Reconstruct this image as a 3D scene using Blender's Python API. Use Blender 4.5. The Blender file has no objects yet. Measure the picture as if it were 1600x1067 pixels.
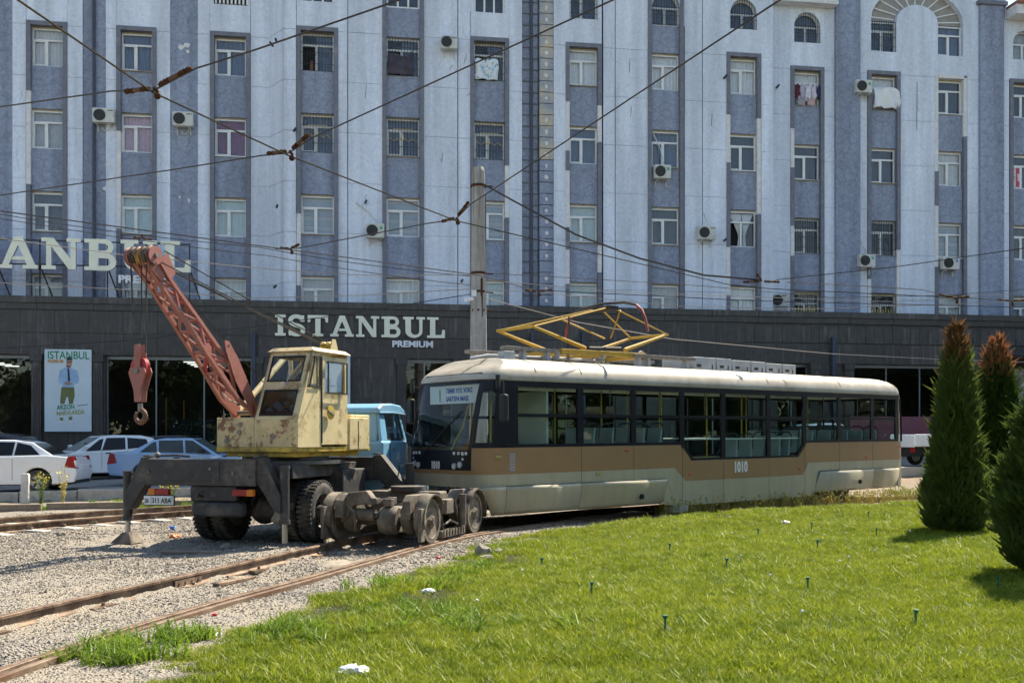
import bpy, bmesh, math, random
import numpy as np
from mathutils import Vector, Matrix
R = math.radians
SC = bpy.context.scene
COL = SC.collection
random.seed(7)
RNG = np.random.default_rng(11)

# ------------------------------------------------------------------ camera
cam_d = bpy.data.cameras.new('camera')
cam = bpy.data.objects.new('camera', cam_d)
COL.objects.link(cam)
cam.location = (0, 0, 1.7)
cam.rotation_euler = (R(90), 0, 0)
cam_d.sensor_width = 36
cam_d.lens = 35.55
cam_d.shift_y = 0.0934
cam_d.clip_start = 0.1
cam_d.clip_end = 2000
SC.camera = cam

# ------------------------------------------------------------------ world and sun
SUN_EL, SUN_AZ = 52, 50          # elevation; azimuth measured from +X towards +Y
world = bpy.data.worlds.new('World')
SC.world = world
world.use_nodes = True
wn = world.node_tree.nodes
wl = world.node_tree.links
wn.clear()
sky = wn.new('ShaderNodeTexSky')
sky.sky_type = 'NISHITA'
sky.sun_disc = False
sky.sun_elevation = R(SUN_EL)
sky.sun_rotation = R(90 - SUN_AZ)
sky.air_density = 1.0
sky.dust_density = 0.35
sky.ozone_density = 1.0
bg = wn.new('ShaderNodeBackground')
bg.inputs['Strength'].default_value = 0.09
wo = wn.new('ShaderNodeOutputWorld')
wl.new(sky.outputs[0], bg.inputs[0])
wl.new(bg.outputs[0], wo.inputs[0])
sun_d = bpy.data.lights.new('sun', 'SUN')
sun_d.energy = 3.8
sun_d.angle = R(0.53)
sun_d.color = (1, 0.95, 0.87)
sun = bpy.data.objects.new('sun', sun_d)
COL.objects.link(sun)
sv = Vector((math.cos(R(SUN_EL)) * math.cos(R(SUN_AZ)), math.cos(R(SUN_EL)) * math.sin(R(SUN_AZ)), math.sin(R(SUN_EL))))
sun.rotation_euler = sv.to_track_quat('Z', 'Y').to_euler()
sun.location = sv * 60
SC.view_settings.view_transform = 'Standard'
SC.view_settings.look = 'None'
SC.view_settings.gamma = 1
SC.view_settings.use_curve_mapping = False
SC.view_settings.exposure = 1.6
SC.view_settings.use_white_balance = True
SC.view_settings.white_balance_temperature = 7300
SC.view_settings.white_balance_tint = 8
SC.render.engine = 'CYCLES'
SC.cycles.use_denoising = True
SC.cycles.max_bounces = 6
SC.cycles.diffuse_bounces = 3
SC.cycles.use_adaptive_sampling = True
SC.cycles.adaptive_threshold = 0.03
SC.cycles.transparent_max_bounces = 16
SC.cycles.caustics_reflective = False
SC.cycles.caustics_refractive = False
SC.cycles.sample_clamp_indirect = 6


# ------------------------------------------------------------------ materials
def lin(c):
    return tuple((x / 12.92 if x <= 0.04045 else ((x + 0.055) / 1.055) ** 2.4) for x in c)


def M(name, c, rough=0.6, metal=0.0, var=0.12, scale=2.0, bump=0.0, bscale=30.0, dirt=None, damt=0.5, dscale=1.5,
      coat=0.0, spec=0.5, streak=False, dw=0.2):
    """procedural material: base colour with two octaves of value noise, optional patches of a second colour, bump"""
    m = bpy.data.materials.new(name)
    m.use_nodes = True
    nt = m.node_tree
    N, L = nt.nodes, nt.links
    b = N['Principled BSDF']
    b.inputs['Roughness'].default_value = rough
    b.inputs['Metallic'].default_value = metal
    b.inputs['Coat Weight'].default_value = coat
    b.inputs['Specular IOR Level'].default_value = spec
    geo = N.new('ShaderNodeNewGeometry')
    no = N.new('ShaderNodeTexNoise')
    no.inputs['Scale'].default_value = scale
    no.inputs['Detail'].default_value = 4
    no.inputs['Roughness'].default_value = 0.65
    L.new(geo.outputs['Position'], no.inputs['Vector'])
    mr = N.new('ShaderNodeMapRange')
    mr.inputs['From Min'].default_value = 0.3
    mr.inputs['From Max'].default_value = 0.7
    mr.inputs['To Min'].default_value = 1 - var
    mr.inputs['To Max'].default_value = 1 + var
    L.new(no.outputs['Fac'], mr.inputs['Value'])
    mx = N.new('ShaderNodeMix')
    mx.data_type = 'RGBA'
    mx.blend_type = 'MULTIPLY'
    mx.inputs['Factor'].default_value = 1
    mx.inputs['A'].default_value = (*c, 1)
    L.new(mr.outputs[0], mx.inputs['B'])
    col = mx.outputs['Result']
    if dirt is not None:
        n2 = N.new('ShaderNodeTexNoise')
        n2.inputs['Scale'].default_value = dscale
        n2.inputs['Detail'].default_value = 5
        n2.inputs['Roughness'].default_value = 0.7
        if streak:
            vm = N.new('ShaderNodeVectorMath')
            vm.operation = 'MULTIPLY'
            vm.inputs[1].default_value = (3, 3, 0.25)
            L.new(geo.outputs['Position'], vm.inputs[0])
            L.new(vm.outputs[0], n2.inputs['Vector'])
        else:
            L.new(geo.outputs['Position'], n2.inputs['Vector'])
        r2 = N.new('ShaderNodeMapRange')
        r2.inputs['From Min'].default_value = 1 - damt - dw * 0.5 + 0.0
        r2.inputs['From Max'].default_value = 1 - damt + dw * 0.5
        L.new(n2.outputs['Fac'], r2.inputs['Value'])
        m2 = N.new('ShaderNodeMix')
        m2.data_type = 'RGBA'
        L.new(r2.outputs[0], m2.inputs['Factor'])
        L.new(col, m2.inputs['A'])
        m2.inputs['B'].default_value = (*dirt, 1)
        col = m2.outputs['Result']
    L.new(col, b.inputs['Base Color'])
    if bump:
        n3 = N.new('ShaderNodeTexNoise')
        n3.inputs['Scale'].default_value = bscale
        n3.inputs['Detail'].default_value = 5
        L.new(geo.outputs['Position'], n3.inputs['Vector'])
        bp = N.new('ShaderNodeBump')
        bp.inputs['Strength'].default_value = bump
        bp.inputs['Distance'].default_value = 0.02
        L.new(n3.outputs['Fac'], bp.inputs['Height'])
        L.new(bp.outputs[0], b.inputs['Normal'])
    return m


def glass_mat(name, tint, refl=1.0, rough=0.0, alpha=0.85):
    """thin window glass: tinted see-through with a fresnel reflection"""
    m = bpy.data.materials.new(name)
    m.use_nodes = True
    N, L = m.node_tree.nodes, m.node_tree.links
    N.clear()
    out = N.new('ShaderNodeOutputMaterial')
    tr = N.new('ShaderNodeBsdfTransparent')
    tr.inputs[0].default_value = (*tint, 1)
    gl = N.new('ShaderNodeBsdfGlossy')
    gl.inputs['Color'].default_value = (1, 1, 1, 1)
    gl.inputs['Roughness'].default_value = rough
    # Schlick reflectance from the angle to the surface, the same from both sides
    geo = N.new('ShaderNodeNewGeometry')
    dt = N.new('ShaderNodeVectorMath')
    dt.operation = 'DOT_PRODUCT'
    L.new(geo.outputs['Normal'], dt.inputs[0])
    L.new(geo.outputs['Incoming'], dt.inputs[1])
    prev = dt.outputs['Value']
    for op, val in (('ABSOLUTE', None), ('SUBTRACT', 1.0), ('POWER', 5.0), ('MULTIPLY', .96), ('ADD', .035), ('MULTIPLY', refl)):
        mu = N.new('ShaderNodeMath')
        mu.operation = op
        mu.use_clamp = True
        if op == 'SUBTRACT':
            mu.inputs[0].default_value = 1.0
            L.new(prev, mu.inputs[1])
        else:
            L.new(prev, mu.inputs[0])
            if val is not None:
                mu.inputs[1].default_value = val
        prev = mu.outputs[0]
    mix = N.new('ShaderNodeMixShader')
    L.new(prev, mix.inputs[0])
    L.new(tr.outputs[0], mix.inputs[1])
    L.new(gl.outputs[0], mix.inputs[2])
    L.new(mix.outputs[0], out.inputs[0])
    return m


def emit_mat(name, c, s):
    m = bpy.data.materials.new(name)
    m.use_nodes = True
    N, L = m.node_tree.nodes, m.node_tree.links
    N.clear()
    out = N.new('ShaderNodeOutputMaterial')
    e = N.new('ShaderNodeEmission')
    e.inputs[0].default_value = (*c, 1)
    e.inputs[1].default_value = s
    L.new(e.outputs[0], out.inputs[0])
    return m


# ------------------------------------------------------------------ mesh helpers
class MB:
    def __init__(s):
        s.v, s.f = [], []

    def add(s, vs, fs):
        o = len(s.v)
        s.v += [tuple(p) for p in vs]
        s.f += [tuple(i + o for i in f) for f in fs]
        return s

    def box(s, x0, x1, y0, y1, z0, z1):
        return s.add([(x0, y0, z0), (x1, y0, z0), (x1, y1, z0), (x0, y1, z0), (x0, y0, z1), (x1, y0, z1), (x1, y1, z1), (x0, y1, z1)],
                     [(0, 3, 2, 1), (4, 5, 6, 7), (0, 1, 5, 4), (1, 2, 6, 5), (2, 3, 7, 6), (3, 0, 4, 7)])

    def bar(s, p, q, w, h, up=(0, 0, 1)):
        """rectangular bar from p to q, w across, h along up"""
        p, q = Vector(p), Vector(q)
        d = (q - p).normalized()
        u = Vector(up)
        if abs(d.dot(u)) > 0.98:
            u = Vector((0, 1, 0))
        r = d.cross(u).normalized() * (w / 2)
        t = r.cross(d).normalized() * (h / 2)
        vs = [p - r - t, p + r - t, p + r + t, p - r + t, q - r - t, q + r - t, q + r + t, q - r + t]
        return s.add(vs, [(0, 3, 2, 1), (4, 5, 6, 7), (0, 1, 5, 4), (1, 2, 6, 5), (2, 3, 7, 6), (3, 0, 4, 7)])

    def prism(s, poly, ax, a, b):
        """2-D polygon extruded along ax ('x': poly is (y,z); 'y': (x,z); 'z': (x,y))"""
        def P(u, v, w):
            return {'x': (w, u, v), 'y': (u, w, v), 'z': (u, v, w)}[ax]
        n = len(poly)
        vs = [P(u, v, a) for u, v in poly] + [P(u, v, b) for u, v in poly]
        fs = [tuple(range(n))[::-1], tuple(range(n, 2 * n))] + [(i, (i + 1) % n, n + (i + 1) % n, n + i) for i in range(n)]
        return s.add(vs, fs)

    def cyl(s, p, q, r0, r1=None, n=12, cap=True):
        r1 = r0 if r1 is None else r1
        return s.loft([(p, r0), (q, r1)], n, cap)

    def loft(s, rings, n=8, cap=True):
        """rings of (centre, radius); direction from neighbours"""
        o = len(s.v)
        C = [Vector(c) for c, r in rings]
        prev = None
        for i, (c, r) in enumerate(rings):
            d = (C[min(i + 1, len(C) - 1)] - C[max(i - 1, 0)])
            d = d.normalized() if d.length > 1e-9 else Vector((0, 0, 1))
            if prev is None:
                a = d.orthogonal().normalized()
            else:
                a = (prev - d * prev.dot(d))
                a = a.normalized() if a.length > 1e-6 else d.orthogonal().normalized()
            prev = a
            b = d.cross(a)
            for k in range(n):
                t = 2 * math.pi * k / n
                s.v.append(tuple(C[i] + a * (r * math.cos(t)) + b * (r * math.sin(t))))
        m = len(rings)
        for i in range(m - 1):
            for k in range(n):
                s.f.append((o + i * n + k, o + i * n + (k + 1) % n, o + (i + 1) * n + (k + 1) % n, o + (i + 1) * n + k))
        if cap:
            s.f.append(tuple(o + k for k in range(n))[::-1])
            s.f.append(tuple(o + (m - 1) * n + k for k in range(n)))
        return s

    def tube(s, pts, r, n=6):
        return s.loft([(p, r) for p in pts], n)

    def lathe(s, prof, o, ax, n=24):
        """profile of (radius, along) about axis direction ax through o; closed loop profile"""
        o, ax = Vector(o), Vector(ax).normalized()
        a = ax.orthogonal().normalized()
        b = ax.cross(a)
        k0 = len(s.v)
        m = len(prof)
        for k in range(n):
            t = 2 * math.pi * k / n
            e = a * math.cos(t) + b * math.sin(t)
            for r, h in prof:
                s.v.append(tuple(o + e * r + ax * h))
        for k in range(n):
            for i in range(m):
                j = (i + 1) % m
                k2 = (k + 1) % n
                s.f.append((k0 + k * m + i, k0 + k * m + j, k0 + k2 * m + j, k0 + k2 * m + i))
        return s

    def ball(s, c, r, n=10, sz=1.0):
        c = Vector(c)
        return s.loft([(c + Vector((0, 0, r * sz * math.cos(t))) * -1, max(r * math.sin(t), 1e-4)) for t in
                       [math.pi * i / n for i in range(n + 1)]], n * 2, False)

    def grid(s, P):
        o = len(s.v)
        nj = len(P[0])
        for row in P:
            s.v += [tuple(p) for p in row]
        for i in range(len(P) - 1):
            for j in range(nj - 1):
                s.f.append((o + i * nj + j, o + i * nj + j + 1, o + (i + 1) * nj + j + 1, o + (i + 1) * nj + j))
        return s

    def xf(s, mat):
        s.v = [tuple(mat @ Vector(p)) for p in s.v]
        return s

    def build(s, name, mat, parent=None, bevel=0, seg=2, smooth=False, solid=0, ang=35):
        me = bpy.data.meshes.new(name)
        me.from_pydata(s.v, [], s.f)
        bm = bmesh.new()
        bm.from_mesh(me)
        bmesh.ops.recalc_face_normals(bm, faces=bm.faces)
        bm.to_mesh(me)
        bm.free()
        if mat is not None:
            me.materials.append(mat)
        if smooth:
            me.polygons.foreach_set('use_smooth', [True] * len(me.polygons))
            me.set_sharp_from_angle(angle=R(ang))
        o = bpy.data.objects.new(name, me)
        COL.objects.link(o)
        if parent:
            o.parent = parent
        if solid:
            md = o.modifiers.new('solid', 'SOLIDIFY')
            md.thickness = solid
            md.offset = 0
        if bevel:
            md = o.modifiers.new('bevel', 'BEVEL')
            md.width = bevel
            md.segments = seg
            md.limit_method = 'ANGLE'
            md.angle_limit = R(32)
            md.harden_normals = smooth
        return o


def tag(o, label=None, cat=None, group=None, kind=None):
    if label:
        o['label'] = label
    if cat:
        o['category'] = cat
    if group:
        o['group'] = group
    if kind:
        o['kind'] = kind
    return o


def thing(name, label, cat, loc=(0, 0, 0), rz=0.0, group=None, rot=None):
    o = bpy.data.objects.new(name, None)
    o.empty_display_size = 0.2
    COL.objects.link(o)
    o.location = loc
    o.rotation_euler = rot if rot else (0, 0, rz)
    return tag(o, label, cat, group)


def copy_tree(o, parent=None):
    c = o.copy()
    COL.objects.link(c)
    c.parent = parent
    for ch in list(o.children):
        copy_tree(ch, c)
    return c


_unit = {}


def ubox(name, x0, x1, y0, y1, z0, z1, mat, parent):
    """box sharing one unit mesh per material, sized by object scale"""
    me = _unit.get(mat.name)
    if me is None:
        me = bpy.data.meshes.new('unit_block')
        b = MB().box(-.5, .5, -.5, .5, -.5, .5)
        me.from_pydata(b.v, [], b.f)
        me.materials.append(mat)
        _unit[mat.name] = me
    o = bpy.data.objects.new(name, me)
    COL.objects.link(o)
    o.parent = parent
    o.location = ((x0 + x1) / 2, (y0 + y1) / 2, (z0 + z1) / 2)
    o.scale = (x1 - x0, y1 - y0, z1 - z0)
    return o


def text_mb(txt, size=1.0, extrude=0.01, offset=0.0, align='LEFT', sx=1.0):
    """mesh of lettering in the xz-plane facing -y (built-in font)"""
    cu = bpy.data.curves.new('lettering', 'FONT')
    cu.body = txt
    cu.size = size
    cu.extrude = extrude
    cu.offset = offset
    cu.align_x = align
    cu.resolution_u = 3
    ob = bpy.data.objects.new('lettering', cu)
    me = bpy.data.meshes.new_from_object(ob)
    mb = MB()
    mb.v = [(v.co.x * sx, -v.co.z, v.co.y) for v in me.vertices]
    mb.f = [tuple(p.vertices) for p in me.polygons]
    bpy.data.objects.remove(ob)
    bpy.data.curves.remove(cu)
    bpy.data.meshes.remove(me)
    return mb


def scatter(name, pts, scl, sources, mat_kind_label, seed=0, tilt=0.25):
    """one object whose points carry instances of the source meshes (geometry nodes); sources are never linked to the scene"""
    me = bpy.data.meshes.new(name)
    me.vertices.add(len(pts))
    me.vertices.foreach_set('co', np.asarray(pts, dtype=np.float32).ravel())
    at = me.attributes.new('s', 'FLOAT', 'POINT')
    at.data.foreach_set('value', np.asarray(scl, dtype=np.float32))
    o = bpy.data.objects.new(name, me)
    COL.objects.link(o)
    c = bpy.data.collections.new(name + '_pieces')
    for s in sources:
        c.objects.link(s)
    ng = bpy.data.node_groups.new(name, 'GeometryNodeTree')
    ng.interface.new_socket('Geometry', in_out='INPUT', socket_type='NodeSocketGeometry')
    ng.interface.new_socket('Geometry', in_out='OUTPUT', socket_type='NodeSocketGeometry')
    N, L = ng.nodes, ng.links
    gi, go = N.new('NodeGroupInput'), N.new('NodeGroupOutput')
    ci = N.new('GeometryNodeCollectionInfo')
    ci.inputs['Collection'].default_value = c
    ci.inputs['Separate Children'].default_value = True
    ci.inputs['Reset Children'].default_value = True
    ip = N.new('GeometryNodeInstanceOnPoints')
    ip.inputs['Pick Instance'].default_value = True
    rv = N.new('FunctionNodeRandomValue')
    rv.data_type = 'FLOAT_VECTOR'
    rv.inputs[0].default_value = (-tilt, -tilt, 0)
    rv.inputs[1].default_value = (tilt, tilt, 6.283)
    rv.inputs['Seed'].default_value = seed
    na = N.new('GeometryNodeInputNamedAttribute')
    na.data_type = 'FLOAT'
    na.inputs['Name'].default_value = 's'
    L.new(gi.outputs[0], ip.inputs['Points'])
    L.new(ci.outputs[0], ip.inputs['Instance'])
    L.new(rv.outputs[0], ip.inputs['Rotation'])
    L.new(na.outputs[0], ip.inputs['Scale'])
    L.new(ip.outputs[0], go.inputs[0])
    md = o.modifiers.new('scatter', 'NODES')
    md.node_group = ng
    return o


def src(name, mb, mat, smooth=False):
    o = mb.build(name, mat, smooth=smooth)
    COL.objects.unlink(o)
    return o


def smooth_path(pts, step=0.5):
    """Catmull-Rom through 2-D points, resampled"""
    P = [np.array(p, float) for p in pts]
    P = [2 * P[0] - P[1]] + P + [2 * P[-1] - P[-2]]
    out = []
    for i in range(1, len(P) - 2):
        n = max(2, int(np.linalg.norm(P[i + 1] - P[i]) / step))
        for k in range(n):
            t = k / n
            out.append(0.5 * ((2 * P[i]) + (-P[i - 1] + P[i + 1]) * t + (2 * P[i - 1] - 5 * P[i] + 4 * P[i + 1] - P[i + 2]) * t * t + (-P[i - 1] + 3 * P[i] - 3 * P[i + 1] + P[i + 2]) * t ** 3))
    out.append(P[-2])
    return np.array(out)


def offset_path(P, d):
    T = np.gradient(P, axis=0)
    T /= np.linalg.norm(T, axis=1)[:, None]
    return P + d * np.stack([-T[:, 1], T[:, 0]], 1)
# ------------------------------------------------------------------ terrain, street, tracks
WD = (math.cos(math.atan(.155)), math.sin(math.atan(.155)))     # direction of the facade and the kerb
RAIL1 = smooth_path([(-4.3, 1.0), (-4.05, 4.0), (-3.76, 7.42), (-3.2, 10.06), (-2.58, 12.1), (-1.35, 16.28), (-.66, 17.95), (.63, 20.04),
                     (1.95, 21.75), (3.75, 23.6), (6.0, 25.2), (8.6, 26.55), (11.3, 27.6), (16, 28.9), (26, 30.6)])
MID1 = offset_path(RAIL1, .762)
RAIL1B = offset_path(RAIL1, 1.524)
RAIL2 = smooth_path([(-12.4, 10), (-10.6, 15), (-9.2, 18.0), (-7.85, 20.4), (-6.3, 22.4), (-4, 24.5), (-.5, 26.6), (4, 28.3), (9, 29.4)])
MID2 = offset_path(RAIL2, .762)
RAIL2B = offset_path(RAIL2, 1.524)
LAWN = np.array([(-3.9, 5.6), (-3.2, 6.9), (-2.51, 7.09), (-2.22, 7.63), (-2.3, 8.4), (-1.91, 10.06), (-1.53, 12.1), (-.86, 13.63), (-.38, 15), (0, 16.6),
                 (.9, 18.4), (1.9, 19.7), (2.9, 21.2), (4.5, 22.7), (7.3, 24.6), (10.9, 26.1), (14, 27.2), (24, 28.8), (40, 26), (40, 2), (-4, 2)])


def inside(poly, X, Y):
    r = np.zeros(X.shape, bool)
    n = len(poly)
    for i in range(n):
        x0, y0 = poly[i]
        x1, y1 = poly[(i + 1) % n]
        c = ((y0 > Y) != (y1 > Y)) & (X < (x1 - x0) * (Y - y0) / (y1 - y0 + 1e-12) + x0)
        r ^= c
    return r


def seg_dist(poly, X, Y, closed=False):
    d = np.full(X.shape, 1e9)
    n = len(poly)
    for i in range(n if closed else n - 1):
        ax, ay = poly[i]
        bx, by = poly[(i + 1) % n]
        ex, ey = bx - ax, by - ay
        t = np.clip(((X - ax) * ex + (Y - ay) * ey) / (ex * ex + ey * ey + 1e-12), 0, 1)
        d = np.minimum(d, np.hypot(X - ax - t * ex, Y - ay - t * ey))
    return d


def vnoise(X, Y, s, seed=0):
    """cheap smooth value noise for terrain and planting"""
    r = np.random.default_rng(seed).random((64, 64))
    x, y = X / s, Y / s
    i, j = np.floor(x).astype(int), np.floor(y).astype(int)
    u, v = x - i, y - j
    u, v = u * u * (3 - 2 * u), v * v * (3 - 2 * v)
    g = lambda a, b: r[a % 64, b % 64]
    return (g(i, j) * (1 - u) + g(i + 1, j) * u) * (1 - v) + (g(i, j + 1) * (1 - u) + g(i + 1, j + 1) * u) * v


def kerb_d(X, Y):
    return -((Y - 28.4) - .155 * (X + 9)) * .988


def street_h(X, Y):
    return .27 + .0208 * (np.clip(X, -30, 40) + 9) + .012 * np.clip(-kerb_d(X, Y), 0, 9)


def sst(x):
    x = np.clip(x, 0, 1)
    return x * x * (3 - 2 * x)


def terrain(X, Y):
    X, Y = np.asarray(X, float), np.asarray(Y, float)
    near = (X > -30) & (X < 40) & (Y > 0) & (Y < 40)
    lw = np.where(inside(LAWN, X, Y), 1, -1) * seg_dist(LAWN, X, Y, True)
    lw = sst(lw / .8 + .5)
    d1 = seg_dist(MID1[::2], X, Y)
    base = -.03 * (1 - lw) + .015 * lw
    base = base - .10 * (1 - sst((d1 - .72) / .12)) - .02 * (1 - sst((d1 - 1.0) / .5))
    rough = (vnoise(X, Y, .35, 1) - .5) * .035 + (vnoise(X, Y, 1.3, 2) - .5) * .05
    h = base + rough * np.where(lw > .5, .8, .8)
    for px, py, rr, dp in [(-3.05, 13.5, .55, .16), (-4.25, 8.3, .6, .2), (-2.35, 14.9, .5, .06)]:
        h = h - dp * np.exp(-(((X - px) ** 2 + (Y - py) ** 2) / rr ** 2) ** 2)
    D = kerb_d(X, Y)
    hs = street_h(X, Y)
    w = sst(1 - D / 2.4)
    h = h * (1 - w) + (hs - .26 + rough) * w
    h = np.where(D < -.05, hs - .15, h)
    return np.where(near | (D < 0), h, -.05)


M_ground = bpy.data.materials.new('gravelly_ground')
M_ground.use_nodes = True
N, L = M_ground.node_tree.nodes, M_ground.node_tree.links
b = N['Principled BSDF']
b.inputs['Roughness'].default_value = .95
b.inputs['Specular IOR Level'].default_value = .2
geo = N.new('ShaderNodeNewGeometry')
vo = N.new('ShaderNodeTexVoronoi')
vo.inputs['Scale'].default_value = 42
L.new(geo.outputs['Position'], vo.inputs['Vector'])
cr = N.new('ShaderNodeValToRGB')
cr.color_ramp.elements[0].color = (.17, .15, .125, 1)
cr.color_ramp.elements[1].color = (.35, .315, .27, 1)
e = cr.color_ramp.elements.new(.5)
e.color = (.25, .223, .188, 1)
sep = N.new('ShaderNodeSeparateColor')
L.new(vo.outputs['Color'], sep.inputs[0])
L.new(sep.outputs[0], cr.inputs[0])
nz = N.new('ShaderNodeTexNoise')
nz.inputs['Scale'].default_value = 1.1
nz.inputs['Detail'].default_value = 7
L.new(geo.outputs['Position'], nz.inputs['Vector'])
nr = N.new('ShaderNodeMapRange')
nr.inputs['From Min'].default_value = .42
nr.inputs['From Max'].default_value = .6
L.new(nz.outputs['Fac'], nr.inputs['Value'])
dust = N.new('ShaderNodeMix')
dust.data_type = 'RGBA'
dust.inputs['B'].default_value = (.29, .252, .20, 1)
L.new(nr.outputs[0], dust.inputs['Factor'])
L.new(cr.outputs[0], dust.inputs['A'])
at = N.new('ShaderNodeAttribute')
at.attribute_name = 'zone'
sz = N.new('ShaderNodeSeparateColor')
L.new(at.outputs['Color'], sz.inputs[0])
mixes = []
prev = dust.outputs['Result']
for k, colr in enumerate([(.06, .065, .022, 1), (.40, .31, .21, 1), (.36, .32, .27, 1)]):
    m2 = N.new('ShaderNodeMix')
    m2.data_type = 'RGBA'
    n4 = N.new('ShaderNodeTexNoise')
    n4.inputs['Scale'].default_value = 6 + 3 * k
    n4.inputs['Detail'].default_value = 6
    L.new(geo.outputs['Position'], n4.inputs['Vector'])
    mm = N.new('ShaderNodeMix')
    mm.data_type = 'RGBA'
    mm.blend_type = 'MULTIPLY'
    mm.inputs['Factor'].default_value = .6
    mm.inputs['A'].default_value = colr
    L.new(n4.outputs['Fac'], mm.inputs['B'])
    ga = N.new('ShaderNodeGamma')
    L.new(prev, m2.inputs['A'])
    L.new(mm.outputs['Result'], m2.inputs['B'])
    L.new(sz.outputs[k], m2.inputs['Factor'])
    prev = m2.outputs['Result']
L.new(prev, b.inputs['Base Color'])
bp = N.new('ShaderNodeBump')
bp.inputs['Strength'].default_value = .8
bp.inputs['Distance'].default_value = .03
L.new(vo.outputs['Distance'], bp.inputs['Height'])
L.new(bp.outputs[0], b.inputs['Normal'])

xs = np.concatenate([[-900, -400, -150, -70, -40, -28], np.arange(-22, -14, .5), np.arange(-14, 14, .14), np.arange(14, 24, .5), [28, 40, 70, 150, 400, 900]])
ys = np.concatenate([[-300, -100, -30, -8, 0, 3], np.arange(4.5, 30, .14), np.arange(30, 36, .4), [40, 50, 80, 150, 400, 1500]])
GX, GY = np.meshgrid(xs, ys)
GZ = terrain(GX, GY)
me = bpy.data.meshes.new('ground')
nx, ny = len(xs), len(ys)
I = np.arange(nx * ny).reshape(ny, nx)
F = np.stack([I[:-1, :-1], I[:-1, 1:], I[1:, 1:], I[1:, :-1]], -1).reshape(-1, 4)
me.from_pydata(np.stack([GX, GY, GZ], -1).reshape(-1, 3).tolist(), [], F.tolist())
lw = np.where(inside(LAWN, GX, GY), 1, -1) * seg_dist(LAWN, GX, GY, True) + (vnoise(GX, GY, .5, 5) - .5) * .5
lawn_w = np.where((GX > -30) & (GX < 39), np.clip(lw / .3 + .4, 0, 1), 1.0)
D = kerb_d(GX, GY)
d2 = seg_dist(MID2[::2], GX, GY)
sand = np.clip((np.where(GX > 2, 1.9, 3.6) - D) / 1.2, 0, 1) * np.clip((d2 - 1.2) / .6, 0, 1) * (.75 + .25 * vnoise(GX, GY, .8, 6))
dustw = np.clip(vnoise(GX, GY, 1.5, 8) * 2.2 - 1.0, 0, .8) * np.clip(1 - (GX + 2.5) / 1.2, 0, 1)
dustw = np.maximum(dustw, .9 * np.exp(-((GX + 4.6) ** 2 / 2.5 + (GY - 15.2) ** 2 / .6)))
ca = me.color_attributes.new('zone', 'FLOAT_COLOR', 'POINT')
ca.data.foreach_set('color', np.stack([lawn_w, np.clip(sand, 0, 1), np.clip(dustw, 0, 1), np.ones_like(sand)], -1).ravel().astype(np.float32))
me.polygons.foreach_set('use_smooth', [True] * len(me.polygons))
me.materials.append(M_ground)
ground = bpy.data.objects.new('ground', me)
COL.objects.link(ground)
tag(ground, kind='structure')

M_asphalt = M('asphalt', (.20, .19, .18), .9, var=.2, scale=3, bump=.4, bscale=90, dirt=(.3, .28, .25), damt=.45, dscale=.6)
M_conc = M('pale_concrete', (.42, .39, .34), .9, var=.2, scale=4, bump=.5, bscale=40, dirt=(.2, .18, .15), damt=.38, dscale=2.5)
M_pave = M('paving', (.34, .32, .29), .9, var=.15, scale=2, bump=.3, bscale=30)


def kerb_pt(a, d=0.0):
    """point a metres along the kerb from its left end, d metres beyond it towards the building"""
    return (-9 + a * WD[0] - d * WD[1], 28.4 + a * WD[1] + d * WD[0])


def strip(name, d0, d1, z_off, mat, a0=-60, a1=80, n=70):
    mb = MB()
    P = []
    for i in range(n + 1):
        a = a0 + (a1 - a0) * i / n
        row = []
        for d in (d0, d1):
            x, y = kerb_pt(a, d)
            row.append((x, y, float(street_h(np.array(x), np.array(y))) + z_off))
        P.append(row)
    return mb.grid(P).build(name, mat)


tag(strip('street', 0.1, 9.6, 0.0, M_asphalt), kind='structure')
tag(strip('pavement', 9.55, 12.5, .12, M_pave), kind='structure')
kerb = thing('kerb', 'long pale concrete kerb along the near side of the street', 'kerb')
for i in range(-14, 36):
    a = i * 1.52
    p, q = kerb_pt(a), kerb_pt(a + 1.49)
    h = float(street_h(np.array(p[0]), np.array(p[1])))
    mb = MB()
    mb.prism([(0, h - .45), (.2, h - .45), (.2, h + .05), (.02, h + .05), (0, h + .03)], 'x', 0, 1.49)
    mb.xf(Matrix.Translation((p[0], p[1], RNG.uniform(-.012, .012))) @ Matrix.Rotation(math.atan(.155), 4, 'Z'))
    mb.build('kerb_stone', M_conc, kerb, bevel=.015)
# low edging boards in the dirt strip
M_edge = M('weathered_edging', (.23, .175, .13), .9, var=.25, scale=6, bump=.4)
edg = thing('edging', 'low brown weathered edging along the dirt strip beside the far track', 'edging')
for k, (x0, y0, x1, y1) in enumerate([(-11.0, 23.9, -8.9, 24.6), (-8.85, 24.65, -6.6, 25.7), (-13.6, 23.0, -11.1, 23.85)]):
    z = float(terrain(x0, y0))
    MB().bar((x0, y0, z + .07), (x1, y1, float(terrain(x1, y1)) + .06), .12, .2).build('edging_beam', M_edge, edg, bevel=.015)

# ---- rails
M_rail = M('rusty_rail', (.105, .066, .046), .7, metal=.35, var=.3, scale=7, dirt=(.27, .19, .13), damt=.5, dscale=3, bump=.3)
M_railtop = M('worn_rail', (.27, .195, .14), .5, metal=.4, var=.3, scale=5, dirt=(.16, .09, .055), damt=.5, dscale=2)
RP = [(-.065, -.15), (.065, -.15), (.065, -.135), (.012, -.115), (.012, -.04), (.036, -.03), (.036, -.004), (.03, 0), (-.03, 0), (-.036, -.004), (-.036, -.03), (-.012, -.04), (-.012, -.115), (-.065, -.135)]


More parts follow.
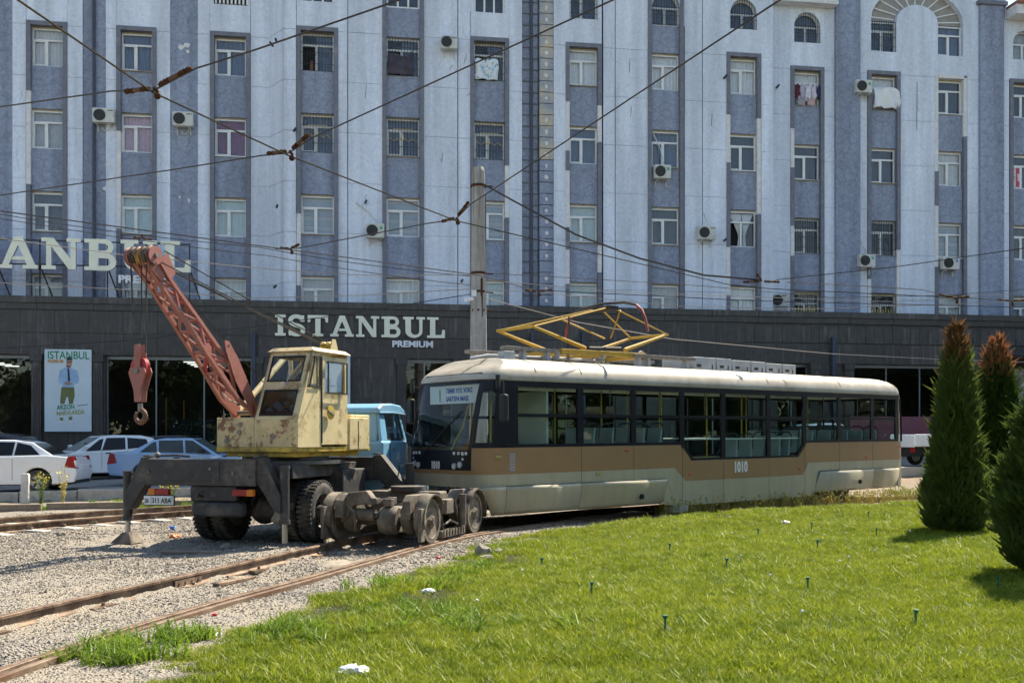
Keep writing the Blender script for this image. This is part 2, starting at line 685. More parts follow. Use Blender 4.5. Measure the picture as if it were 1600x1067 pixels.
def sweep(path, prof, zf):
    mb = MB()
    T = np.gradient(path, axis=0)
    T /= np.linalg.norm(T, axis=1)[:, None]
    rows = []
    for i, (p, t) in enumerate(zip(path, T)):
        z = zf(i)
        rows.append([(p[0] + u * t[1], p[1] - u * t[0], z + v) for u, v in prof + prof[:1]])
    return mb.grid(rows)


t1 = thing('tram_track', 'rusty tram track curving from the foreground under the derailed bogie and tram', 'tram track')
for nm, pth, m in (('rail', RAIL1, M_rail), ('rail', RAIL1B, M_rail)):
    sweep(pth, RP, lambda i: 0).build(nm, M_rail, t1, smooth=True, ang=25)
k0 = 3
gr = offset_path(RAIL1, -.10)[k0:]
sweep(gr, [(-.03, -.15), (.03, -.15), (.03, -.012), (-.03, -.012)], lambda i: 0).build('guard_rail', M_railtop, t1, bevel=.006)
# thin worn strips on the running surface
for pth in (RAIL1, RAIL1B):
    sweep(pth, [(-.022, -.01), (.022, -.01), (.022, .003), (-.022, .003)], lambda i: 0).build('running_surface', M_railtop, t1)
# sole plates with bolts along the far rail
for i in range(6, len(RAIL1B) - 20, 3):
    p = RAIL1B[i]
    t = RAIL1B[i + 1] - RAIL1B[i]
    an = math.atan2(t[1], t[0])
    mb = MB().box(-.19, .19, -.15, .05, -.165, -.125)
    mb.cyl((0, -.1, -.13), (0, -.1, -.09), .02, n=6)
    mb.xf(Matrix.Translation((p[0], p[1], 0)) @ Matrix.Rotation(an, 4, 'Z'))
    mb.build('sole_plate', M_rail, t1)
# joint bars on both near-track rails
for pth, i in ((RAIL1B, 21), (RAIL1B, 33), (RAIL1, 18), (RAIL1, 27)):
    p = pth[i]
    t = pth[i + 1] - p
    an = math.atan2(t[1], t[0])
    mb = MB().box(-.28, .28, -.035, -.012, -.12, -.05)
    for x in (-.2, -.07, .07, .2):
        mb.cyl((x, -.03, -.085), (x, -.055, -.085), .018, n=6)
    mb.xf(Matrix.Translation((p[0], p[1], 0)) @ Matrix.Rotation(an, 4, 'Z'))
    mb.build('joint_bar', M_rail, t1)

t2 = thing('tram_track', 'second tram track with concrete sleepers behind the crane truck', 'tram track')
for pth in (RAIL2, RAIL2B):
    sweep(pth, RP, lambda i: .13).build('rail', M_rail, t2, smooth=True, ang=25)
    sweep(pth, [(-.022, 0), (.022, 0), (.022, .003), (-.022, .003)], lambda i: .13).build('running_surface', M_railtop, t2)
sl = MB().box(-.12, .12, -1.3, 1.3, -.16, 0)
dist = np.concatenate([[0], np.cumsum(np.linalg.norm(np.diff(MID2, axis=0), axis=1))])
slm = None
for k in range(int(dist[-1] / .72)):
    s = k * .72
    x, y = np.interp(s, dist, MID2[:, 0]), np.interp(s, dist, MID2[:, 1])
    x2, y2 = np.interp(s + .1, dist, MID2[:, 0]), np.interp(s + .1, dist, MID2[:, 1])
    if slm is None:
        slm = sl.build('sleeper', M_conc, t2, bevel=.02)
        o = slm
    else:
        o = slm.copy()
        COL.objects.link(o)
    o.location = (x, y, .012)
    o.rotation_euler = (RNG.uniform(-.01, .01), RNG.uniform(-.01, .01), math.atan2(y2 - y, x2 - x) + RNG.uniform(-.03, .03))
    for sgn in (-1, 1):
        c = MB().box(-.05, .05, -.03, .03, 0, .05).cyl((0, 0, .05), (0, 0, .1), .015, n=6)
        an = math.atan2(y2 - y, x2 - x)
        c.xf(Matrix.Translation((x + math.sin(an) * .86, y - math.cos(an) * .86, .01)) if sgn < 0 else Matrix.Translation((x - math.sin(an) * .66, y + math.cos(an) * .66, .01)))
        if sgn < 0:
            c.build('rail_clip', M_rail, t2)

# ---- loose ballast
M_stone = []
stones = []
for k, c in enumerate([(.25, .226, .195), (.185, .162, .135), (.31, .282, .245), (.215, .175, .135), (.145, .128, .113)]):
    m = M('ballast_stone_%s' % 'abcde'[k], c, .9, var=.25, scale=20)
    for q in range(2):
        bm = bmesh.new()
        bmesh.ops.create_icosphere(bm, subdivisions=1, radius=1)
        for v in bm.verts:
            v.co *= RNG.uniform(.65, 1.15)
        sx = RNG.uniform(.8, 1.3), RNG.uniform(.6, 1.0), RNG.uniform(.45, .75)
        mb = MB()
        mb.v = [(v.co.x * sx[0], v.co.y * sx[1], v.co.z * sx[2]) for v in bm.verts]
        mb.f = [tuple(v.index for v in f.verts) for f in bm.faces]
        bm.free()
        stones.append(src('stone', mb, m))


def sample(n, x0, x1, y0, y1, keep):
    X = RNG.uniform(x0, x1, n)
    # more candidates close to the camera
    Y = y0 * (y1 / y0) ** RNG.random(n)
    k = keep(X, Y)
    return X[k], Y[k]


def keep_stone(X, Y):
    lwn = np.where(inside(LAWN, X, Y), 1, -1) * seg_dist(LAWN, X, Y, True)
    d1 = seg_dist(MID1[::2], X, Y)
    onrail = np.abs(d1 - .762) < .07
    p = np.clip(.35 - lwn * 1.2, 0, 1) * np.clip(vnoise(X, Y, 1.1, 21) * 2.6 - .45, .06, 1)
    p = np.where((d1 < 2.2), np.maximum(p, .55) * np.clip(.35 - lwn * 1.2, 0, 1), p)
    pd = np.exp(-((X + 4.6) ** 2 / 2.5 + (Y - 15.2) ** 2 / .8))
    return (RNG.random(len(X)) < p * (1 - .8 * pd)) & ~onrail & (kerb_d(X, Y) > 3)


X, Y = sample(190000, -11, 5, 5.8, 23, keep_stone)
Z = terrain(X, Y)
sc_ = RNG.uniform(.006, .0145, len(X)) * np.where(RNG.random(len(X)) < .04, 1.8, 1) * np.clip(Y / 10, .9, 1.6)
st = scatter('ballast', np.stack([X, Y, Z + sc_ * .2], 1), sc_, stones, None, 3, tilt=.8)
tag(st, 'loose grey ballast stones spread between and beside the rails', 'ballast', kind='stuff')

# ---- lawn
def leaf_mat(name, c, trans=.45, var=.3, scale=.9):
    m = bpy.data.materials.new(name)
    m.use_nodes = True
    N, L = m.node_tree.nodes, m.node_tree.links
    N.clear()
    out = N.new('ShaderNodeOutputMaterial')
    geo = N.new('ShaderNodeNewGeometry')
    oi = N.new('ShaderNodeObjectInfo')
    no = N.new('ShaderNodeTexNoise')
    no.inputs['Scale'].default_value = scale
    no.inputs['Detail'].default_value = 7
    no.inputs['Roughness'].default_value = .7
    L.new(geo.outputs['Position'], no.inputs['Vector'])
    ad = N.new('ShaderNodeMath')
    ad.operation = 'ADD'
    L.new(no.outputs['Fac'], ad.inputs[0])
    L.new(oi.outputs['Random'], ad.inputs[1])
    ramp = N.new('ShaderNodeValToRGB')
    ramp.color_ramp.elements[0].position = .35
    ramp.color_ramp.elements[1].position = 1.2
    ramp.color_ramp.elements[0].color = (c[0] * (1 - var), c[1] * (1 - var * .7), c[2] * (1 - var), 1)
    ramp.color_ramp.elements[1].color = (c[0] * (1 + var * 1.3), c[1] * (1 + var * .8), c[2] * (1 + var), 1)
    hf = N.new('ShaderNodeMath')
    hf.operation = 'MULTIPLY'
    hf.inputs[1].default_value = .75
    L.new(ad.outputs[0], hf.inputs[0])
    L.new(hf.outputs[0], ramp.inputs[0])
    df = N.new('ShaderNodeBsdfPrincipled')
    df.inputs['Roughness'].default_value = .5
    df.inputs['Specular IOR Level'].default_value = .35
    tr = N.new('ShaderNodeBsdfTranslucent')
    mx = N.new('ShaderNodeMixShader')
    mx.inputs[0].default_value = trans
    L.new(ramp.outputs[0], df.inputs['Base Color'])
    L.new(ramp.outputs[0], tr.inputs['Color'])
    L.new(df.outputs[0], mx.inputs[1])
    L.new(tr.outputs[0], mx.inputs[2])
    L.new(mx.outputs[0], out.inputs[0])
    return m


M_grass = leaf_mat('lawn_grass', (.175, .238, .018), .42, .62, .55)
M_grass2 = leaf_mat('broad_weed_grass', (.14, .23, .025))
M_dry = leaf_mat('dry_grass', (.36, .31, .13), .3)


def tuft(n, hgt, rad, wid, lean=.5, seg=3):
    mb = MB()
    for _ in range(n):
        a, r = RNG.uniform(0, 6.28), rad * math.sqrt(RNG.random())
        x, y = r * math.cos(a), r * math.sin(a)
        h = hgt * RNG.uniform(.55, 1.15)
        b = RNG.uniform(0, 6.28)
        ln = h * RNG.uniform(.1, lean * 1.6)
        w = wid * RNG.uniform(.7, 1.3)
        c = RNG.uniform(0, 6.28)
        wx, wy = math.cos(c) * w / 2, math.sin(c) * w / 2
        P = []
        for i in range(seg + 1):
            t = i / seg
            k = 1 - t ** 2 * .92
            px, py, pz = x + math.cos(b) * ln * t * t, y + math.sin(b) * ln * t * t, h * (t - .22 * lean * t * t)
            P.append([(px - wx * k, py - wy * k, pz), (px + wx * k, py + wy * k, pz)])
        mb.grid(P)
    return mb


tufts = [src('grass_tuft', tuft(17, h, .07, .0068, ln, 2), M_grass) for h, ln in ((.045, .5), (.06, .6), (.075, .7), (.04, .9), (.052, .4))]


def keep_lawn(X, Y):
    lwn = np.where(inside(LAWN, X, Y), 1, -1) * seg_dist(LAWN, X, Y, True)
    e = lwn + (vnoise(X, Y, .6, 31) - .5) * 1.1 + (vnoise(X, Y, .22, 32) - .5) * .5
    p = np.clip(e / .35 + .25, 0, 1)
    # thin, worn stretch towards the track
    worn = np.clip(2.2 - lwn, 0, 1) * np.clip(vnoise(X, Y, .9, 33) * 3 - 1.3, 0, 1)
    p *= 1 - .9 * worn
    p *= 1 - .55 * np.clip(vnoise(X, Y, .55, 35) * 3.2 - 2.0, 0, 1)
    return (RNG.random(len(X)) < p) & (np.abs(X) < Y * .56 + 2.2) & (seg_dist(MID1[::2], X, Y) > 1.0)


X, Y = sample(250000, -4, 17, 6.2, 27, keep_lawn)
Z = terrain(X, Y)
sc_ = RNG.uniform(.75, 1.2, len(X)) * np.clip(.8 + Y / 40, 1, 1.5) * (.55 + .6 * vnoise(X, Y, 1.4, 41) + .35 * vnoise(X, Y, .35, 42))
lw = seg_dist(LAWN, X, Y, True)
pick = np.where(np.clip(1.8 - lw, 0, 1) * RNG.random(len(X)) > .8, 1, 0)
g = scatter('lawn_grass', np.stack([X, Y, Z - .005], 1), sc_, tufts, None, 5, tilt=.2)
tag(g, 'bright green mown lawn filling the right foreground', 'grass', kind='stuff')

# sparse dead stalks lying in the turf
X2, Y2 = sample(9000, -4, 15, 6.2, 25, keep_lawn)
g = scatter('dead_stalks', np.stack([X2, Y2, terrain(X2, Y2)], 1), RNG.uniform(.6, 1.1, len(X2)), [src('dead_stalk', tuft(3, .085, .05, .004, 1.2, 3), M_dry) for _ in range(4)], None, 15, tilt=.3)
tag(g, 'dry straw-coloured stalks scattered through the lawn', 'grass', kind='stuff')

# coarse weeds and tall seeding grass on the track edge
weeds = [src('weed_tuft', tuft(26, h, .1, .016, .9), M_grass2) for h in (.16, .2, .13)]
pts, ss = [], []
for cx, cy, rx, ry, n in [(-3.5, 8.25, .45, .32, 42), (-2.95, 8.55, .25, .2, 18), (-3.0, 7.8, .25, .2, 14), (-1.75, 8.5, .45, .3, 24), (-1.0, 9.5, .5, .4, 26), (-.3, 9.1, .5, .35, 20), (-1.2, 11.6, .5, .35, 16), (-.6, 12.6, .5, .5, 14),
                          (-11.5, 24.3, .8, .5, 26), (-10.2, 25.6, .6, .4, 14), (-8.0, 25.6, .5, .4, 12), (-8.4, 25.3, .7, .4, 46), (-7.8, 25.1, .7, .4, 30), (-8.6, 24.5, .5, .3, 16), (12.2, 29.6, 1.2, .6, 50), (14.5, 30, 1.2, .6, 50)]:
    for _ in range(n):
        pts.append((cx + RNG.normal(0, rx * .6), cy + RNG.normal(0, ry * .6)))
        ss.append(RNG.uniform(.6, 1.15))
pts = np.array(pts)
g = scatter('weeds', np.column_stack([pts, terrain(pts[:, 0], pts[:, 1])]), ss, weeds, None, 8)
tag(g, 'clumps of coarse green weeds growing in the gravel and dirt', 'weeds', kind='stuff')
M_seed = leaf_mat('seed_heads', (.50, .45, .13), .3)


def seeding(n):
    mb = MB()
    for _ in range(n):
        x, y = RNG.normal(0, .05), RNG.normal(0, .05)
        h = RNG.uniform(.18, .42)
        dx, dy = RNG.normal(0, .06), RNG.normal(0, .06)
        mb.tube([(x, y, 0), (x + dx * .4, y + dy * .4, h * .6), (x + dx, y + dy, h)], .0028, 3)
        mb.ball((x + dx, y + dy, h), .017, 3, 1.4)
    return mb


seeds = [src('seed_stalks', seeding(4), M_seed) for _ in range(4)]
i = RNG.integers(0, 10 ** 6, 1)
n = 430
s_ = RNG.uniform(0, 1, n) ** .9
P_ = offset_path(RAIL1, -.75)
idx = np.linspace(43, 60, 200).astype(int)
base = P_[np.clip(np.interp(s_, np.linspace(0, 1, 200), idx).astype(int), 0, len(P_) - 1)]
pts = base + RNG.normal(0, .22, (n, 2))
g = scatter('seeding_grass', np.column_stack([pts, terrain(pts[:, 0], pts[:, 1])]), RNG.uniform(.6, 1.1, n), seeds, None, 9)
tag(g, 'tall thin seeding grass along the rail beneath the tram', 'grass', kind='stuff')
# ------------------------------------------------------------------ apartment building with shop podium
BR = math.atan(.155)
BORG = Vector((0, 41.7, 0))
BM = Matrix.Translation(BORG) @ Matrix.Rotation(BR, 4, 'Z')


def fac(a, y, h):
    """facade coordinates (along the wall, depth behind its plane, height) to world"""
    return BM @ Vector((a, y, h))


def stone_plaster(name, c1, c2, sc=2.6, line=.55):
    """painted render with an irregular crazy-paving pattern and mottling"""
    m = bpy.data.materials.new(name)
    m.use_nodes = True
    N, L = m.node_tree.nodes, m.node_tree.links
    b = N['Principled BSDF']
    b.inputs['Roughness'].default_value = .85
    geo = N.new('ShaderNodeNewGeometry')
    nz = N.new('ShaderNodeTexNoise')
    nz.inputs['Scale'].default_value = 2.2
    nz.inputs['Detail'].default_value = 3
    L.new(geo.outputs['Position'], nz.inputs['Vector'])
    vm = N.new('ShaderNodeVectorMath')
    vm.operation = 'MULTIPLY_ADD'
    vm.inputs[1].default_value = (.6, .6, .6)
    L.new(nz.outputs['Color'], vm.inputs[0])
    L.new(geo.outputs['Position'], vm.inputs[2])
    vo = N.new('ShaderNodeTexVoronoi')
    vo.feature = 'DISTANCE_TO_EDGE'
    vo.inputs['Scale'].default_value = sc
    L.new(vm.outputs[0], vo.inputs['Vector'])
    mr = N.new('ShaderNodeMapRange')
    mr.inputs['From Max'].default_value = .09
    mr.inputs['To Min'].default_value = 1 - line * .4
    L.new(vo.outputs['Distance'], mr.inputs['Value'])
    n2 = N.new('ShaderNodeTexNoise')
    n2.inputs['Scale'].default_value = 9
    n2.inputs['Detail'].default_value = 5
    n2.inputs['Roughness'].default_value = .7
    L.new(geo.outputs['Position'], n2.inputs['Vector'])
    rp = N.new('ShaderNodeValToRGB')
    rp.color_ramp.elements[0].position = .34
    rp.color_ramp.elements[1].position = .68
    rp.color_ramp.elements[0].color = (*c1, 1)
    rp.color_ramp.elements[1].color = (*c2, 1)
    L.new(n2.outputs['Fac'], rp.inputs[0])
    # broad rain staining
    n3 = N.new('ShaderNodeTexNoise')
    n3.inputs['Scale'].default_value = .8
    n3.inputs['Detail'].default_value = 5
    v3 = N.new('ShaderNodeVectorMath')
    v3.operation = 'MULTIPLY'
    v3.inputs[1].default_value = (2.5, 2.5, .16)
    L.new(geo.outputs['Position'], v3.inputs[0])
    L.new(v3.outputs[0], n3.inputs['Vector'])
    m3 = N.new('ShaderNodeMapRange')
    m3.inputs['From Min'].default_value = .35
    m3.inputs['From Max'].default_value = .65
    m3.inputs['To Min'].default_value = .80
    m3.inputs['To Max'].default_value = 1.06
    L.new(n3.outputs['Fac'], m3.inputs['Value'])
    ml = N.new('ShaderNodeMath')
    ml.operation = 'MULTIPLY'
    L.new(mr.outputs[0], ml.inputs[0])
    L.new(m3.outputs[0], ml.inputs[1])
    mx = N.new('ShaderNodeMix')
    mx.data_type = 'RGBA'
    mx.blend_type = 'MULTIPLY'
    mx.inputs['Factor'].default_value = 1
    L.new(rp.outputs[0], mx.inputs['A'])
    L.new(ml.outputs[0], mx.inputs['B'])
    L.new(mx.outputs['Result'], b.inputs['Base Color'])
    bp = N.new('ShaderNodeBump')
    bp.inputs['Strength'].default_value = .35
    bp.inputs['Distance'].default_value = .02
    L.new(n2.outputs['Fac'], bp.inputs['Height'])
    L.new(bp.outputs[0], b.inputs['Normal'])
    return m


M_light = stone_plaster('pale_blue_render', (.575, .64, .77), (.745, .79, .88), 1.4, .12)
M_dark = stone_plaster('slate_blue_render', (.215, .25, .345), (.33, .375, .49), 2.3, .5)
M_surr = M('grey_surround_paint', (.155, .165, .205), .8, var=.15, scale=5, dirt=(.25, .25, .27), damt=.36, dscale=3)
M_bare = M('bare_pale_plaster', (.66, .65, .66), .9, var=.12, scale=6, bump=.4, dirt=(.4, .35, .3), damt=.33, dscale=5)
M_groove = M('groove_shadow_render', (.24, .28, .38), .9)
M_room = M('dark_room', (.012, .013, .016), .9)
M_pvc = M('white_window_frame', (.72, .73, .74), .45, var=.08, scale=8, dirt=(.45, .42, .38), damt=.33, dscale=4)
M_oldf = M('tan_window_head', (.36, .31, .23), .8, var=.25, scale=9)
M_pane = glass_mat('window_glass', (.93, .94, .95), .9)
M_pane_d = glass_mat('shop_glass', (.62, .66, .68), .9)
M_pipe = M('navy_downpipe', (.035, .045, .075), .5, var=.2)
M_iron = M('black_iron', (.02, .021, .025), .55, var=.3, scale=10)
M_gold = M('yellow_ornament', (.62, .48, .12), .5)
CUR = {}
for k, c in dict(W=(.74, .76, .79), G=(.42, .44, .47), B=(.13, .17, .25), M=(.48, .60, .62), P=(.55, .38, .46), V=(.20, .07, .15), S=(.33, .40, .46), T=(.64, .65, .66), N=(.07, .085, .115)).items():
    CUR[k] = M('curtain_%s' % dict(W='white', G='grey', B='blue', M='mint', P='pink', V='plum', S='striped', T='pale', N='none_unlit_room')[k], c, .9, var=.1, scale=6)  # N is no curtain: a dark sheet painted for the unlit room

building = thing('apartment_building', 'long pale blue apartment block with slate window bands above a black shop podium', 'building', BORG, BR)
YC = -1.05
JN = [5.9, 7.71, 9.68, 11.65, 13.62, 15.59, 17.56, 21.6]
ROWS = {1: (16.0, 17.47), 2: (12.82, 14.3), 3: (9.63, 11.13), 4: (6.45, 7.95)}


def panels(a0, a1, y, mat=None, top=21.6, bottom=5.9, depth=.5, joints=JN):
    mat = mat or M_light
    prev = None
    for h0, h1 in zip(joints[:-1], joints[1:]):
        h0, h1 = max(h0, bottom), min(h1, top)
        if h1 - h0 > .05:
            ubox('wall_panel', a0 + .004, a1 - .004, y, y + depth, h0 + .008, h1 - .008, mat, building)


# backing behind the panel joints
for a0, a1, y in ((-24.5, -9.6, 0), (-9.2, 10.85, YC), (10.85, 22.3, 0), (22.3, 30, 0)):
    pass
# light wall strips: (a0, a1, plane)
for a0, a1, y in [(-24.2, -22.2, 0), (-20.68, -20.3, 0), (-19.37, -18.88, 0), (-17.37, -16.81, 0), (-15.96, -15.57, 0), (-14.07, -13.55, 0), (-12.51, -12.05, 0), (-10.49, -9.75, 0),
                  (-9.14, -8.66, YC), (-7.05, -6.69, YC), (-6.665, -5.3, YC), (-3.7, -2.36, YC), (-2.335, -1.83, YC), (-.28, .25, YC), (1.54, 2.06, YC), (3.6, 4.09, YC), (4.115, 5.48, YC),
                  (7.05, 7.8, YC), (7.825, 8.86, YC), (10.38, 10.75, YC), (10.75, 12.14, 0), (13.69, 14.16, 0), (15.29, 15.68, 0), (20.42, 20.97, 0)]:
    panels(a0, a1, y)
    # thin backing so that joints read as grooves
    ubox('groove_backing', a0, a1, y + .018, y + .4, 5.9, 21.6, M_groove, building)
panels(17.24, 18.9, 0, top=18.55)
ubox('groove_backing', 17.24, 18.9, .018, .4, 5.9, 18.54, M_groove, building)
panels(22.12, 22.46, 0, top=20.3)
panels(23.95, 30, 0, top=20.3)
# chamfered corner between the planes and the return on the right
for h0, h1 in zip(JN[:-1], JN[1:]):
    MB().prism([(-9.75, 0), (-9.14, YC), (-9.14, .5), (-9.75, .5)], 'z', h0 + .008, h1 - .008).build('corner_panel', M_light, building)
ubox('return_wall', 10.752, 10.9, YC + .02, 0, 5.9, 21.6, M_light, building)
# dark stripes
for a0, a1, y in [(-20.3, -19.37, .03), (-16.81, -15.96, .05), (-13.55, -12.51, .03)]:
    ubox('dark_stripe', a0 + .002, a1 - .002, y, y + .45, 5.9, 21.6, M_dark, building)
for a0, a1 in [(14.16, 15.29), (20.97, 22.12)]:
    ubox('pilaster', a0 + .002, a1 - .002, -.14, .4, 5.9, 20.85, M_dark, building)
    ubox('pilaster_cap', a0 - .12, a1 + .12, -.24, .4, 20.852, 21.02, M_surr, building)
# recessed service strip with downpipe and weathered blocks
ubox('recess_back', .252, 1.538, YC + .14, YC + .5, 5.9, 21.6, M_dark, building)
M_peel = M('peeling_block', (.30, .33, .38), .9, var=.2, scale=7, dirt=(.52, .44, .32), damt=.47, dscale=1.3)
for i in range(33):
    h = 6.1 + i * .455
    ubox('weathered_block', .97, 1.53, YC + .035, YC + .14, h, h + .425, M_peel if h > 12.5 else M_dark, building)
    ubox('ledge', .26, .96, YC + .09, YC + .14, h + .40, h + .44, M_surr, building)
    if i % 7 != 5:
        n = 7
        ph = RNG.uniform(0, 6)
        pl = [(1.25 + RNG.uniform(.04, .10) * math.cos(ph + 6.283 * k / n), h + .2 + RNG.uniform(.05, .12) * math.sin(ph + 6.283 * k / n)) for k in range(n)]
        MB().prism(pl, 'y', YC + .028, YC + .034).build('plaster_patch', M_bare, building)
for a, y, r_ in ((-16.38, -.06, .06), (.63, YC + .05, .065), (10.98, -.1, .07)):
    MB().cyl((a, y, 5.9), (a, y, 21.5), r_, n=10).build('downpipe', M_pipe, building, smooth=True)
MB().cyl((.92, YC + .06, 6.9), (.92, YC + .06, 21.5), .02, n=6).build('conduit', M_iron, building)

# ---- windows
GRI = {}


def grille(style):
    if style in GRI:
        return GRI[style]
    mb = MB()
    w, h = 1.24, 1.52
    n = 11
    for i in range(n + 1):
        x = -w / 2 + w * i / n
        mb.box(x - .008, x + .008, -.01, .01, 0, h)
    for z in ((.02, .38, 1.1, 1.5) if style != 'fine' else (.02, .3, .75, 1.15, 1.5)):
        mb.box(-w / 2, w / 2, -.014, -.0105, z - .01, z + .01)
    for s in (-1, 1):
        for cx, cz, r_ in ((.18, .62, .12), (.38, .62, .09), (.14, .36, .07)):
            pts = [(s * cx + r_ * (1 - t / 9) * math.cos(t), -.018, cz + r_ * (1 - t / 9) * math.sin(t)) for t in np.linspace(0, 5.6, 12)]
            mb.tube(pts, .007, 4)
    me = mb.build('grille', M_iron)
    COL.objects.unlink(me)
    gold = None
    if style in ('gold', 'yellow'):
        gb = MB()
        if style == 'gold':
            for i in range(7):
                x = -.48 + .16 * i
                gb.box(x - .03, x + .03, -.03, -.02, 1.44, 1.455)
                gb.box(x - .008, x + .008, -.032, -.0305, 1.40, 1.5)
            for x in (-.25, 0, .25):
                gb.box(x - .12, x + .12, -.03, -.02, 1.08, 1.095)
            gb.tube([(-.55 + 1.1 * t, -.03, .66 + .05 * math.sin(t * 25)) for t in np.linspace(0, 1, 30)], .008, 4)
            gb.box(-.02, .02, -.035, -.028, .68, .86)
        else:
            for i in range(9):
                x = -.52 + .13 * i
                gb.box(x - .014, x + .014, -.03, -.02, .55 + .1 * (i % 2), .85 + .1 * (i % 2))
            gb.tube([(-.6 + 1.2 * t, -.03, 1.47 + .02 * math.sin(t * 60)) for t in np.linspace(0, 1, 40)], .012, 4)
        gold = gb.build('ornament', M_gold)
        COL.objects.unlink(gold)
    GRI[style] = (me, gold)
    return GRI[style]


def curtain(a0, a1, h0, h1, y, mat, parent, waves=9, amp=.025, full=1.0, name='curtain'):
    n = waves * 4
    P = []
    for z in (h0, h1):
        P.append([(a0 + (a1 - a0) * full * i / n, y + amp * math.sin(i * math.pi / 2 + .6) + RNG.uniform(-.006, .006), z) for i in range(n + 1)])
    return MB().grid(P).build(name, mat, parent, smooth=True, ang=80)


def window(a0, a1, h0, h1, y, cur='B', gr=None, split=.46, open_left=False, tan=True, half=None):
    """two sashes under a transom light; y is the wall plane"""
    yf = y + .2
    ht = h0 + (h1 - h0) * .70
    mb = MB()
    f = .055
    mb.box(a0, a1, yf, yf + .07, h0, h0 + f)
    mb.box(a0, a1, yf, yf + .07, h1 - f, h1)
    mb.box(a0, a0 + f, yf, yf + .07, h0 + f, h1 - f)
    mb.box(a1 - f, a1, yf, yf + .07, h0 + f, h1 - f)
    mb.box(a0 + f, a1 - f, yf, yf + .07, ht - .035, ht + .035)
    am = a0 + (a1 - a0) * split
    mb.box(am - .04, am + .04, yf, yf + .07, h0 + f, ht - .035)
    if not open_left:
        q = .04
        for x0, x1, z0, z1 in ((a0 + f, am - .04, h0 + f, h0 + f + q), (a0 + f, am - .04, ht - .035 - q, ht - .035), (a0 + f, a0 + f + q, h0 + f + q, ht - .035 - q), (am - .04 - q, am - .04, h0 + f + q, ht - .035 - q)):
            mb.box(x0, x1, yf - .012, yf + .058, z0, z1)
    w = mb.build('window', M_pvc, building)
    for x0, x1, z0, z1 in ((a0 + f, am - .04, h0 + f, ht - .035), (am + .04, a1 - f, h0 + f, ht - .035), (a0 + f, a1 - f, ht + .035, h1 - f)):
        if open_left and x1 < a1 - .2 and z0 < ht:
            continue
        MB().box(x0, x1, yf + .03, yf + .034, z0, z1).build('pane', M_pane, w)
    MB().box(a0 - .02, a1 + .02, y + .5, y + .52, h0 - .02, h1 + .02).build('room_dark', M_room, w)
    if tan:
        MB().box(a0 - .01, a1 + .01, yf - .02, yf + .1, h1, h1 + .055).build('window_head', M_oldf, w)
    if cur == 'S':
        cm = [CUR['S'], CUR['G']]
        nb = 8
        for i in range(nb):
            z0 = h0 + (h1 - h0) * i / nb
            MB().box(a0 + .03, a1 - .03, yf + .12 + .005 * (i % 2), yf + .13 + .005 * (i % 2), z0, z0 + (h1 - h0) / nb * .96).build('blind', cm[i % 2], w)
    elif cur:
        if open_left:
            curtain(am, a1 - .02, h0, h1, yf + .14, CUR[cur], w, 5)
        else:
            amp = .03 if cur in 'BWTP' else .008
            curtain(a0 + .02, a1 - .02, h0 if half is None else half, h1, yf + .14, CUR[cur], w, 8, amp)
    if gr:
        g, gd = grille(gr)
        for s in (g, gd):
            if s is None:
                continue
            o = s.copy()
            COL.objects.link(o)
            o.parent = w
            o.location = ((a0 + a1) / 2, y + .1, h0 - .01)
            o.scale = ((a1 - a0) / 1.24, 1, (h1 - h0) / 1.5)
    return w


COLS = [  # a0, a1, plane, full height, rows 1-4 (curtain, grille, open)
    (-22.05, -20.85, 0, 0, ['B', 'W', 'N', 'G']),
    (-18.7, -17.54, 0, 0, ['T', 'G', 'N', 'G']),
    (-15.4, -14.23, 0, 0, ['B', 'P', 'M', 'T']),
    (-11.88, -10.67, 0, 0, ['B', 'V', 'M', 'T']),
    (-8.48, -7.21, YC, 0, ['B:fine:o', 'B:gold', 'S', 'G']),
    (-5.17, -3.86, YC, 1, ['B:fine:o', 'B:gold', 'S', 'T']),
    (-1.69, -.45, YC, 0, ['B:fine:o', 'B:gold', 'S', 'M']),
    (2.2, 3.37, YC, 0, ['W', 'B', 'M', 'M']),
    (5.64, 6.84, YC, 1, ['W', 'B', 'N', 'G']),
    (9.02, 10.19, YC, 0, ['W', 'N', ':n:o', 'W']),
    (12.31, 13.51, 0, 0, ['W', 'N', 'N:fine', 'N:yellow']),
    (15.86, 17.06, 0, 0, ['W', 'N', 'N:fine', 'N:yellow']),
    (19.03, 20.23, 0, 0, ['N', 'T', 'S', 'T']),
    (22.65, 23.8, 0, 0, ['N', 'N', 'N', 'G']),
]
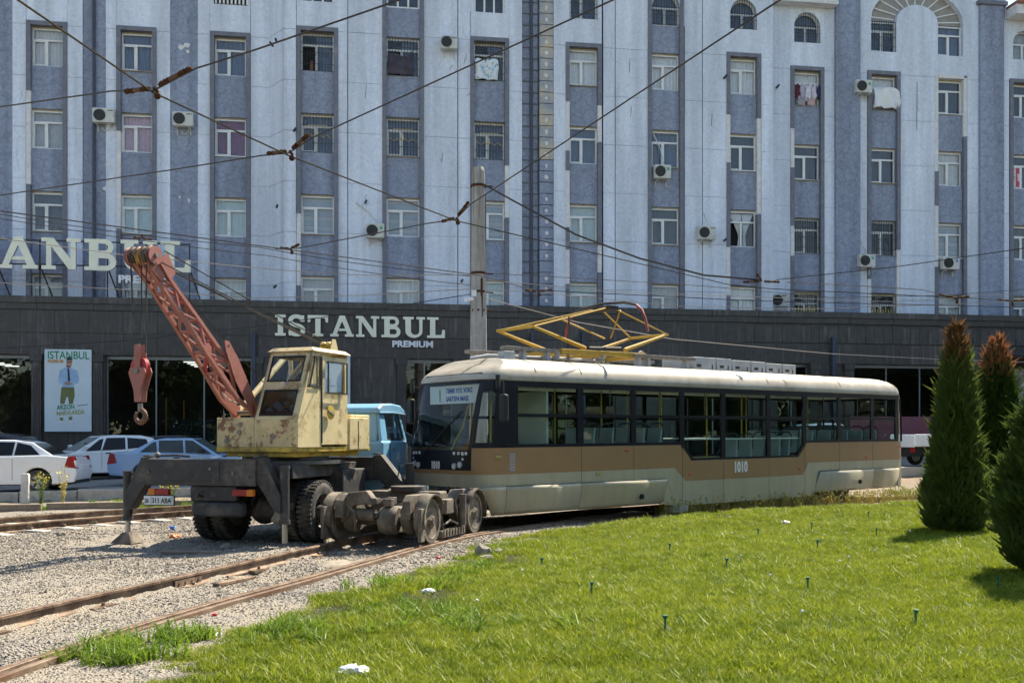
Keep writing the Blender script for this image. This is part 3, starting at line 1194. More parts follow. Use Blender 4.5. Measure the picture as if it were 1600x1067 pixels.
# stretches of surround that have lost their paint and render: (column, side, h0, h1)
BARE = [(1, 0, 11.4, 15.0), (2, 0, 9.8, 13.6), (4, 0, 7.6, 10.4), (6, 1, 10.5, 12.6), (7, 0, 13.3, 15.3), (7, 1, 13.7, 15.2), (7, 0, 10.2, 12.5), (7, 1, 8.4, 9.5), (7, 0, 7.9, 9.3),
        (9, 0, 13.1, 15.1), (9, 1, 11.0, 15.0), (9, 0, 7.6, 9.6), (10, 0, 13.3, 15.0), (10, 0, 9.5, 10.8), (11, 0, 7.0, 8.6), (11, 1, 6.9, 9.9), (12, 0, 13.4, 18.0), (12, 1, 15.0, 17.6), (12, 0, 9.2, 11.9)]
for ci, (a0, a1, y, full, rw) in enumerate(COLS):
    top = 21.6 if a0 < 22 else 20.3
    for r_ in (1, 2, 3, 4):
        h0, h1 = ROWS[r_]
        sp = rw[r_ - 1].split(':')
        window(a0, a1, h0, h1, y, sp[0] or None, sp[1] if len(sp) > 1 and sp[1] not in ('', 'n') else None, open_left=len(sp) > 2)
    for h0, h1 in ((7.95, 9.63), (11.13, 12.82), (14.3, 16.0)):
        ubox('spandrel', a0, a1, y + .1, y + .5, h0 + .06, h1, M_dark, building)
    ubox('spandrel', a0, a1, y + .1, y + .5, 5.9, 6.45, M_dark, building)
    # surround: two jambs made of painted and bare lengths, and a head
    stop = 18.66 if full else 17.69
    for side in (0, 1):
        x0, x1 = (a0 - .165, a0 - .003) if side == 0 else (a1 + .003, a1 + .165)
        cuts = sorted((b0, b1) for c, s, b0, b1 in BARE if c == ci and s == side)
        h = 5.9
        for b0, b1 in cuts:
            if b0 > h:
                ubox('surround', x0, x1, y - .05, y + .5, h, b0, M_surr, building)
            ubox('bare_surround', x0, x1, y - .02, y + .5, max(h, b0), min(b1, stop), M_bare, building)
            h = b1
        if h < stop:
            ubox('surround', x0, x1, y - .05, y + .5, h, stop if not full else 21.6, M_surr, building)
    if not full:
        ubox('surround_head', a0 - .002, a1 + .002, y - .05, y + .5, 17.53, 17.69, M_bare if ci == 12 else M_surr, building)
    x0, x1 = a0 - .165, a1 + .165
    if full and ci == 5:
        ubox('spandrel', a0, a1, y + .1, y + .5, 17.53, 18.68, M_dark, building)
        ubox('spandrel', a0, a1, y + .1, y + .5, 19.5, top, M_dark, building)
    elif full:
        ubox('spandrel', a0, a1, y + .1, y + .5, 17.53, 18.64, M_dark, building)
    elif ci in (0, 1, 2, 3):
        ubox('wall_panel', x0, x1, y, y + .5, 17.698, 21.59, M_light, building)
    elif ci in (4, 6, 7):
        ubox('wall_panel', x0, x1, y, y + .5, 17.698, 18.68, M_light, building)
        zt = 19.42 if ci != 7 else 20.0
        ubox('wall_panel', x0, a0, y, y + .5, 18.684, zt, M_light, building)
        ubox('wall_panel', a1, x1, y, y + .5, 18.684, zt, M_light, building)
        ubox('wall_panel', x0, x1, y, y + .5, zt + .004, 21.59, M_light, building)


def arch_wall(a0, a1, x0, x1, h0, hs, top, y, mat, ry=None):
    """wall panel from x0 to x1 pierced by an opening a0..a1 with a rounded head springing at hs"""
    rx = (a1 - a0) / 2
    ry = ry or rx
    c = (a0 + a1) / 2
    arc = [(c + rx * math.cos(t), hs + ry * math.sin(t)) for t in np.linspace(0, math.pi, 15)]
    # right half and left half as two polygons
    rt = [(a1, h0), (x1, h0), (x1, top), (c, top)] + [arc[i] for i in range(7, -1, -1)]
    lf = [(x0, h0), (a0, h0)] + [arc[i] for i in range(14, 6, -1)] + [(c, top), (x0, top)]
    for pl in (rt, lf):
        MB().prism(pl, 'y', y, y + .5).build('arch_wall', mat, building)


def arch_window(a0, a1, h0, hs, y, gr=True, cur='B'):
    rx = (a1 - a0) / 2
    c = (a0 + a1) / 2
    yf = y + .2
    mb = MB()
    f = .06
    mb.box(a0, a0 + f, yf, yf + .07, h0, hs)
    mb.box(a1 - f, a1, yf, yf + .07, h0, hs)
    mb.box(a0 + f, a1 - f, yf, yf + .07, h0, h0 + f)
    mb.box(a0 + f, a1 - f, yf, yf + .07, hs - .03, hs + .03)
    mb.box(c - .04, c + .04, yf, yf + .07, h0 + f, hs - .03)
    for k in range(12):
        t0, t1 = math.pi * k / 12, math.pi * (k + 1) / 12
        pl = [(c + r_ * math.cos(t), hs + r_ * math.sin(t)) for r_, t in ((rx, t0), (rx, t1), (rx - f, t1), (rx - f, t0))]
        mb.prism(pl, 'y', yf, yf + .07)
    w = mb.build('window', M_pvc, building)
    arc = [(c + (rx - .03) * math.cos(t), hs + (rx - .03) * math.sin(t)) for t in np.linspace(0, math.pi, 13)]
    MB().prism([(a0 + .03, h0 + .03), (a1 - .03, h0 + .03)] + arc, 'y', yf + .03, yf + .034).build('pane', M_pane, w)
    curtain(a0, a1, h0, hs + rx * .9, yf + .16, CUR[cur], w, 8, .03)
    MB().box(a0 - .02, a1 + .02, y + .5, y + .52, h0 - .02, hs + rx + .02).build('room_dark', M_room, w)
    if gr:
        g = MB()
        for i in range(12):
            x = a0 + (a1 - a0) * i / 11
            zz = hs + math.sqrt(max(rx * rx - (x - c) ** 2, 0))
            g.box(x - .008, x + .008, y + .03, y + .045, h0 - .02, zz)
        for z in (h0 + .02, h0 + .4, hs):
            g.box(a0, a1, y + .024, y + .0295, z - .01, z + .01)
        for s in (-1, 1):
            for cx, cz in ((.15, .25), (.38, .25), (.27, .5)):
                g.tube([(c + s * cx + .09 * (1 - t / 9) * math.cos(t), y + .02, h0 + cz + .09 * (1 - t / 9) * math.sin(t)) for t in np.linspace(0, 5.6, 10)], .007, 4)
        g.build('grille', M_iron, w)


arch_wall(5.64, 6.84, 5.475, 7.05, 18.644, 19.4, 21.6, YC + .002, M_light)
arch_window(5.64, 6.84, 18.66, 19.4, YC)
ubox('wall_panel', 8.86, 10.38, YC, YC + .5, 17.698, 18.685, M_light, building)
arch_wall(9.02, 10.19, 8.86, 10.38, 18.69, 19.35, 21.6, YC, M_light)
arch_window(9.02, 10.19, 18.69, 19.35, YC)
ubox('wall_panel', 12.14, 13.69, 0, .5, 17.698, 18.725, M_light, building)
arch_wall(12.31, 13.51, 12.14, 13.69, 18.73, 19.44, 21.6, 0, M_light)
arch_window(12.31, 13.51, 18.73, 19.44, 0)
ubox('wall_panel', 22.46, 23.95, 0, .5, 17.698, 18.575, M_light, building)
arch_wall(22.65, 23.8, 22.46, 23.95, 18.58, 19.3, 20.3, 0, M_light)
arch_window(22.65, 23.8, 18.58, 19.3, 0, gr=False, cur='G')
# twin windows joined by one large round arch
HS = 19.95
ubox('wall_panel', 15.68, 17.24, 0, .5, 17.698, 18.545, M_light, building)
ubox('wall_panel', 18.9, 20.42, 0, .5, 17.698, 18.545, M_light, building)
arch_wall(15.86, 20.23, 15.68, 20.42, 18.55, HS, 21.6, 0, M_light, ry=1.45)
ci_ = (17.06 + 19.03) / 2
arc = [(ci_ + .985 * math.cos(t), HS - .05 + .8 * math.sin(t)) for t in np.linspace(0, math.pi, 13)]
MB().prism([(17.06, 18.55), (19.03, 18.55)] + arc, 'y', 0.02, .5).build('arch_pier', M_light, building)
M_fan = M('fanlight_grey', (.30, .28, .26), .8, var=.2)
fl = [(ci_ + 2.18 * math.cos(t), HS + 1.45 * math.sin(t)) for t in np.linspace(0, math.pi, 19)]
MB().prism(fl, 'y', .24, .48).build('fanlight', M_fan, building)
sp = MB()
for t in np.linspace(.12, math.pi - .12, 11):
    sp.bar((ci_ + 1.0 * math.cos(t), .22, HS + .78 * math.sin(t)), (ci_ + 2.15 * math.cos(t), .22, HS + 1.42 * math.sin(t)), .05, .05, (0, 1, 0))
sp.build('fanlight_bars', M_pvc, building)
for a0, a1, g in ((15.86, 17.06, 'fine'), (19.03, 20.23, None)):
    window(a0, a1, 18.56, HS - .05, 0, 'B', g, split=.5, tan=False)
# three-light top-floor windows and a vent
for a0, a1, h0, h1, y in ((-8.48, -7.21, 18.68, 19.42, YC), (-5.17, -3.86, 18.68, 19.5, YC), (-1.69, -.45, 18.68, 19.42, YC)):
    mb = MB()
    yf = y + .12
    for z0, z1 in ((h0, h0 + .06), (h1 - .06, h1)):
        mb.box(a0, a1, yf, yf + .08, z0, z1)
    for k in range(4):
        x = a0 + (a1 - a0 - .07) * k / 3
        mb.box(x, x + .07, yf, yf + .08, h0 + .06, h1 - .06)
    w = mb.build('window', M_pvc, building)
    MB().box(a0 + .02, a1 - .02, yf + .03, yf + .034, h0, h1).build('pane', M_pane, w)
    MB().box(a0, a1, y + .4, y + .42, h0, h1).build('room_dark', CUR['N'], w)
window(2.2, 3.37, 18.69, 20.0, YC, 'B', 'fine')
mb = MB()
for i in range(9):
    mb.box(-11.85 + i * .15, -11.78 + i * .15, -.03, .02, 18.8, 19.3)
mb.build('vent_grille', M_pvc, building)
MB().box(-11.9, -10.6, -.012, -.004, 18.78, 19.32).build('vent_back', M_room, building)
# eaves and roof pieces
ubox('eaves', 22.3, 30, -.75, .5, 20.3, 20.72, M_bare, building)
ubox('roof_edge', 22.3, 30, -.85, 6, 20.724, 20.86, M('roof_tiles', (.28, .1, .07), .8), building)
ubox('ledge_slab', 11.3, 14.1, -.5, .0, 20.25, 20.5, M_bare, building)
ubox('building_mass', -24.2, 22.28, .56, 13, 5.9, 21.6, M_dark, building)
ubox('building_mass', 22.3, 30, .56, 13, 5.9, 20.29, M_dark, building)
ubox('side_wall', 22.24, 22.298, -.02, .5, 20.3, 21.6, M_light, building)

# ---- stubs, brackets and cables on the wall
for a, h, y in ((-9.4, 17.0, YC), (-9.55, 16.85, YC), (-9.4, 10.6, YC), (-9.5, 7.5, YC), (8.75, 16.6, YC), (8.75, 9.85, YC), (-8.75, 13.6, YC), (11.5, 16.7, 0), (-6.0, 10.9, YC), (-2.2, 7.9, YC)):
    MB().cyl((a, y, h), (a + RNG.uniform(-.12, .12), y - .3, h + .02), .045, n=8).build('pipe_stub', M_iron, building)
for a, h, dx, dz, y in ((-6.0, 15.0, .05, .5, YC), (-2.0, 15.3, .25, .2, YC), (-2.1, 16.6, .1, .35, YC), (-2.7, 16.3, .15, .2, YC), (-3.0, 12.6, .04, .4, YC), (4.7, 16.6, .02, .6, YC), (4.75, 14.8, .03, .4, YC), (8.2, 14.6, .03, .5, YC), (18.0, 15.2, .02, 2.1, 0), (-12.9, 17.9, .02, .2, 0)):
    MB().cyl((a, y - .012, h), (a + dx, y - .014, h + dz), .009, n=4).build('loose_cable', M_iron, building)

# ---- chips, patches and cracks in the render
for a, h, s_, y in ((-13.15, 17.0, .16, .03), (-12.93, 17.1, .18, .03), (-12.9, 16.85, .1, .03), (-15.75, 11.5, .2, 0), (-16.0, 11.35, .12, 0), (-15.9, 12.3, .09, 0), (-13.2, 11.1, .08, .03), (-12.85, 11.0, .1, .03), (19.0, 17.6, .22, 0), (15.75, 18.3, .1, 0), (-.1, 12.3, .08, YC), (2.0, 9.3, .07, YC), (7.6, 12.9, .07, YC), (17.6, 12.0, .07, 0), (11.6, 14.0, .09, 0), (-19.1, 13.2, .07, 0), (4.3, 8.6, .08, YC), (-6.2, 16.9, .06, YC)):
    n = 9
    ph = RNG.uniform(0, 6)
    pl = [(a + s_ * RNG.uniform(.35, 1.0) * math.cos(ph + 6.283 * k / n), h + s_ * RNG.uniform(.4, 1.1) * math.sin(ph + 6.283 * k / n)) for k in range(n)]
    MB().prism(pl, 'y', y - .004, y + .01).build('chipped_patch', M_bare, building)
for k in range(34):
    a, h, y = [(-19.1, 0), (-17.1, 0), (-14.0, 0), (-12.3, 0), (-10.1, 0), (-6.0, YC), (-3.1, YC), (-2.1, YC), (0.0, YC), (1.8, YC), (4.7, YC), (7.4, YC), (8.3, YC), (11.7, 0), (13.9, 0), (18.1, 0), (20.6, 0)][k % 17] + (0,)
    y, h = h, RNG.uniform(7.5, 19)
    a += RNG.uniform(-.12, .12)
    pts = [(a, y - .002, h)]
    for _ in range(7):
        a += RNG.uniform(-.05, .05)
        h -= RNG.uniform(.05, .16)
        pts.append((a, y - .002, h))
    MB().tube(pts, .0045, 3).build('crack', M_groove, building)
for ci, r_ in ((0, 1), (1, 3), (2, 1), (3, 2), (4, 3), (5, 2), (6, 3), (7, 1), (8, 2), (9, 2), (10, 2), (11, 2), (12, 1), (12, 3), (8, 3), (2, 3), (7, 3)):
    a0, a1, y = COLS[ci][:3]
    h0 = ROWS[r_][0]
    MB().box(a0 - .02, a1 + .02, y + .02, y + .24, h0 - .03, h0 - .002).build('window_sill', M_oldf if ci % 3 else M_pvc, building)

# ---- shop podium
M_gran = M('black_granite', (.040, .034, .031), .42, var=.3, scale=4, dirt=(.11, .10, .094), damt=.36, dscale=3, streak=True, spec=.5)
M_gran2 = M('worn_granite', (.052, .045, .041), .5, var=.35, scale=3, dirt=(.135, .125, .118), damt=.38, dscale=2.2, streak=True)
YP = -1.6
ubox('podium_core', -30, 34, YP + .04, YP + .4, 4.76, 6.6, M_gran, building)
ubox('podium_roof', -30, 34, YP + .02, .6, 6.44, 6.62, M_gran, building)
for i in range(32):
    a = -30 + i * 2
    ubox('cap_stone', a + .006, a + 1.994, YP - .12, YP + .5, 6.66, 6.90, M_gran2 if i % 3 else M_gran, building)
    ubox('moulding', a + .006, a + 1.994, YP - .06, YP + .3, 6.42, 6.655, M_gran, building)
a = -29.6
while a < 33:
    w = 1.22
    for h0, h1 in ((4.76, 5.56), (5.57, 6.41)):
        if a > 8.8 and h0 > 5.5:
            for k in range(3):
                ubox('stone_tile', a + k * w / 3 + .006, a + (k + 1) * w / 3 - .006, YP - .012 - .008 * ((k + int(a * 7)) % 2), YP + .04, h0 + .05, h1 - .12, M_gran if k % 2 else M_gran2, building)
        else:
            ubox('stone_tile', a + .004, a + w - .004, YP - RNG.uniform(0, .006), YP + .04, h0 + .004, h1 - .004, M_gran2 if RNG.random() < .4 else M_gran, building)
    a += w
PIERS = [(-26.5, -24), (-18.15, -15.6), (-10.3, -4.8), (-2.6, 0), (4, 6.5), (9.8, 10.86), (12.26, 14.25), (18.9, 20.5), (24, 30)]
for p0, p1 in PIERS:
    ubox('pier_core', p0, p1, YP + .04, YP + .6, 0, 4.76, M_gran, building)
    n = max(1, round((p1 - p0) / .95))
    w = (p1 - p0) / n
    for i in range(n):
        for j in range(6):
            ubox('stone_tile', p0 + i * w + .004, p0 + (i + 1) * w - .004, YP - RNG.uniform(0, .006), YP + .04, .1 + j * .776, .1 + (j + 1) * .776 - .006, M_gran2 if RNG.random() < .35 else M_gran, building)
for a in (-15.85, -18.0, -4.6 + .0, -10.05, 12.45, 13.95, 19.1, 20.3):
    ubox('fluted_pilaster', a - .17, a + .17, YP - .12, YP, .2, 4.5, M_gran2, building)
    ubox('pilaster_head', a - .22, a + .22, YP - .18, YP, 4.5, 4.755, M_gran, building)
    for k in (-.09, 0, .09):
        ubox('pilaster_rib', a + k - .02, a + k + .02, YP - .14, YP - .1201, .3, 4.3, M_gran, building)
for a, h0, h1 in ((-10.2, 4.0, 5.7), (.55, 4.0, 5.85), (2.62, 4.0, 5.9), (13.25, 3.6, 5.85)):
    ubox('rain_pipe', a - .07, a + .07, YP - .2, YP - .02, h0 - 3, h1, M_pipe, building)
M_alu = M('grey_aluminium', (.20, .21, .22), .4, metal=.6, var=.1)
M_lampw = emit_mat('shop_lamp', (1, .98, .94), 1.0)
M_shop = M('shop_back_wall', (.055, .05, .045), .8, var=.5, scale=1.2)
M_shopf = M('shop_floor', (.08, .075, .07), .3)
OPEN = [(-24, -18.15), (-15.6, -10.3), (-4.8, -2.6), (0, 4), (6.5, 9.8), (10.86, 12.26), (14.25, 18.9), (20.5, 24)]
for a0, a1 in OPEN:
    n = max(2, round((a1 - a0) / 1.8))
    mb = MB()
    mb.box(a0, a1, YP + .25, YP + .32, 4.62, 4.75)
    mb.box(a0, a1, YP + .25, YP + .32, .3, .55)
    for i in range(n + 1):
        x = a0 + (a1 - a0 - .05) * i / n
        mb.box(x, x + .05, YP + .25, YP + .32, .55, 4.62)
    w = mb.build('shop_window', M_alu, building)
    for i in range(n):
        x = a0 + (a1 - a0 - .05) * i / n
        MB().box(x + .052, x + (a1 - a0 - .05) / n - .002, YP + .28, YP + .29, .552, 4.618).build('pane', M_pane_d, w)
ubox('shop_rear_wall', -29, 33, 4.6, 4.8, 0, 4.9, M_shop, building)
ubox('shop_floor', -29, 33, YP + .3, 4.6, .1, .3, M_shopf, building)
ubox('shop_ceiling', -29, 33, YP + .42, 4.6, 4.7, 4.755, M('shop_ceiling_panels', (.22, .22, .22), .8), building)
for a in np.arange(-23.5, 23, 2.6):
    if a > -2.6:
        continue
    for yy in (.3, 1.2, 2.1, 3.0, 3.9):
        if RNG.random() < .7:
            ubox('ceiling_lamp', a, a + .55, yy, yy + .07, 4.66, 4.694, M_lampw, building)
# stock and racks seen dimly behind the glass
GAR = [M('garment_%s' % n, c, .9) for n, c in (('rust', (.3, .08, .04)), ('olive', (.1, .12, .05)), ('navy', (.04, .05, .1)), ('white', (.5, .5, .48)), ('tan', (.32, .22, .12)), ('orange', (.6, .25, .03)))]
for a0, a1 in ((-23, -18.6), (-15.2, -10.8), (-4.5, -2.9), (15, 18.5)):
    x = a0
    while x < a1:
        yy = RNG.uniform(.2, 2.5)
        rack = MB()
        rack.cyl((x, yy, .3), (x, yy, 1.75), .02, n=6).cyl((x + 1.1, yy, .3), (x + 1.1, yy, 1.75), .02, n=6).cyl((x, yy, 1.74), (x + 1.1, yy, 1.74), .015, n=6)
        rk = rack.build('clothes_rail', M_alu, building)
        for k in range(7):
            q = x + .1 + k * .14
            MB().prism([(q, .75), (q + .1, .75), (q + .11, 1.55), (q + .06, 1.7), (q, 1.55)], 'y', yy - .2, yy + .2).build('garment', GAR[RNG.integers(0, 5)], rk)
        x += 1.7
for a, h in ((-13.9, 3.3), (-13.55, 3.2), (-12.9, 3.1)):
    ubox('display_light_bar', a, a + .04, -1.0, -.96, .6, h, M('amber_bar_%d' % int(-a * 10), (.75, .33, .03), .4), building)
# white display wall panel with dark marbling in the second window
ubox('marble_screen', -13.4, -11.2, YP + .5, YP + .55, .4, 2.4, M('green_marble', (.03, .045, .04), .2, var=.3, dirt=(.45, .5, .48), damt=.36, dscale=4, dw=.04), building)
# ------------------------------------------------------------------ tram
TA = math.atan2(.639, .769)
tram = thing('tram', 'beige and brown single-car tram with raised yellow pantograph, numbered 1010', 'tram', (-.12, 19.1, 0), rot=(0, -.0062, TA))
M_cream = M('cream_tram_paint', (.41, .37, .265), .42, var=.05, scale=1.5, coat=.1, dirt=(.30, .265, .19), damt=.36, dscale=.9, streak=True, dw=.4)
M_brown = M('brown_tram_paint', (.31, .175, .078), .45, var=.06, scale=1.5, coat=.05, dirt=(.30, .185, .095), damt=.36, dscale=.9, streak=True, dw=.4)
M_tblack = M('black_window_mask', (.012, .013, .018), .35, var=.2, spec=.2)
M_tglass = glass_mat('tram_glass', (.90, .96, .93), .45)
M_tglass2 = glass_mat('windscreen_glass', (.75, .80, .80), .8)
M_roofp = M('tram_roof_paint', (.44, .395, .32), .5, var=.08, scale=2, dirt=(.29, .245, .18), damt=.46, dscale=1.1, dw=.3)
M_seam = M('dark_seam', (.03, .028, .025), .8)
M_tgrey = M('tram_interior_grey', (.42, .44, .41), .6, var=.06)
M_seat = M('seat_grey_green', (.28, .32, .32), .6, var=.1)
M_seatd = M('seat_dark_frame', (.03, .034, .036), .5)
M_tyel = M('yellow_pole', (.62, .44, .06), .4, var=.1)
M_pant = M('yellow_pantograph_paint', (.46, .27, .02), .5, var=.15, scale=8, dirt=(.30, .17, .02), damt=.38, dscale=4)
M_lampor = M('orange_lens', (.55, .09, .02), .3)
M_white = M('white_paint', (.75, .76, .76), .5, var=.05)
M_under = M('dark_underframe', (.02, .019, .018), .85, var=.4, scale=5)
M_wood = M('weathered_board', (.22, .20, .175), .9, var=.3, scale=9, bump=.4)
M_alub = M('grey_box_paint', (.36, .38, .40), .55, var=.08, dirt=(.25, .23, .2), damt=.4)
M_rub = M('black_rubber', (.016, .016, .017), .75, var=.3)

JS = [0.0, 1.98, 3.51, 5.06, 6.49, 8.21, 9.69, 11.23, 12.82, 14.12]
W_ = 2.5


def tp(name, poly, mat, far=False, d0=0.0, d1=.045, parent=None, bevel=0.0):
    """side panel: polygon in (s, h), outer face at depth d0 inside the side plane"""
    y0, y1 = (d0, d1) if not far else (W_ - d1, W_ - d0)
    return MB().prism(poly, 'y', y0, y1).build(name, mat, parent or tram, bevel=bevel)


def rect(a, b, c, d):
    return [(a, c), (b, c), (b, d), (a, d)]


g = .006
for far in (False, True):
    # brown band, stepping down under the low windows
    for i, (s0, s1) in enumerate(zip(JS[:-1], JS[1:])):
        a, b_ = s0 + g, s1 - g
        if i < 2 or i > 6:
            br, cr = rect(a, b_, 1.0, 1.5), rect(a, b_, .775, .998)
        elif i == 2:
            br = [(a, 1.0), (4.8, 1.0), (b_, .80), (b_, 1.5), (a, 1.5)]
            cr = [(a, .775), (4.52, .775), (4.86, .16), (b_, .16), (b_, .798), (4.8, .998), (a, .998)]
        elif i == 3:
            br = [(a, .80), (5.17, .70), (b_, .70), (b_, 1.15), (5.37, 1.15), (a, 1.46)]
            cr = [(a, .16), (b_, .16), (b_, .698), (5.17, .698), (a, .798)]
        elif i == 4:
            br, cr = rect(a, b_, .70, 1.15), rect(a, b_, .16, .698)
        elif i == 5:
            br = [(a, .70), (9.58, .70), (b_, .80), (b_, 1.46), (9.40, 1.15), (a, 1.15)]
            cr = [(a, .16), (b_, .16), (b_, .798), (9.58, .698), (a, .698)]
        else:
            br = [(a, .80), (9.84, 1.0), (b_, 1.0), (b_, 1.5), (a, 1.5)]
            cr = [(a, .16), (9.86, .16), (10.28, .785), (b_, .785), (b_, .998), (9.84, .998), (a, .798)]
        tp('side_panel', br, M_brown, far, 0, .045, bevel=.004)
        tp('lower_panel', cr, M_cream, far, 0, .045, bevel=.004)
    ubox('wall_lining', .1, 14.1, .05 if not far else W_ - .09, .09 if not far else W_ - .05, .35, 1.48 if False else 1.13, M_tgrey, tram)
    # black window band: rails and posts
    fr = MB()
    y0, y1 = (.0, .05) if not far else (W_ - .05, W_)
    for a, b_, z0, z1 in ((.02, 14.16, 2.66, 2.775), (.02, 14.16, 2.085, 2.15)):
        fr.box(a, b_, y0, y1, z0, z1)
    for a, b_ in ((.02, 5.0), (9.76, 14.16)):
        fr.box(a, b_, y0, y1, 1.503, 1.565)
    fr.build('window_band_rail', M_tblack, tram)
    for i, s in enumerate(JS):
        w0, w1 = .07, .07
        if i == 0:
            w0, w1 = -.02, .42 - .1
        if i in (1,):
            w0, w1 = .1, .07
        z0 = 1.566 if i < 3 or i > 6 else 1.2
        if i in (3, 6):
            z0 = 1.52
        po = MB()
        a, b_ = s - w0, s + w1
        if i == 9:
            a, b_ = s - .12, s + .04
        po.box(a, b_, y0 + .001, y1 - .001, 2.15, 2.66)
        po.box(a, b_, y0 + .001, y1 - .001, z0, 2.085)
        po.build('window_post', M_tblack, tram)
    # low window surround
    for pl in ([(4.99, 1.56), (5.0, 1.46), (5.36, 1.145), (5.44, 1.145), (5.44, 1.19), (5.12, 1.48), (5.12, 1.56)],
               [(9.76, 1.56), (9.75, 1.46), (9.41, 1.145), (9.33, 1.145), (9.33, 1.19), (9.62, 1.48), (9.62, 1.56)],
               rect(5.4405, 9.3295, 1.15, 1.2)):
        tp('low_window_frame', pl, M_tblack, far, 0.0, .05)
    # panes
    yy = (.022, .026) if not far else (W_ - .026, W_ - .022)
    for i, (s0, s1) in enumerate(zip(JS[:-1], JS[1:])):
        a, b_ = s0 + .07, s1 - .07
        if i == 0:
            a = .32
        MB().box(a, b_, *yy, 2.15, 2.66).build('upper_pane', M_tglass, tram)
        if i == 3:
            pl = [(5.12, 1.48), (5.44, 1.19), (b_, 1.19), (b_, 2.09), (5.12, 2.09)]
        elif i == 5:
            pl = [(a, 1.19), (9.33, 1.19), (9.62, 1.48), (9.62, 2.09), (a, 2.09)]
        else:
            pl = rect(a, b_, 1.19 if i == 4 else 1.56, 2.09)
        MB().prism(pl, 'y', *yy).build('lower_pane', M_tglass, tram)
        if i > 0 and not far:
            m_ = a + (b_ - a) * .55
            MB().box(m_ - .012, m_ + .012, yy[0] - .012, yy[0] - .002, 2.16, 2.65).build('sliding_sash', M_seatd, tram)
    # grab rail across the low windows
    MB().cyl((5.15, .12 if not far else W_ - .12, 1.62), (9.6, .12 if not far else W_ - .12, 1.62), .015, n=6).build('window_rail', M_white, tram)

# skirts, gently curved in section
def skirt(poly_s, far=False):
    (a0, a1, b0, b1) = poly_s          # top start/end, bottom start/end
    P = []
    for t in np.linspace(0, 1, 9):
        h = .765 - .53 * t
        out = -.035 + .10 * (t - .12) ** 2 + .02 * t
        a, b_ = a0 + (b0 - a0) * t, a1 + (b1 - a1) * t
        y = out if not far else W_ - out
        P.append([(a, y, h), (b_, y, h)])
    return MB().grid(P).build('skirt_panel', M_cream, tram, smooth=True, solid=.02)


for far in (False, True):
    for q in (((-.62, -.01, -.3, -.01),) if not far else ()) + ((.005, 1.94, .005, 1.94), (1.955, 4.5, 1.955, 4.44), (10.31, 12.81, 10.08, 12.81), (12.825, 14.12, 12.825, 14.1)):
        skirt(q, far)
for far in (False, True):
    tp('skirt_end_panel', [(4.515, .772), (4.45, .22), (4.86, .165)], M_cream, far, .004, .04)
    tp('skirt_end_panel', [(10.285, .78), (9.87, .165), (10.07, .22)], M_cream, far, .004, .04)
for s, h in ((3.72, .42), (12.15, .45)):
    MB().cyl((s, -.05, h), (s, .02, h), .055, n=14).build('jack_hole', M_room, tram)
for s, h in ((3.3, 1.40), (5.3, .84), (9.45, .85), (12.5, 1.08), (14.2, 1.35)):
    MB().box(s - .05, s + .05, -.025, -.001, h - .02, h + .02).build('side_marker', M_lampor, tram, bevel=.008)
mb = MB()
for k in range(7):
    mb.box(.1, .24, -.008, -.001, 1.06 + k * .05, 1.09 + k * .05)
mb.build('vent_louvre', M_alub, tram)
for s, h in ((-.18, 1.33), (2.45, .94)):
    MB().box(s - .07, s + .07, -.018, -.001, h - .025, h + .025).build('hatch_handle', M('brass_%d' % int(h * 100), (.42, .34, .14), .4, metal=.5), tram, bevel=.006)
for txt, x, z, sz, px in (('1010', 6.85, .85, .34, .76),):
    t = text_mb(txt, sz, .002, .014, sx=px)
    t.xf(Matrix.Translation((x, -.006, z)))
    t.build('fleet_number', M_white, tram)

# ---- nose: a boxy rounded front swept through its height
def sf(h):
    return float(np.interp(h, [.2, .75, 1.1, 1.5, 2.0, 2.5, 2.8, 2.95], [-.6, -.70, -.72, -.70, -.60, -.47, -.37, -.30]))


def nose(ph, h, off=0.0):
    """ph in degrees from the centre line (negative: near side)"""
    c, s_ = math.cos(R(ph)), math.sin(R(ph))
    e = .50
    hw = 1.25 - .05 * max(0, h - 1.5) ** 1.5 * .0
    u = 1.25 + (hw + off) * math.copysign(abs(s_) ** e, s_)
    s0 = .02
    s = s0 - (s0 - sf(h) + off) * abs(c) ** e
    return (s, u, h)


PH = sorted(set([-90, -82, -74, -68, -60, -50, -40, -30, -24, -18, -13, -9, -6, -3, -1, 0] + [90, 82, 74, 68, 60, 50, 40, 30, 24, 18, 13, 9, 6, 3, 1]))


def patch(name, p0, p1, h0, h1, mat, off=0.0, n=8, parent=None, solid=0.0, mx=0):
    ps = [p0] + [p for p in PH if p0 < p < p1] + [p1]
    P = [[nose(p, h, off) for p in ps] for h in np.linspace(h0, h1, n)]
    return MB().grid(P).build(name, mat, parent or tram, smooth=True, solid=solid, ang=50)


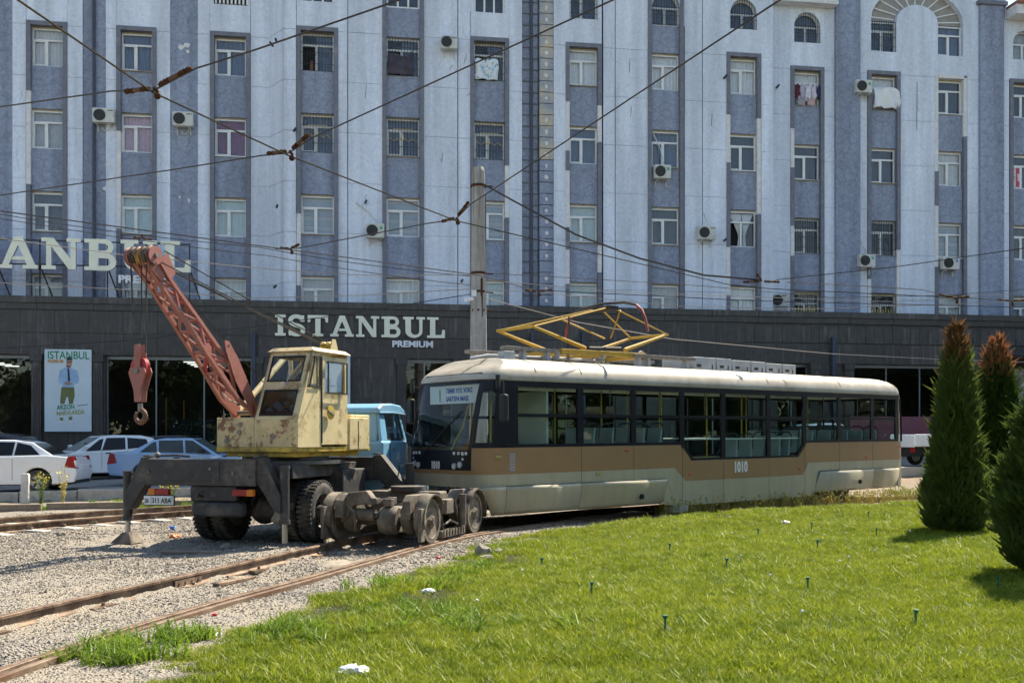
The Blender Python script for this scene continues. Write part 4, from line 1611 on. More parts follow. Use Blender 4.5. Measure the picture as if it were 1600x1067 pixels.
PM = 40                                    # half extent of the black front mask
patch('front_valance', -90, 90, .76, 1.0, M_cream, n=6)
patch('front_band', -90, 90, 1.002, 1.08, M_brown)
for a, b_ in ((-90, -PM), (PM, 90)):
    patch('front_corner_panel', a, b_, 1.081, 1.5, M_brown)
mask = patch('front_mask', -PM, PM, 1.081, 1.46, M_tblack, .004)
wsc = patch('windscreen', -34, 34, 1.461, 2.74, M_tglass2, 0, 14)
for a, b_ in ((-PM, -34.01), (34.01, PM)):
    patch('windscreen_pillar', a, b_, 1.461, 2.9, M_tblack, .004, 14)
patch('windscreen_header', -34, 34, 2.741, 2.93, M_tblack, .003, 4)
for sgn in (-1, 1):
    lo, hi = (-78, -46) if sgn < 0 else (46, 78)
    patch('cab_side_window', lo, hi, 1.60, 2.58, M_tglass2, 0, 10)
    for a, b_, z0, z1 in ((min(sgn * PM, lo) if sgn < 0 else sgn * PM, 0, 0, 0),):
        pass
    e0, e1 = (-90, -PM - .01) if sgn < 0 else (PM + .01, 90)
    patch('cab_window_sill', e0, e1, 1.501, 1.599, M_tblack, .002, 3)
    patch('cab_window_head', e0, e1, 2.581, 2.78, M_tblack, .002, 4)
    patch('cab_window_jamb', *((-90, -78.01) if sgn < 0 else (78.01, 90)), 1.6, 2.58, M_tblack, .002)
    patch('cab_window_jamb', *((-45.99, -PM - .01) if sgn < 0 else (PM + .01, 45.99)), 1.6, 2.58, M_tblack, .002)
# lamps and number on the mask
M_lens = M('clear_lens', (.7, .72, .7), .1)
for ph in (-21, -13, 13, 21):
    s, u, h = nose(ph, 1.155 + (.03 if abs(ph) > 15 else 0), .004)
    lp = MB().cyl((s - .02, u, h), (s + .02, u, h), .05, n=14).build('headlamp', M_lens, tram, smooth=True)
    MB().lathe([(.052, -.024), (.062, -.024), (.062, .02), (.052, .02)], (s, u, h), (1, 0, 0), 16).build('lamp_ring', M_alub, lp)
for ph in (-25, 25):
    for dh in (.13, .22):
        s, u, h = nose(ph, 1.16 + dh, .004)
        MB().cyl((s - .012, u, h), (s + .02, u, h), .025, n=10).build('indicator_lamp', M_lens, tram)
for ph in (-30, -24, -18, -12, 12, 18, 24):
    s, u, h = nose(ph, 1.40, .006)
    MB().box(s - .006, s + .006, u - .03, u + .03, h - .028, h + .028).build('mask_marking', M_white, tram)
t = text_mb('1010', .2, .002, .009, 'CENTER', sx=.72)
t.xf(Matrix.Translation((sf(1.15) - .012, 1.25, 1.10)) @ Matrix.Rotation(R(-90), 4, 'Z'))
t.build('fleet_number', M_white, tram)
# wiper
s1, u1, h1 = nose(8, 1.3, .03)
s2, u2, h2 = nose(-14, 2.2, .03)
MB().tube([(s1, u1, h1), ((s1 + s2) / 2 - .03, (u1 + u2) / 2, (h1 + h2) / 2), (s2, u2, h2)], .012, 5).build('wiper', M_rub, tram)
s1, u1, h1 = nose(30, 1.5, .03)
s2, u2, h2 = nose(31, 2.25, .03)
MB().tube([(s1, u1, h1), (s2, u2, h2)], .012, 5).build('wiper', M_rub, tram)
# mirrors
for y, sg in ((-.02, -1), (2.52, 1)):
    mr = MB().box(-.32, -.20, y + sg * .26 - .09, y + sg * .26 + .09, 1.98, 2.50).build('mirror', M_rub, tram, bevel=.04, seg=3)
    MB().tube([(-.15, y, 2.72), (-.22, y + sg * .2, 2.74), (-.26, y + sg * .26, 2.5)], .014, 6).build('mirror_arm', M_rub, mr)
    MB().cyl((-.3, y + sg * .14, 2.62), (-.3, y + sg * .14, 2.86), .045, n=8).build('camera_pod', M_rub, mr)

# route board behind the windscreen
M_board = M('route_board_white', (.66, .70, .72), .6)
M_bgreen = M('route_green', (.02, .22, .06), .6)
M_bblue = M('route_blue', (.02, .08, .38), .6)
bx = -.28
rb = MB().box(bx, bx + .012, .42, 2.05, 2.36, 2.72).build('route_board', M_board, tram)
for txt, yy, z, sz, m in (('1', 1.78, 2.41, .34, M_bgreen), ("TEMIR YO'L VOKZ", 1.5, 2.57, .125, M_bblue), ('SARTEPA MASS', 1.5, 2.41, .13, M_bblue)):
    t = text_mb(txt, sz, .001, .004, sx=.85)
    t.xf(Matrix.Translation((bx - .004, yy, z)) @ Matrix.Rotation(R(-90), 4, 'Z'))
    t.build('route_lettering', m, rb)

# ---- rear end
def tail(ph, h):
    c, s_ = math.cos(R(ph)), math.sin(R(ph))
    u = 1.25 + 1.25 * math.copysign(abs(s_) ** .5, s_)
    return (14.1 + .42 * abs(c) ** .5 - .06 * max(0, h - 1.6), u, h)


for nm, h0, h1, m in (('rear_skirt', .24, .78, M_cream), ('rear_lower', .782, 1.0, M_cream), ('rear_band', 1.002, 1.5, M_brown), ('rear_window', 1.502, 2.66, M_tglass), ('rear_header', 2.662, 2.78, M_tblack)):
    ps = sorted(PH)
    MB().grid([[tail(p, h) for p in ps] for h in np.linspace(h0, h1, 5)]).build(nm, m, tram, smooth=True, ang=50)
for ph in (-74, -40, 40, 74):
    P = [tail(ph, h) for h in np.linspace(1.5, 2.68, 5)]
    MB().tube(P, .035, 6).build('rear_pillar', M_tblack, tram)

# ---- roof: stacked rounded outlines
def outline(sa, sb, ins, h, n=18):
    P = []
    w = 1.25 - ins
    for t in np.linspace(-90, 90, n):
        c, s_ = math.cos(R(t)), math.sin(R(t))
        P.append((.1 - (.1 - sa) * abs(c) ** .5 + ins * .25, 1.25 + w * math.copysign(abs(s_) ** .5, s_), h))
    for t in np.linspace(90, -90, n):
        c, s_ = math.cos(R(t)), math.sin(R(t))
        P.append((13.9 - ins * .4 + (sb - 13.9 + ins * .4) * abs(c) ** .5, 1.25 + w * math.copysign(abs(s_) ** .5, s_), h))
    return P


rings = [outline(-.36, 14.46, 0, 2.776), outline(-.40, 14.46, -.012, 2.80), outline(-.36, 14.45, 0.0, 2.88), outline(-.27, 14.40, .03, 2.97), outline(-.12, 14.28, .09, 3.06), outline(.06, 14.08, .19, 3.14), outline(.1, 13.7, .36, 3.205), outline(.1, 13.4, .60, 3.245), outline(.1, 13.2, .9, 3.26)]
rf = MB()
n = len(rings[0])
for r_ in rings:
    rf.v += r_
for i in range(len(rings) - 1):
    for k in range(n):
        rf.f.append((i * n + k, i * n + (k + 1) % n, (i + 1) * n + (k + 1) % n, (i + 1) * n + k))
rf.f.append(tuple((len(rings) - 1) * n + k for k in range(n)))
roof = rf.build('roof', M_roofp, tram, smooth=True, ang=50)
for s in (.78, 2.0, 8.2, 11.3):
    MB().tube([(s + (.02 if t < .3 else 0), t, 2.79 + np.interp(t, [0, .03, .09, .19, .36, .6, 1.25], [0, .18, .27, .35, .415, .455, .475]) + .004) for t in (.0, .03, .09, .19, .36, .6, 1.25)], .006, 4).build('roof_seam', M_seam, roof)

# ---- inside: floor, seats, poles, partition
ubox('floor', -.2, 14.2, .1, 2.4, .55, .62, M_under, tram)
ubox('raised_floor', .6, 5.0, .1, 2.4, .622, .86, M_under, tram)
ubox('ceiling', .2, 14.1, .12, 2.38, 2.72, 2.75, M_tgrey, tram)
ubox('cab_partition', 1.15, 1.2, .12, 1.7, .87, 2.6, M_tgrey, tram)
ubox('cab_desk', -.45, -.1, .5, 2.0, .9, 1.42, M_tgrey, tram)


def seat(x, y, fl, rz=0):
    st_ = MB()
    st_.prism([(-.02, .40), (.40, .42), (.42, .46), (.03, .47), (-.06, 1.02), (-.12, 1.02), (-.08, .46)], 'y', -.2, .2)
    st_.xf(Matrix.Translation((x, y, fl)) @ Matrix.Rotation(rz, 4, 'Z'))
    o = st_.build('seat', M_seat, tram, bevel=.02)
    fr = MB().tube([(-.10, -.2, .75), (-.13, -.19, 1.06), (-.14, -.1, 1.12), (-.14, .1, 1.12), (-.13, .19, 1.06), (-.10, .2, .75)], .018, 6)
    fr.box(.05, .25, -.06, .06, 0, .40)
    fr.xf(Matrix.Translation((x, y, fl)) @ Matrix.Rotation(rz, 4, 'Z'))
    fr.build('seat_frame', M_seatd, o)


for x, fl in ((2.5, .86), (3.05, .86), (4.0, .86), (4.55, .86), (7.2, .62), (7.75, .62), (8.9, .66), (9.3, .66), (10.3, .80), (11.1, .80), (11.9, .80), (12.6, .80), (13.3, .80)):
    for y in (.42, .86) if x < 7 or x > 8.5 else (.42,):
        seat(x, y, fl, math.pi if x < 7 else math.pi)
    if x > 9.9 or 2 < x < 5 and x != 3.05:
        seat(x, 2.05, fl, math.pi)
for x, y in ((1.9, .7), (3.55, 1.0), (5.2, .8), (5.2, 1.8), (6.5, .5), (6.5, 1.9), (8.2, .8), (9.7, 1.8), (11.3, 1.0), (12.8, 1.0)):
    MB().cyl((x, y, .6), (x, y, 2.72), .017, n=6).build('grab_pole', M_tyel, tram)
for pts in ([(-.25, 1.75, 1.0), (.2, 1.6, 1.9), (.3, 1.4, 2.6)], [(-.1, .9, 1.0), (.1, 1.2, 1.9), (.3, 1.4, 2.6)], [(.2, .7, 1.0), (.3, .8, 2.6)]):
    MB().tube(pts, .022, 6).build('cab_pole', M_tyel, tram)
dr = MB().prism([(.25, .9), (.75, .9), (.78, 1.0), (.85, 1.75), (.75, 1.78), (.68, 1.05), (.25, 1.02)], 'y', 1.0, 1.5).build('driver_seat', M_seatd, tram, bevel=.03)
for s0, s1, z in ((5.5, 6.0, 2.66),):
    pass

# ---- underframe and rear bogie
ubox('underframe', .3, 13.6, .35, 2.15, .30, .549, M_under, tram)
M_wheel = M('dusty_wheel_steel', (.13, .12, .105), .7, metal=.3, var=.25, scale=9, dirt=(.24, .21, .17), damt=.45)
for s in (10.15, 12.0):
    for y in (.46, 2.0):
        wz = MB().lathe([(.05, -.06), (.3, -.05), (.35, -.065), (.35, .05), (.38, .055), (.38, .075), (.3, .07), (.05, .06)], (s, y, .345), (0, 1 if y < 1 else -1, 0), 28).build('wheel', M_wheel, tram, smooth=True)
        MB().cyl((s, y - .09, .345), (s, y + .09, .345), .1, n=12).build('hub', M_under, wz)
MB().box(9.7, 12.5, .5, .62, .38, .56).box(9.7, 12.5, 1.88, 2.0, .38, .56).box(10.8, 11.4, .62, 1.88, .36, .54).build('bogie_frame', M_under, tram)
MB().box(4.75, 5.25, .0, .25, .02, .17).build('support_block', M_conc, tram, bevel=.01)
MB().box(.6, 1.6, .4, 2.1, .22, .3).box(2.4, 3.6, .5, 1.9, .18, .3).build('underfloor_box', M_under, tram)

# ---- roof gear
for x0, x1, y in ((.55, 1.95, .72), (4.1, 6.15, .62), (.55, 1.95, 1.9), (4.1, 6.15, 1.9)):
    bd = MB().box(x0, x1, y - .1, y + .1, 3.43, 3.50).build('walkway_board', M_wood, tram, bevel=.008)
    for x in (x0 + .2, x0 + .5, x1 - .25):
        MB().prism([(x - .07, 3.16), (x + .07, 3.16), (x + .03, 3.43), (x - .03, 3.43)], 'y', y - .07, y + .07).build('board_bracket', M_alub, bd)
for x0, x1, z1 in ((6.35, 7.15, 3.60), (7.2, 7.75, 3.6), (7.8, 8.5, 3.58), (8.55, 9.1, 3.58), (9.15, 9.8, 3.56), (9.85, 10.4, 3.56)):
    bx_ = MB().box(x0, x1, .75, 1.75, 3.22, z1 - .05).build('roof_equipment_box', M_alub, tram, bevel=.012)
    mb = MB().box(x0 + .1, x0 + .25, .74, .749, 3.32, 3.38).box(x1 - .15, x1 - .12, .74, .749, 3.28, 3.38)
    mb.build('box_latch', M_seam, bx_)
MB().tube([(-.05, 1.0, 3.24), (.3, .9, 3.31), (2.4, .85, 3.33), (3.2, .85, 3.32)], .035, 8).build('roof_conduit', M_alub, tram, smooth=True)
MB().box(.36, .62, .46, .66, 3.17, 3.38).build('junction_box', M_alub, tram, bevel=.01)
MB().tube([(4.6 + .18 * math.cos(t), .8, 3.26 + .33 * math.sin(t)) for t in np.linspace(0, math.pi, 9)], .018, 6).build('flexible_conduit', M_alub, tram)

# ---- pantograph: collapsed diamond with a contact bow
PX = 3.35
ps = MB()
for y in (.62, 1.88):
    ps.bar((2.0, y, 3.46), (4.55, y, 3.48), .08, .10)
for x in (2.1, 3.35, 4.5):
    ps.bar((x, .62, 3.46), (x, 1.88, 3.46), .08, .08)
pb = ps.build('pantograph_base', M_pant, tram, bevel=.008)
for x in (1.9, 4.6, 3.2):
    for y in (.62, 1.88):
        MB().lathe([(.0, 0), (.06, 0), (.06, .03), (.04, .045), (.06, .06), (.06, .09), (.04, .105), (.06, .12), (.06, .15), (0, .15)], (x, y, 3.28), (0, 0, 1), 10).build('insulator', M_alub, pb, smooth=True)
for y in (.68, 1.82):
    k_l, k_r, ap = (1.30, y, 3.93), (5.35, y, 4.0), (3.75, 1.25 + (y - 1.25) * .35, 4.52)
    MB().loft([((2.75, y, 3.56), .05), (k_l, .028)], 8).build('lower_arm', M_pant, pb, smooth=True)
    MB().loft([((3.95, y, 3.58), .05), (k_r, .028)], 8).build('lower_arm', M_pant, pb, smooth=True)
    MB().cyl(k_l, ap, .018, n=8).build('upper_arm', M_pant, pb, smooth=True)
    MB().cyl(k_r, (4.05, ap[1], 4.52), .018, n=8).build('upper_arm', M_pant, pb, smooth=True)
MB().cyl((1.30, .66, 3.93), (1.30, 1.84, 3.93), .03, n=8).build('knee_shaft', M_pant, pb)
MB().cyl((5.35, .66, 4.0), (5.35, 1.84, 4.0), .03, n=8).build('knee_shaft', M_pant, pb)
MB().cyl((2.3, .95, 4.17), (4.35, 1.7, 3.93), .02, n=6).cyl((4.2, 1.05, 4.5), (4.35, 1.5, 3.93), .018, n=6).build('cross_brace', M_pant, pb)
MB().cyl((3.4, 1.25, 3.62), (4.4, 1.25, 3.66), .055, n=10).build('spring_cylinder', M_rub, pb, smooth=True)
M_bowr = M('red_bow_paint', (.28, .035, .03), .5, var=.25, scale=6)
M_dcar = M('carbon_strip', (.05, .042, .038), .6)
bow = [(3.9, y, z - .05) for y, z in ((-.05, 3.98), (.02, 4.25), (.12, 4.45), (.3, 4.58), (.6, 4.66), (1.25, 4.70), (1.9, 4.66), (2.2, 4.58), (2.38, 4.45), (2.48, 4.25), (2.55, 3.98))]
MB().tube(bow[:4], .03, 7).build('bow_horn', M_bowr, pb, smooth=True)
MB().tube(bow[7:], .03, 7).build('bow_horn', M_bowr, pb, smooth=True)
MB().tube(bow[3:8], .032, 7).build('contact_strip', M_dcar, pb, smooth=True)
MB().box(3.75, 4.05, .95, 1.55, 4.49, 4.58).build('bow_carrier', M_seam, pb, bevel=.01)
MB().cyl((2.25, .7, 3.3), (2.3, .7, 4.2), .012, n=5).cyl((2.32, .72, 3.3), (2.34, .72, 4.2), .012, n=5).build('lowering_rope', M_seam, pb)
# ------------------------------------------------------------------ crane truck
CT = thing('crane_truck', 'old truck crane with rusty pink lattice boom, cream cabin and blue driver cab', 'crane truck', (-4.15, 17.0, -.02), R(-14))
M_blk = M('worn_black_paint', (.030, .029, .030), .6, var=.35, scale=4, dirt=(.11, .095, .08), damt=.42, dscale=3)
M_blue = M('sky_blue_cab_paint', (.155, .36, .54), .42, var=.1, scale=3, dirt=(.22, .33, .42), damt=.42, dscale=2.5, coat=.15)
M_cabc = M('cream_crane_paint', (.58, .475, .265), .5, var=.12, scale=3, dirt=(.27, .165, .06), damt=.40, dscale=3.4, bump=.15, dw=.12)
M_cabr = M('rust_stained_cream', (.52, .415, .225), .55, var=.2, scale=4, dirt=(.17, .075, .03), damt=.43, dscale=5, dw=.1)
M_yelp = M('faded_yellow_paint', (.50, .35, .05), .55, var=.2, scale=6, dirt=(.15, .09, .03), damt=.45, dscale=4)
M_boom = M('faded_pink_red_paint', (.31, .115, .095), .6, var=.15, scale=5, dirt=(.22, .075, .045), damt=.42, dscale=5, bump=.15)
M_red = M('red_paint', (.36, .025, .03), .5, var=.2)
M_tyre = M('tyre_rubber', (.028, .026, .025), .85, var=.3, scale=8, dirt=(.13, .115, .095), damt=.44, dscale=3)
M_rim = M('dusty_rim', (.20, .185, .165), .6, var=.25, dirt=(.08, .07, .06), damt=.4, dscale=4)
M_rope = M('steel_rope', (.035, .03, .027), .6)
M_cabg = glass_mat('cabin_glass', (.72, .78, .80), 1.0)
M_chrome = M('worn_steel', (.42, .40, .37), .35, metal=.8, var=.2)
M_plate = M('number_plate_white', (.68, .70, .70), .5)
M_ink = M('black_ink', (.01, .01, .012), .6)
M_sack = M('old_sacking', (.33, .30, .25), .95, var=.3, scale=8)


def truck_wheel(parent, x, y, r=.5, w=.26, dual=False, side=1):
    xs_ = (x - side * .16, x + side * .16) if dual else (x,)
    for k, xx in enumerate(xs_):
        rot = MB()
        p = [(r * .55, -w / 2 + .03), (r * .78, -w / 2), (r * .93, -w / 2 + .01), (r * .985, -w / 2 + .05), (r, 0), (r * .985, w / 2 - .05), (r * .93, w / 2 - .01), (r * .78, w / 2), (r * .55, w / 2 - .03)]
        rot.lathe(p, (xx, y, r), (side, 0, 0), 36)
        wl_ = rot.build('wheel', M_tyre, parent, smooth=True, ang=50)
        tr = MB()
        for q in range(40):
            t = 2 * math.pi * q / 40
            for sg in (-1, 1):
                c_ = Vector((xx + sg * w * .27, y + (r - .012) * math.cos(t + sg * .04), r + (r - .012) * math.sin(t + sg * .04)))
                d_ = Vector((0, math.cos(t), math.sin(t)))
                tg = Vector((0, -math.sin(t), math.cos(t)))
                tr.bar(c_ - tg * .02, c_ + tg * .02, w * .40, .05, d_)
        tr.build('tread', M_tyre, wl_)
        dsh = -.06 if k == 1 or not dual else .06
        rm = MB().lathe([(.02, dsh), (r * .22, dsh), (r * .30, dsh + .02), (r * .48, dsh - .02), (r * .55, w / 2 - .05), (r * .59, w / 2 - .02), (r * .57, -w / 2 + .04), (.02, dsh - .06)], (xx, y, r), (side, 0, 0), 28)
        rmo = rm.build('rim', M_rim, wl_, smooth=True)
        if k == len(xs_) - 1:
            hb = MB().cyl((xx, y, r), (xx + side * .16, y, r), .1, n=14)
            for q in range(8):
                t = q * math.pi / 4
                hb.cyl((xx - side * .03, y + .16 * math.cos(t), r + .16 * math.sin(t)), (xx + side * .01, y + .16 * math.cos(t), r + .16 * math.sin(t)), .02, n=6)
            hb.build('hub', M_blk, wl_)


truck_wheel(CT, -.78, 0, dual=True, side=-1)
truck_wheel(CT, .78, 0, dual=True, side=1)
truck_wheel(CT, -.9, 3.85, side=-1)
truck_wheel(CT, .9, 3.85, side=1)
MB().cyl((-.75, 0, .5), (.75, 0, .5), .09, n=12).build('rear_axle', M_blk, CT)
MB().ball((0, 0, .5), .24, 8).build('differential', M_blk, CT, smooth=True)
for x in (-.43, .43):
    MB().box(x - .06, x + .06, -.77, 5.1, .84, 1.055).build('chassis_rail', M_blk, CT)
    MB().tube([(x * 1.15, -.75, .88), (x * 1.15, -.3, .70), (x * 1.15, 0, .64), (x * 1.15, .3, .70), (x * 1.15, .75, .88)], .05, 4).build('leaf_spring', M_blk, CT)
# round air tank and sacking near the right rear wheel
MB().loft([((.10, -.35, .58), .02), ((.14, -.35, .58), .2), ((.2, -.35, .58), .24), ((.42, -.35, .58), .24), ((.48, -.35, .58), .2), ((.52, -.35, .58), .02)], 20).build('air_tank', M_blk, CT, smooth=True)
sk = MB().loft([((.50, -.5, .30), .03), ((.49, -.5, .36), .1), ((.52, -.48, .5), .11), ((.50, -.5, .62), .12), ((.53, -.47, .76), .07)], 10)
sk.v = [(x + RNG.uniform(-.015, .015), y + RNG.uniform(-.02, .02), z) for x, y, z in sk.v]
sk.build('sacking', M_sack, CT, smooth=True)
# rear bumper beam carrying the outriggers
BX = -.56
bm_ = MB().box(BX - .98, BX + .98, -1.12, -.78, .95, 1.37).build('outrigger_beam', M_blk, CT, bevel=.012)
MB().box(BX - .62, BX + .36, -1.13, -1.122, 1.03, 1.32).build('beam_cover_plate', M_blk, bm_, bevel=.004)
for x, z in ((BX - .9, 1.17), (BX + .2, 1.22), (BX + .86, 1.09), (BX + .6, 1.15)):
    MB().cyl((x, -1.15, z), (x, -1.11, z), .022, n=8).build('bolt', M_rim, bm_)
MB().box(BX - .2, BX + .62, -1.05, -.95, .70, .948).build('tow_bracket', M_blk, CT, bevel=.02)
MB().tube([(BX + .05, -1.1, .78), (BX + .02, -1.2, .80), (BX + .06, -1.24, .86), (BX + .14, -1.2, .88)], .028, 8).build('tow_hook', M_blk, CT, smooth=True)
MB().box(BX - .12, BX + .76, -1.16, -.96, .46, .69).build('rear_bumper', M_blk, CT, bevel=.05, seg=3)
for sg, x in ((-1, BX - .86), (1, BX + .62)):
    tl = MB().box(x, x + .36, -1.2, -1.13, .80, .90).build('tail_lamp', M('tail_lamp_red_%d' % (sg + 1), (.30, .012, .015), .35), CT, bevel=.008)
    ox = x if sg < 0 else x + .25
    MB().box(ox - .002, ox + .112, -1.206, -1.12, .798, .902).build('turn_lens', M('turn_lens_amber_%d' % (sg + 1), (.55, .16, .01), .35), tl, bevel=.008)
pl = MB().box(BX - .93, BX - .40, -1.22, -1.20, .645, .785).build('number_plate', M_plate, CT, bevel=.006)
MB().box(BX - .945, BX - .385, -1.198, -1.19, .63, .80).build('plate_frame', M_ink, pl)
for txt, x, sz in (('30', BX - .915, .09), ('311 ABA', BX - .785, .115)):
    t = text_mb(txt, sz, .001, .002, sx=.82)
    t.xf(Matrix.Translation((x, -1.223, .675)))
    t.build('plate_lettering', M_ink, pl)
for z0, z1, c, nm in ((.745, .765, (.05, .25, .6), 'blue'), (.725, .745, (.7, .7, .7), 'white'), (.705, .725, (.05, .4, .12), 'green')):
    MB().box(BX - .452, BX - .415, -1.2226, -1.2205, z0, z1 - .002).build('plate_flag_band', M('plate_flag_' + nm, c, .5), pl)
MB().box(BX - .802, BX - .796, -1.2225, -1.2205, .655, .775).build('plate_divider', M_ink, pl)


M_bogd0 = M('dirty_brown_steel', (.085, .065, .048), .8, var=.3, dirt=(.17, .14, .105), damt=.42, dscale=5)


def outrigger(name, x0, sg, reach, y, jz, foot_h):
    """arm swinging out and down from the beam, with a hydraulic jack"""
    arm = MB()
    xo = x0 + sg * reach
    poly = [(x0 - sg * .05, 1.38), (x0 + sg * .10, 1.40), (xo - sg * .02, .80), (xo - sg * .02, .52), (xo - sg * .12, .56), (x0 + sg * .02, .97), (x0 - sg * .05, .95)]
    arm.prism(poly, 'y', y - .11, y + .11)
    a = arm.build('outrigger_arm', M_blk, CT, bevel=.01)
    MB().box(min(x0 - .05, x0 + .05), max(x0 - .05, x0 + .05), y - .13, y + .13, 1.40, 1.43).build('pivot_cap', M_blk, a)
    j = MB().cyl((xo, y, .38), (xo, y, jz), .075, n=14)
    j.cyl((xo, y, jz), (xo, y, jz + .05), .085, n=14).cyl((xo, y, .36), (xo, y, .42), .09, n=14)
    jo = j.build('jack_cylinder', M_blk, CT, smooth=True)
    MB().cyl((xo, y, .06), (xo, y, .42), .045, n=12).build('jack_rod', M_chrome, jo, smooth=True)
    MB().tube([(xo - sg * .05, y - .06, jz), (xo - sg * .16, y - .08, jz + .02), (xo - sg * .2, y - .08, jz - .2), (xo - sg * .12, y - .07, jz - .45)], .012, 5).build('hydraulic_hose', M_rub, jo)
    if foot_h:
        f = MB()
        s_ = .2
        f.add([(xo - s_, y - s_, 0), (xo + s_, y - s_, 0), (xo + s_, y + s_, 0), (xo - s_, y + s_, 0), (xo - .06, y - .06, .17), (xo + .06, y - .06, .17), (xo + .06, y + .06, .17), (xo - .06, y + .06, .17)],
              [(0, 3, 2, 1), (4, 5, 6, 7), (0, 1, 5, 4), (1, 2, 6, 5), (2, 3, 7, 6), (3, 0, 4, 7)])
        f.build('jack_foot', M_bogd0, jo, bevel=.006)


outrigger('rear', BX - .98, -1, .42, -.96, 1.12, 1)
outrigger('rear', BX + .98, 1, .42, -.96, 1.22, 0)
outrigger('front', 1.25, 1, .62, 1.95, 1.2, 1)
outrigger('front', -1.25, -1, .62, 1.95, 1.08, 1)
MB().box(-1.2, 1.2, 1.82, 2.08, .95, 1.36).build('front_outrigger_beam', M_blk, CT, bevel=.012)
MB().box(-1.02, -.52, .7, 1.7, .55, 1.12).build('side_tank', M_blk, CT, bevel=.03)
MB().box(.52, 1.1, .72, 1.72, .55, 1.16).build('side_locker', M_blk, CT, bevel=.02)
# sub-frame deck with a round-edged tread plate
dk = [(1.12 * math.cos(t), .45 + 1.25 * math.sin(t)) for t in np.linspace(0, 2 * math.pi, 40)]
MB().prism(dk, 'z', 1.275, 1.335).build('tread_plate', M('chequer_plate', (.10, .10, .10), .5, metal=.4, var=.4, scale=40), CT)
MB().box(-.9, .9, -.8, 2.2, 1.06, 1.274).build('sub_frame', M_blk, CT, bevel=.01)
MB().cyl((.28, .2, 1.336), (.28, .2, 1.42), .62, n=36).build('slewing_ring', M_yelp, CT, smooth=True)
MB().lathe([(.64, 0), (.72, 0), (.72, .06), (.64, .06)], (.28, .2, 1.34), (0, 0, 1), 40).build('ring_gear', M_blk, CT)
# bits of litter and linkage on the deck
MB().tube([(BX - .86, -.95, 1.42), (BX - .5, -.95, 1.43), (BX - .3, -.9, 1.41)], .02, 6).build('control_linkage', M_blk, CT)
MB().ball((BX - .86, -.95, 1.43), .05, 6).build('linkage_knob', M_rim, CT)
wr = MB().grid([[(BX + .1 + .09 * i, -1.0 + .05 * j, 1.375 + RNG.uniform(0, .06)) for j in range(4)] for i in range(4)])
wr.build('plastic_wrapper', M('pale_wrapper', (.5, .55, .62), .3), CT)

# ---- blue driver cab: rounded shell cut from side profile
def shell(name, prof, x0, x1, mat, tumble=0.0, zb=0.0, bevel=.06, seg=4, parent=None):
    """side profile (y, z) extruded across x, leaning in above zb"""
    mb = MB()
    n = len(prof)
    for x in (x0, x1):
        for y, z in prof:
            k = tumble * max(0, z - zb)
            mb.v.append((x + (k if x < 0 else -k), y, z))
    mb.f += [tuple(range(n))[::-1], tuple(range(n, 2 * n))] + [(i, (i + 1) % n, n + (i + 1) % n, n + i) for i in range(n)]
    return mb.build(name, mat, parent or CT, bevel=bevel, seg=seg, smooth=True, ang=60)


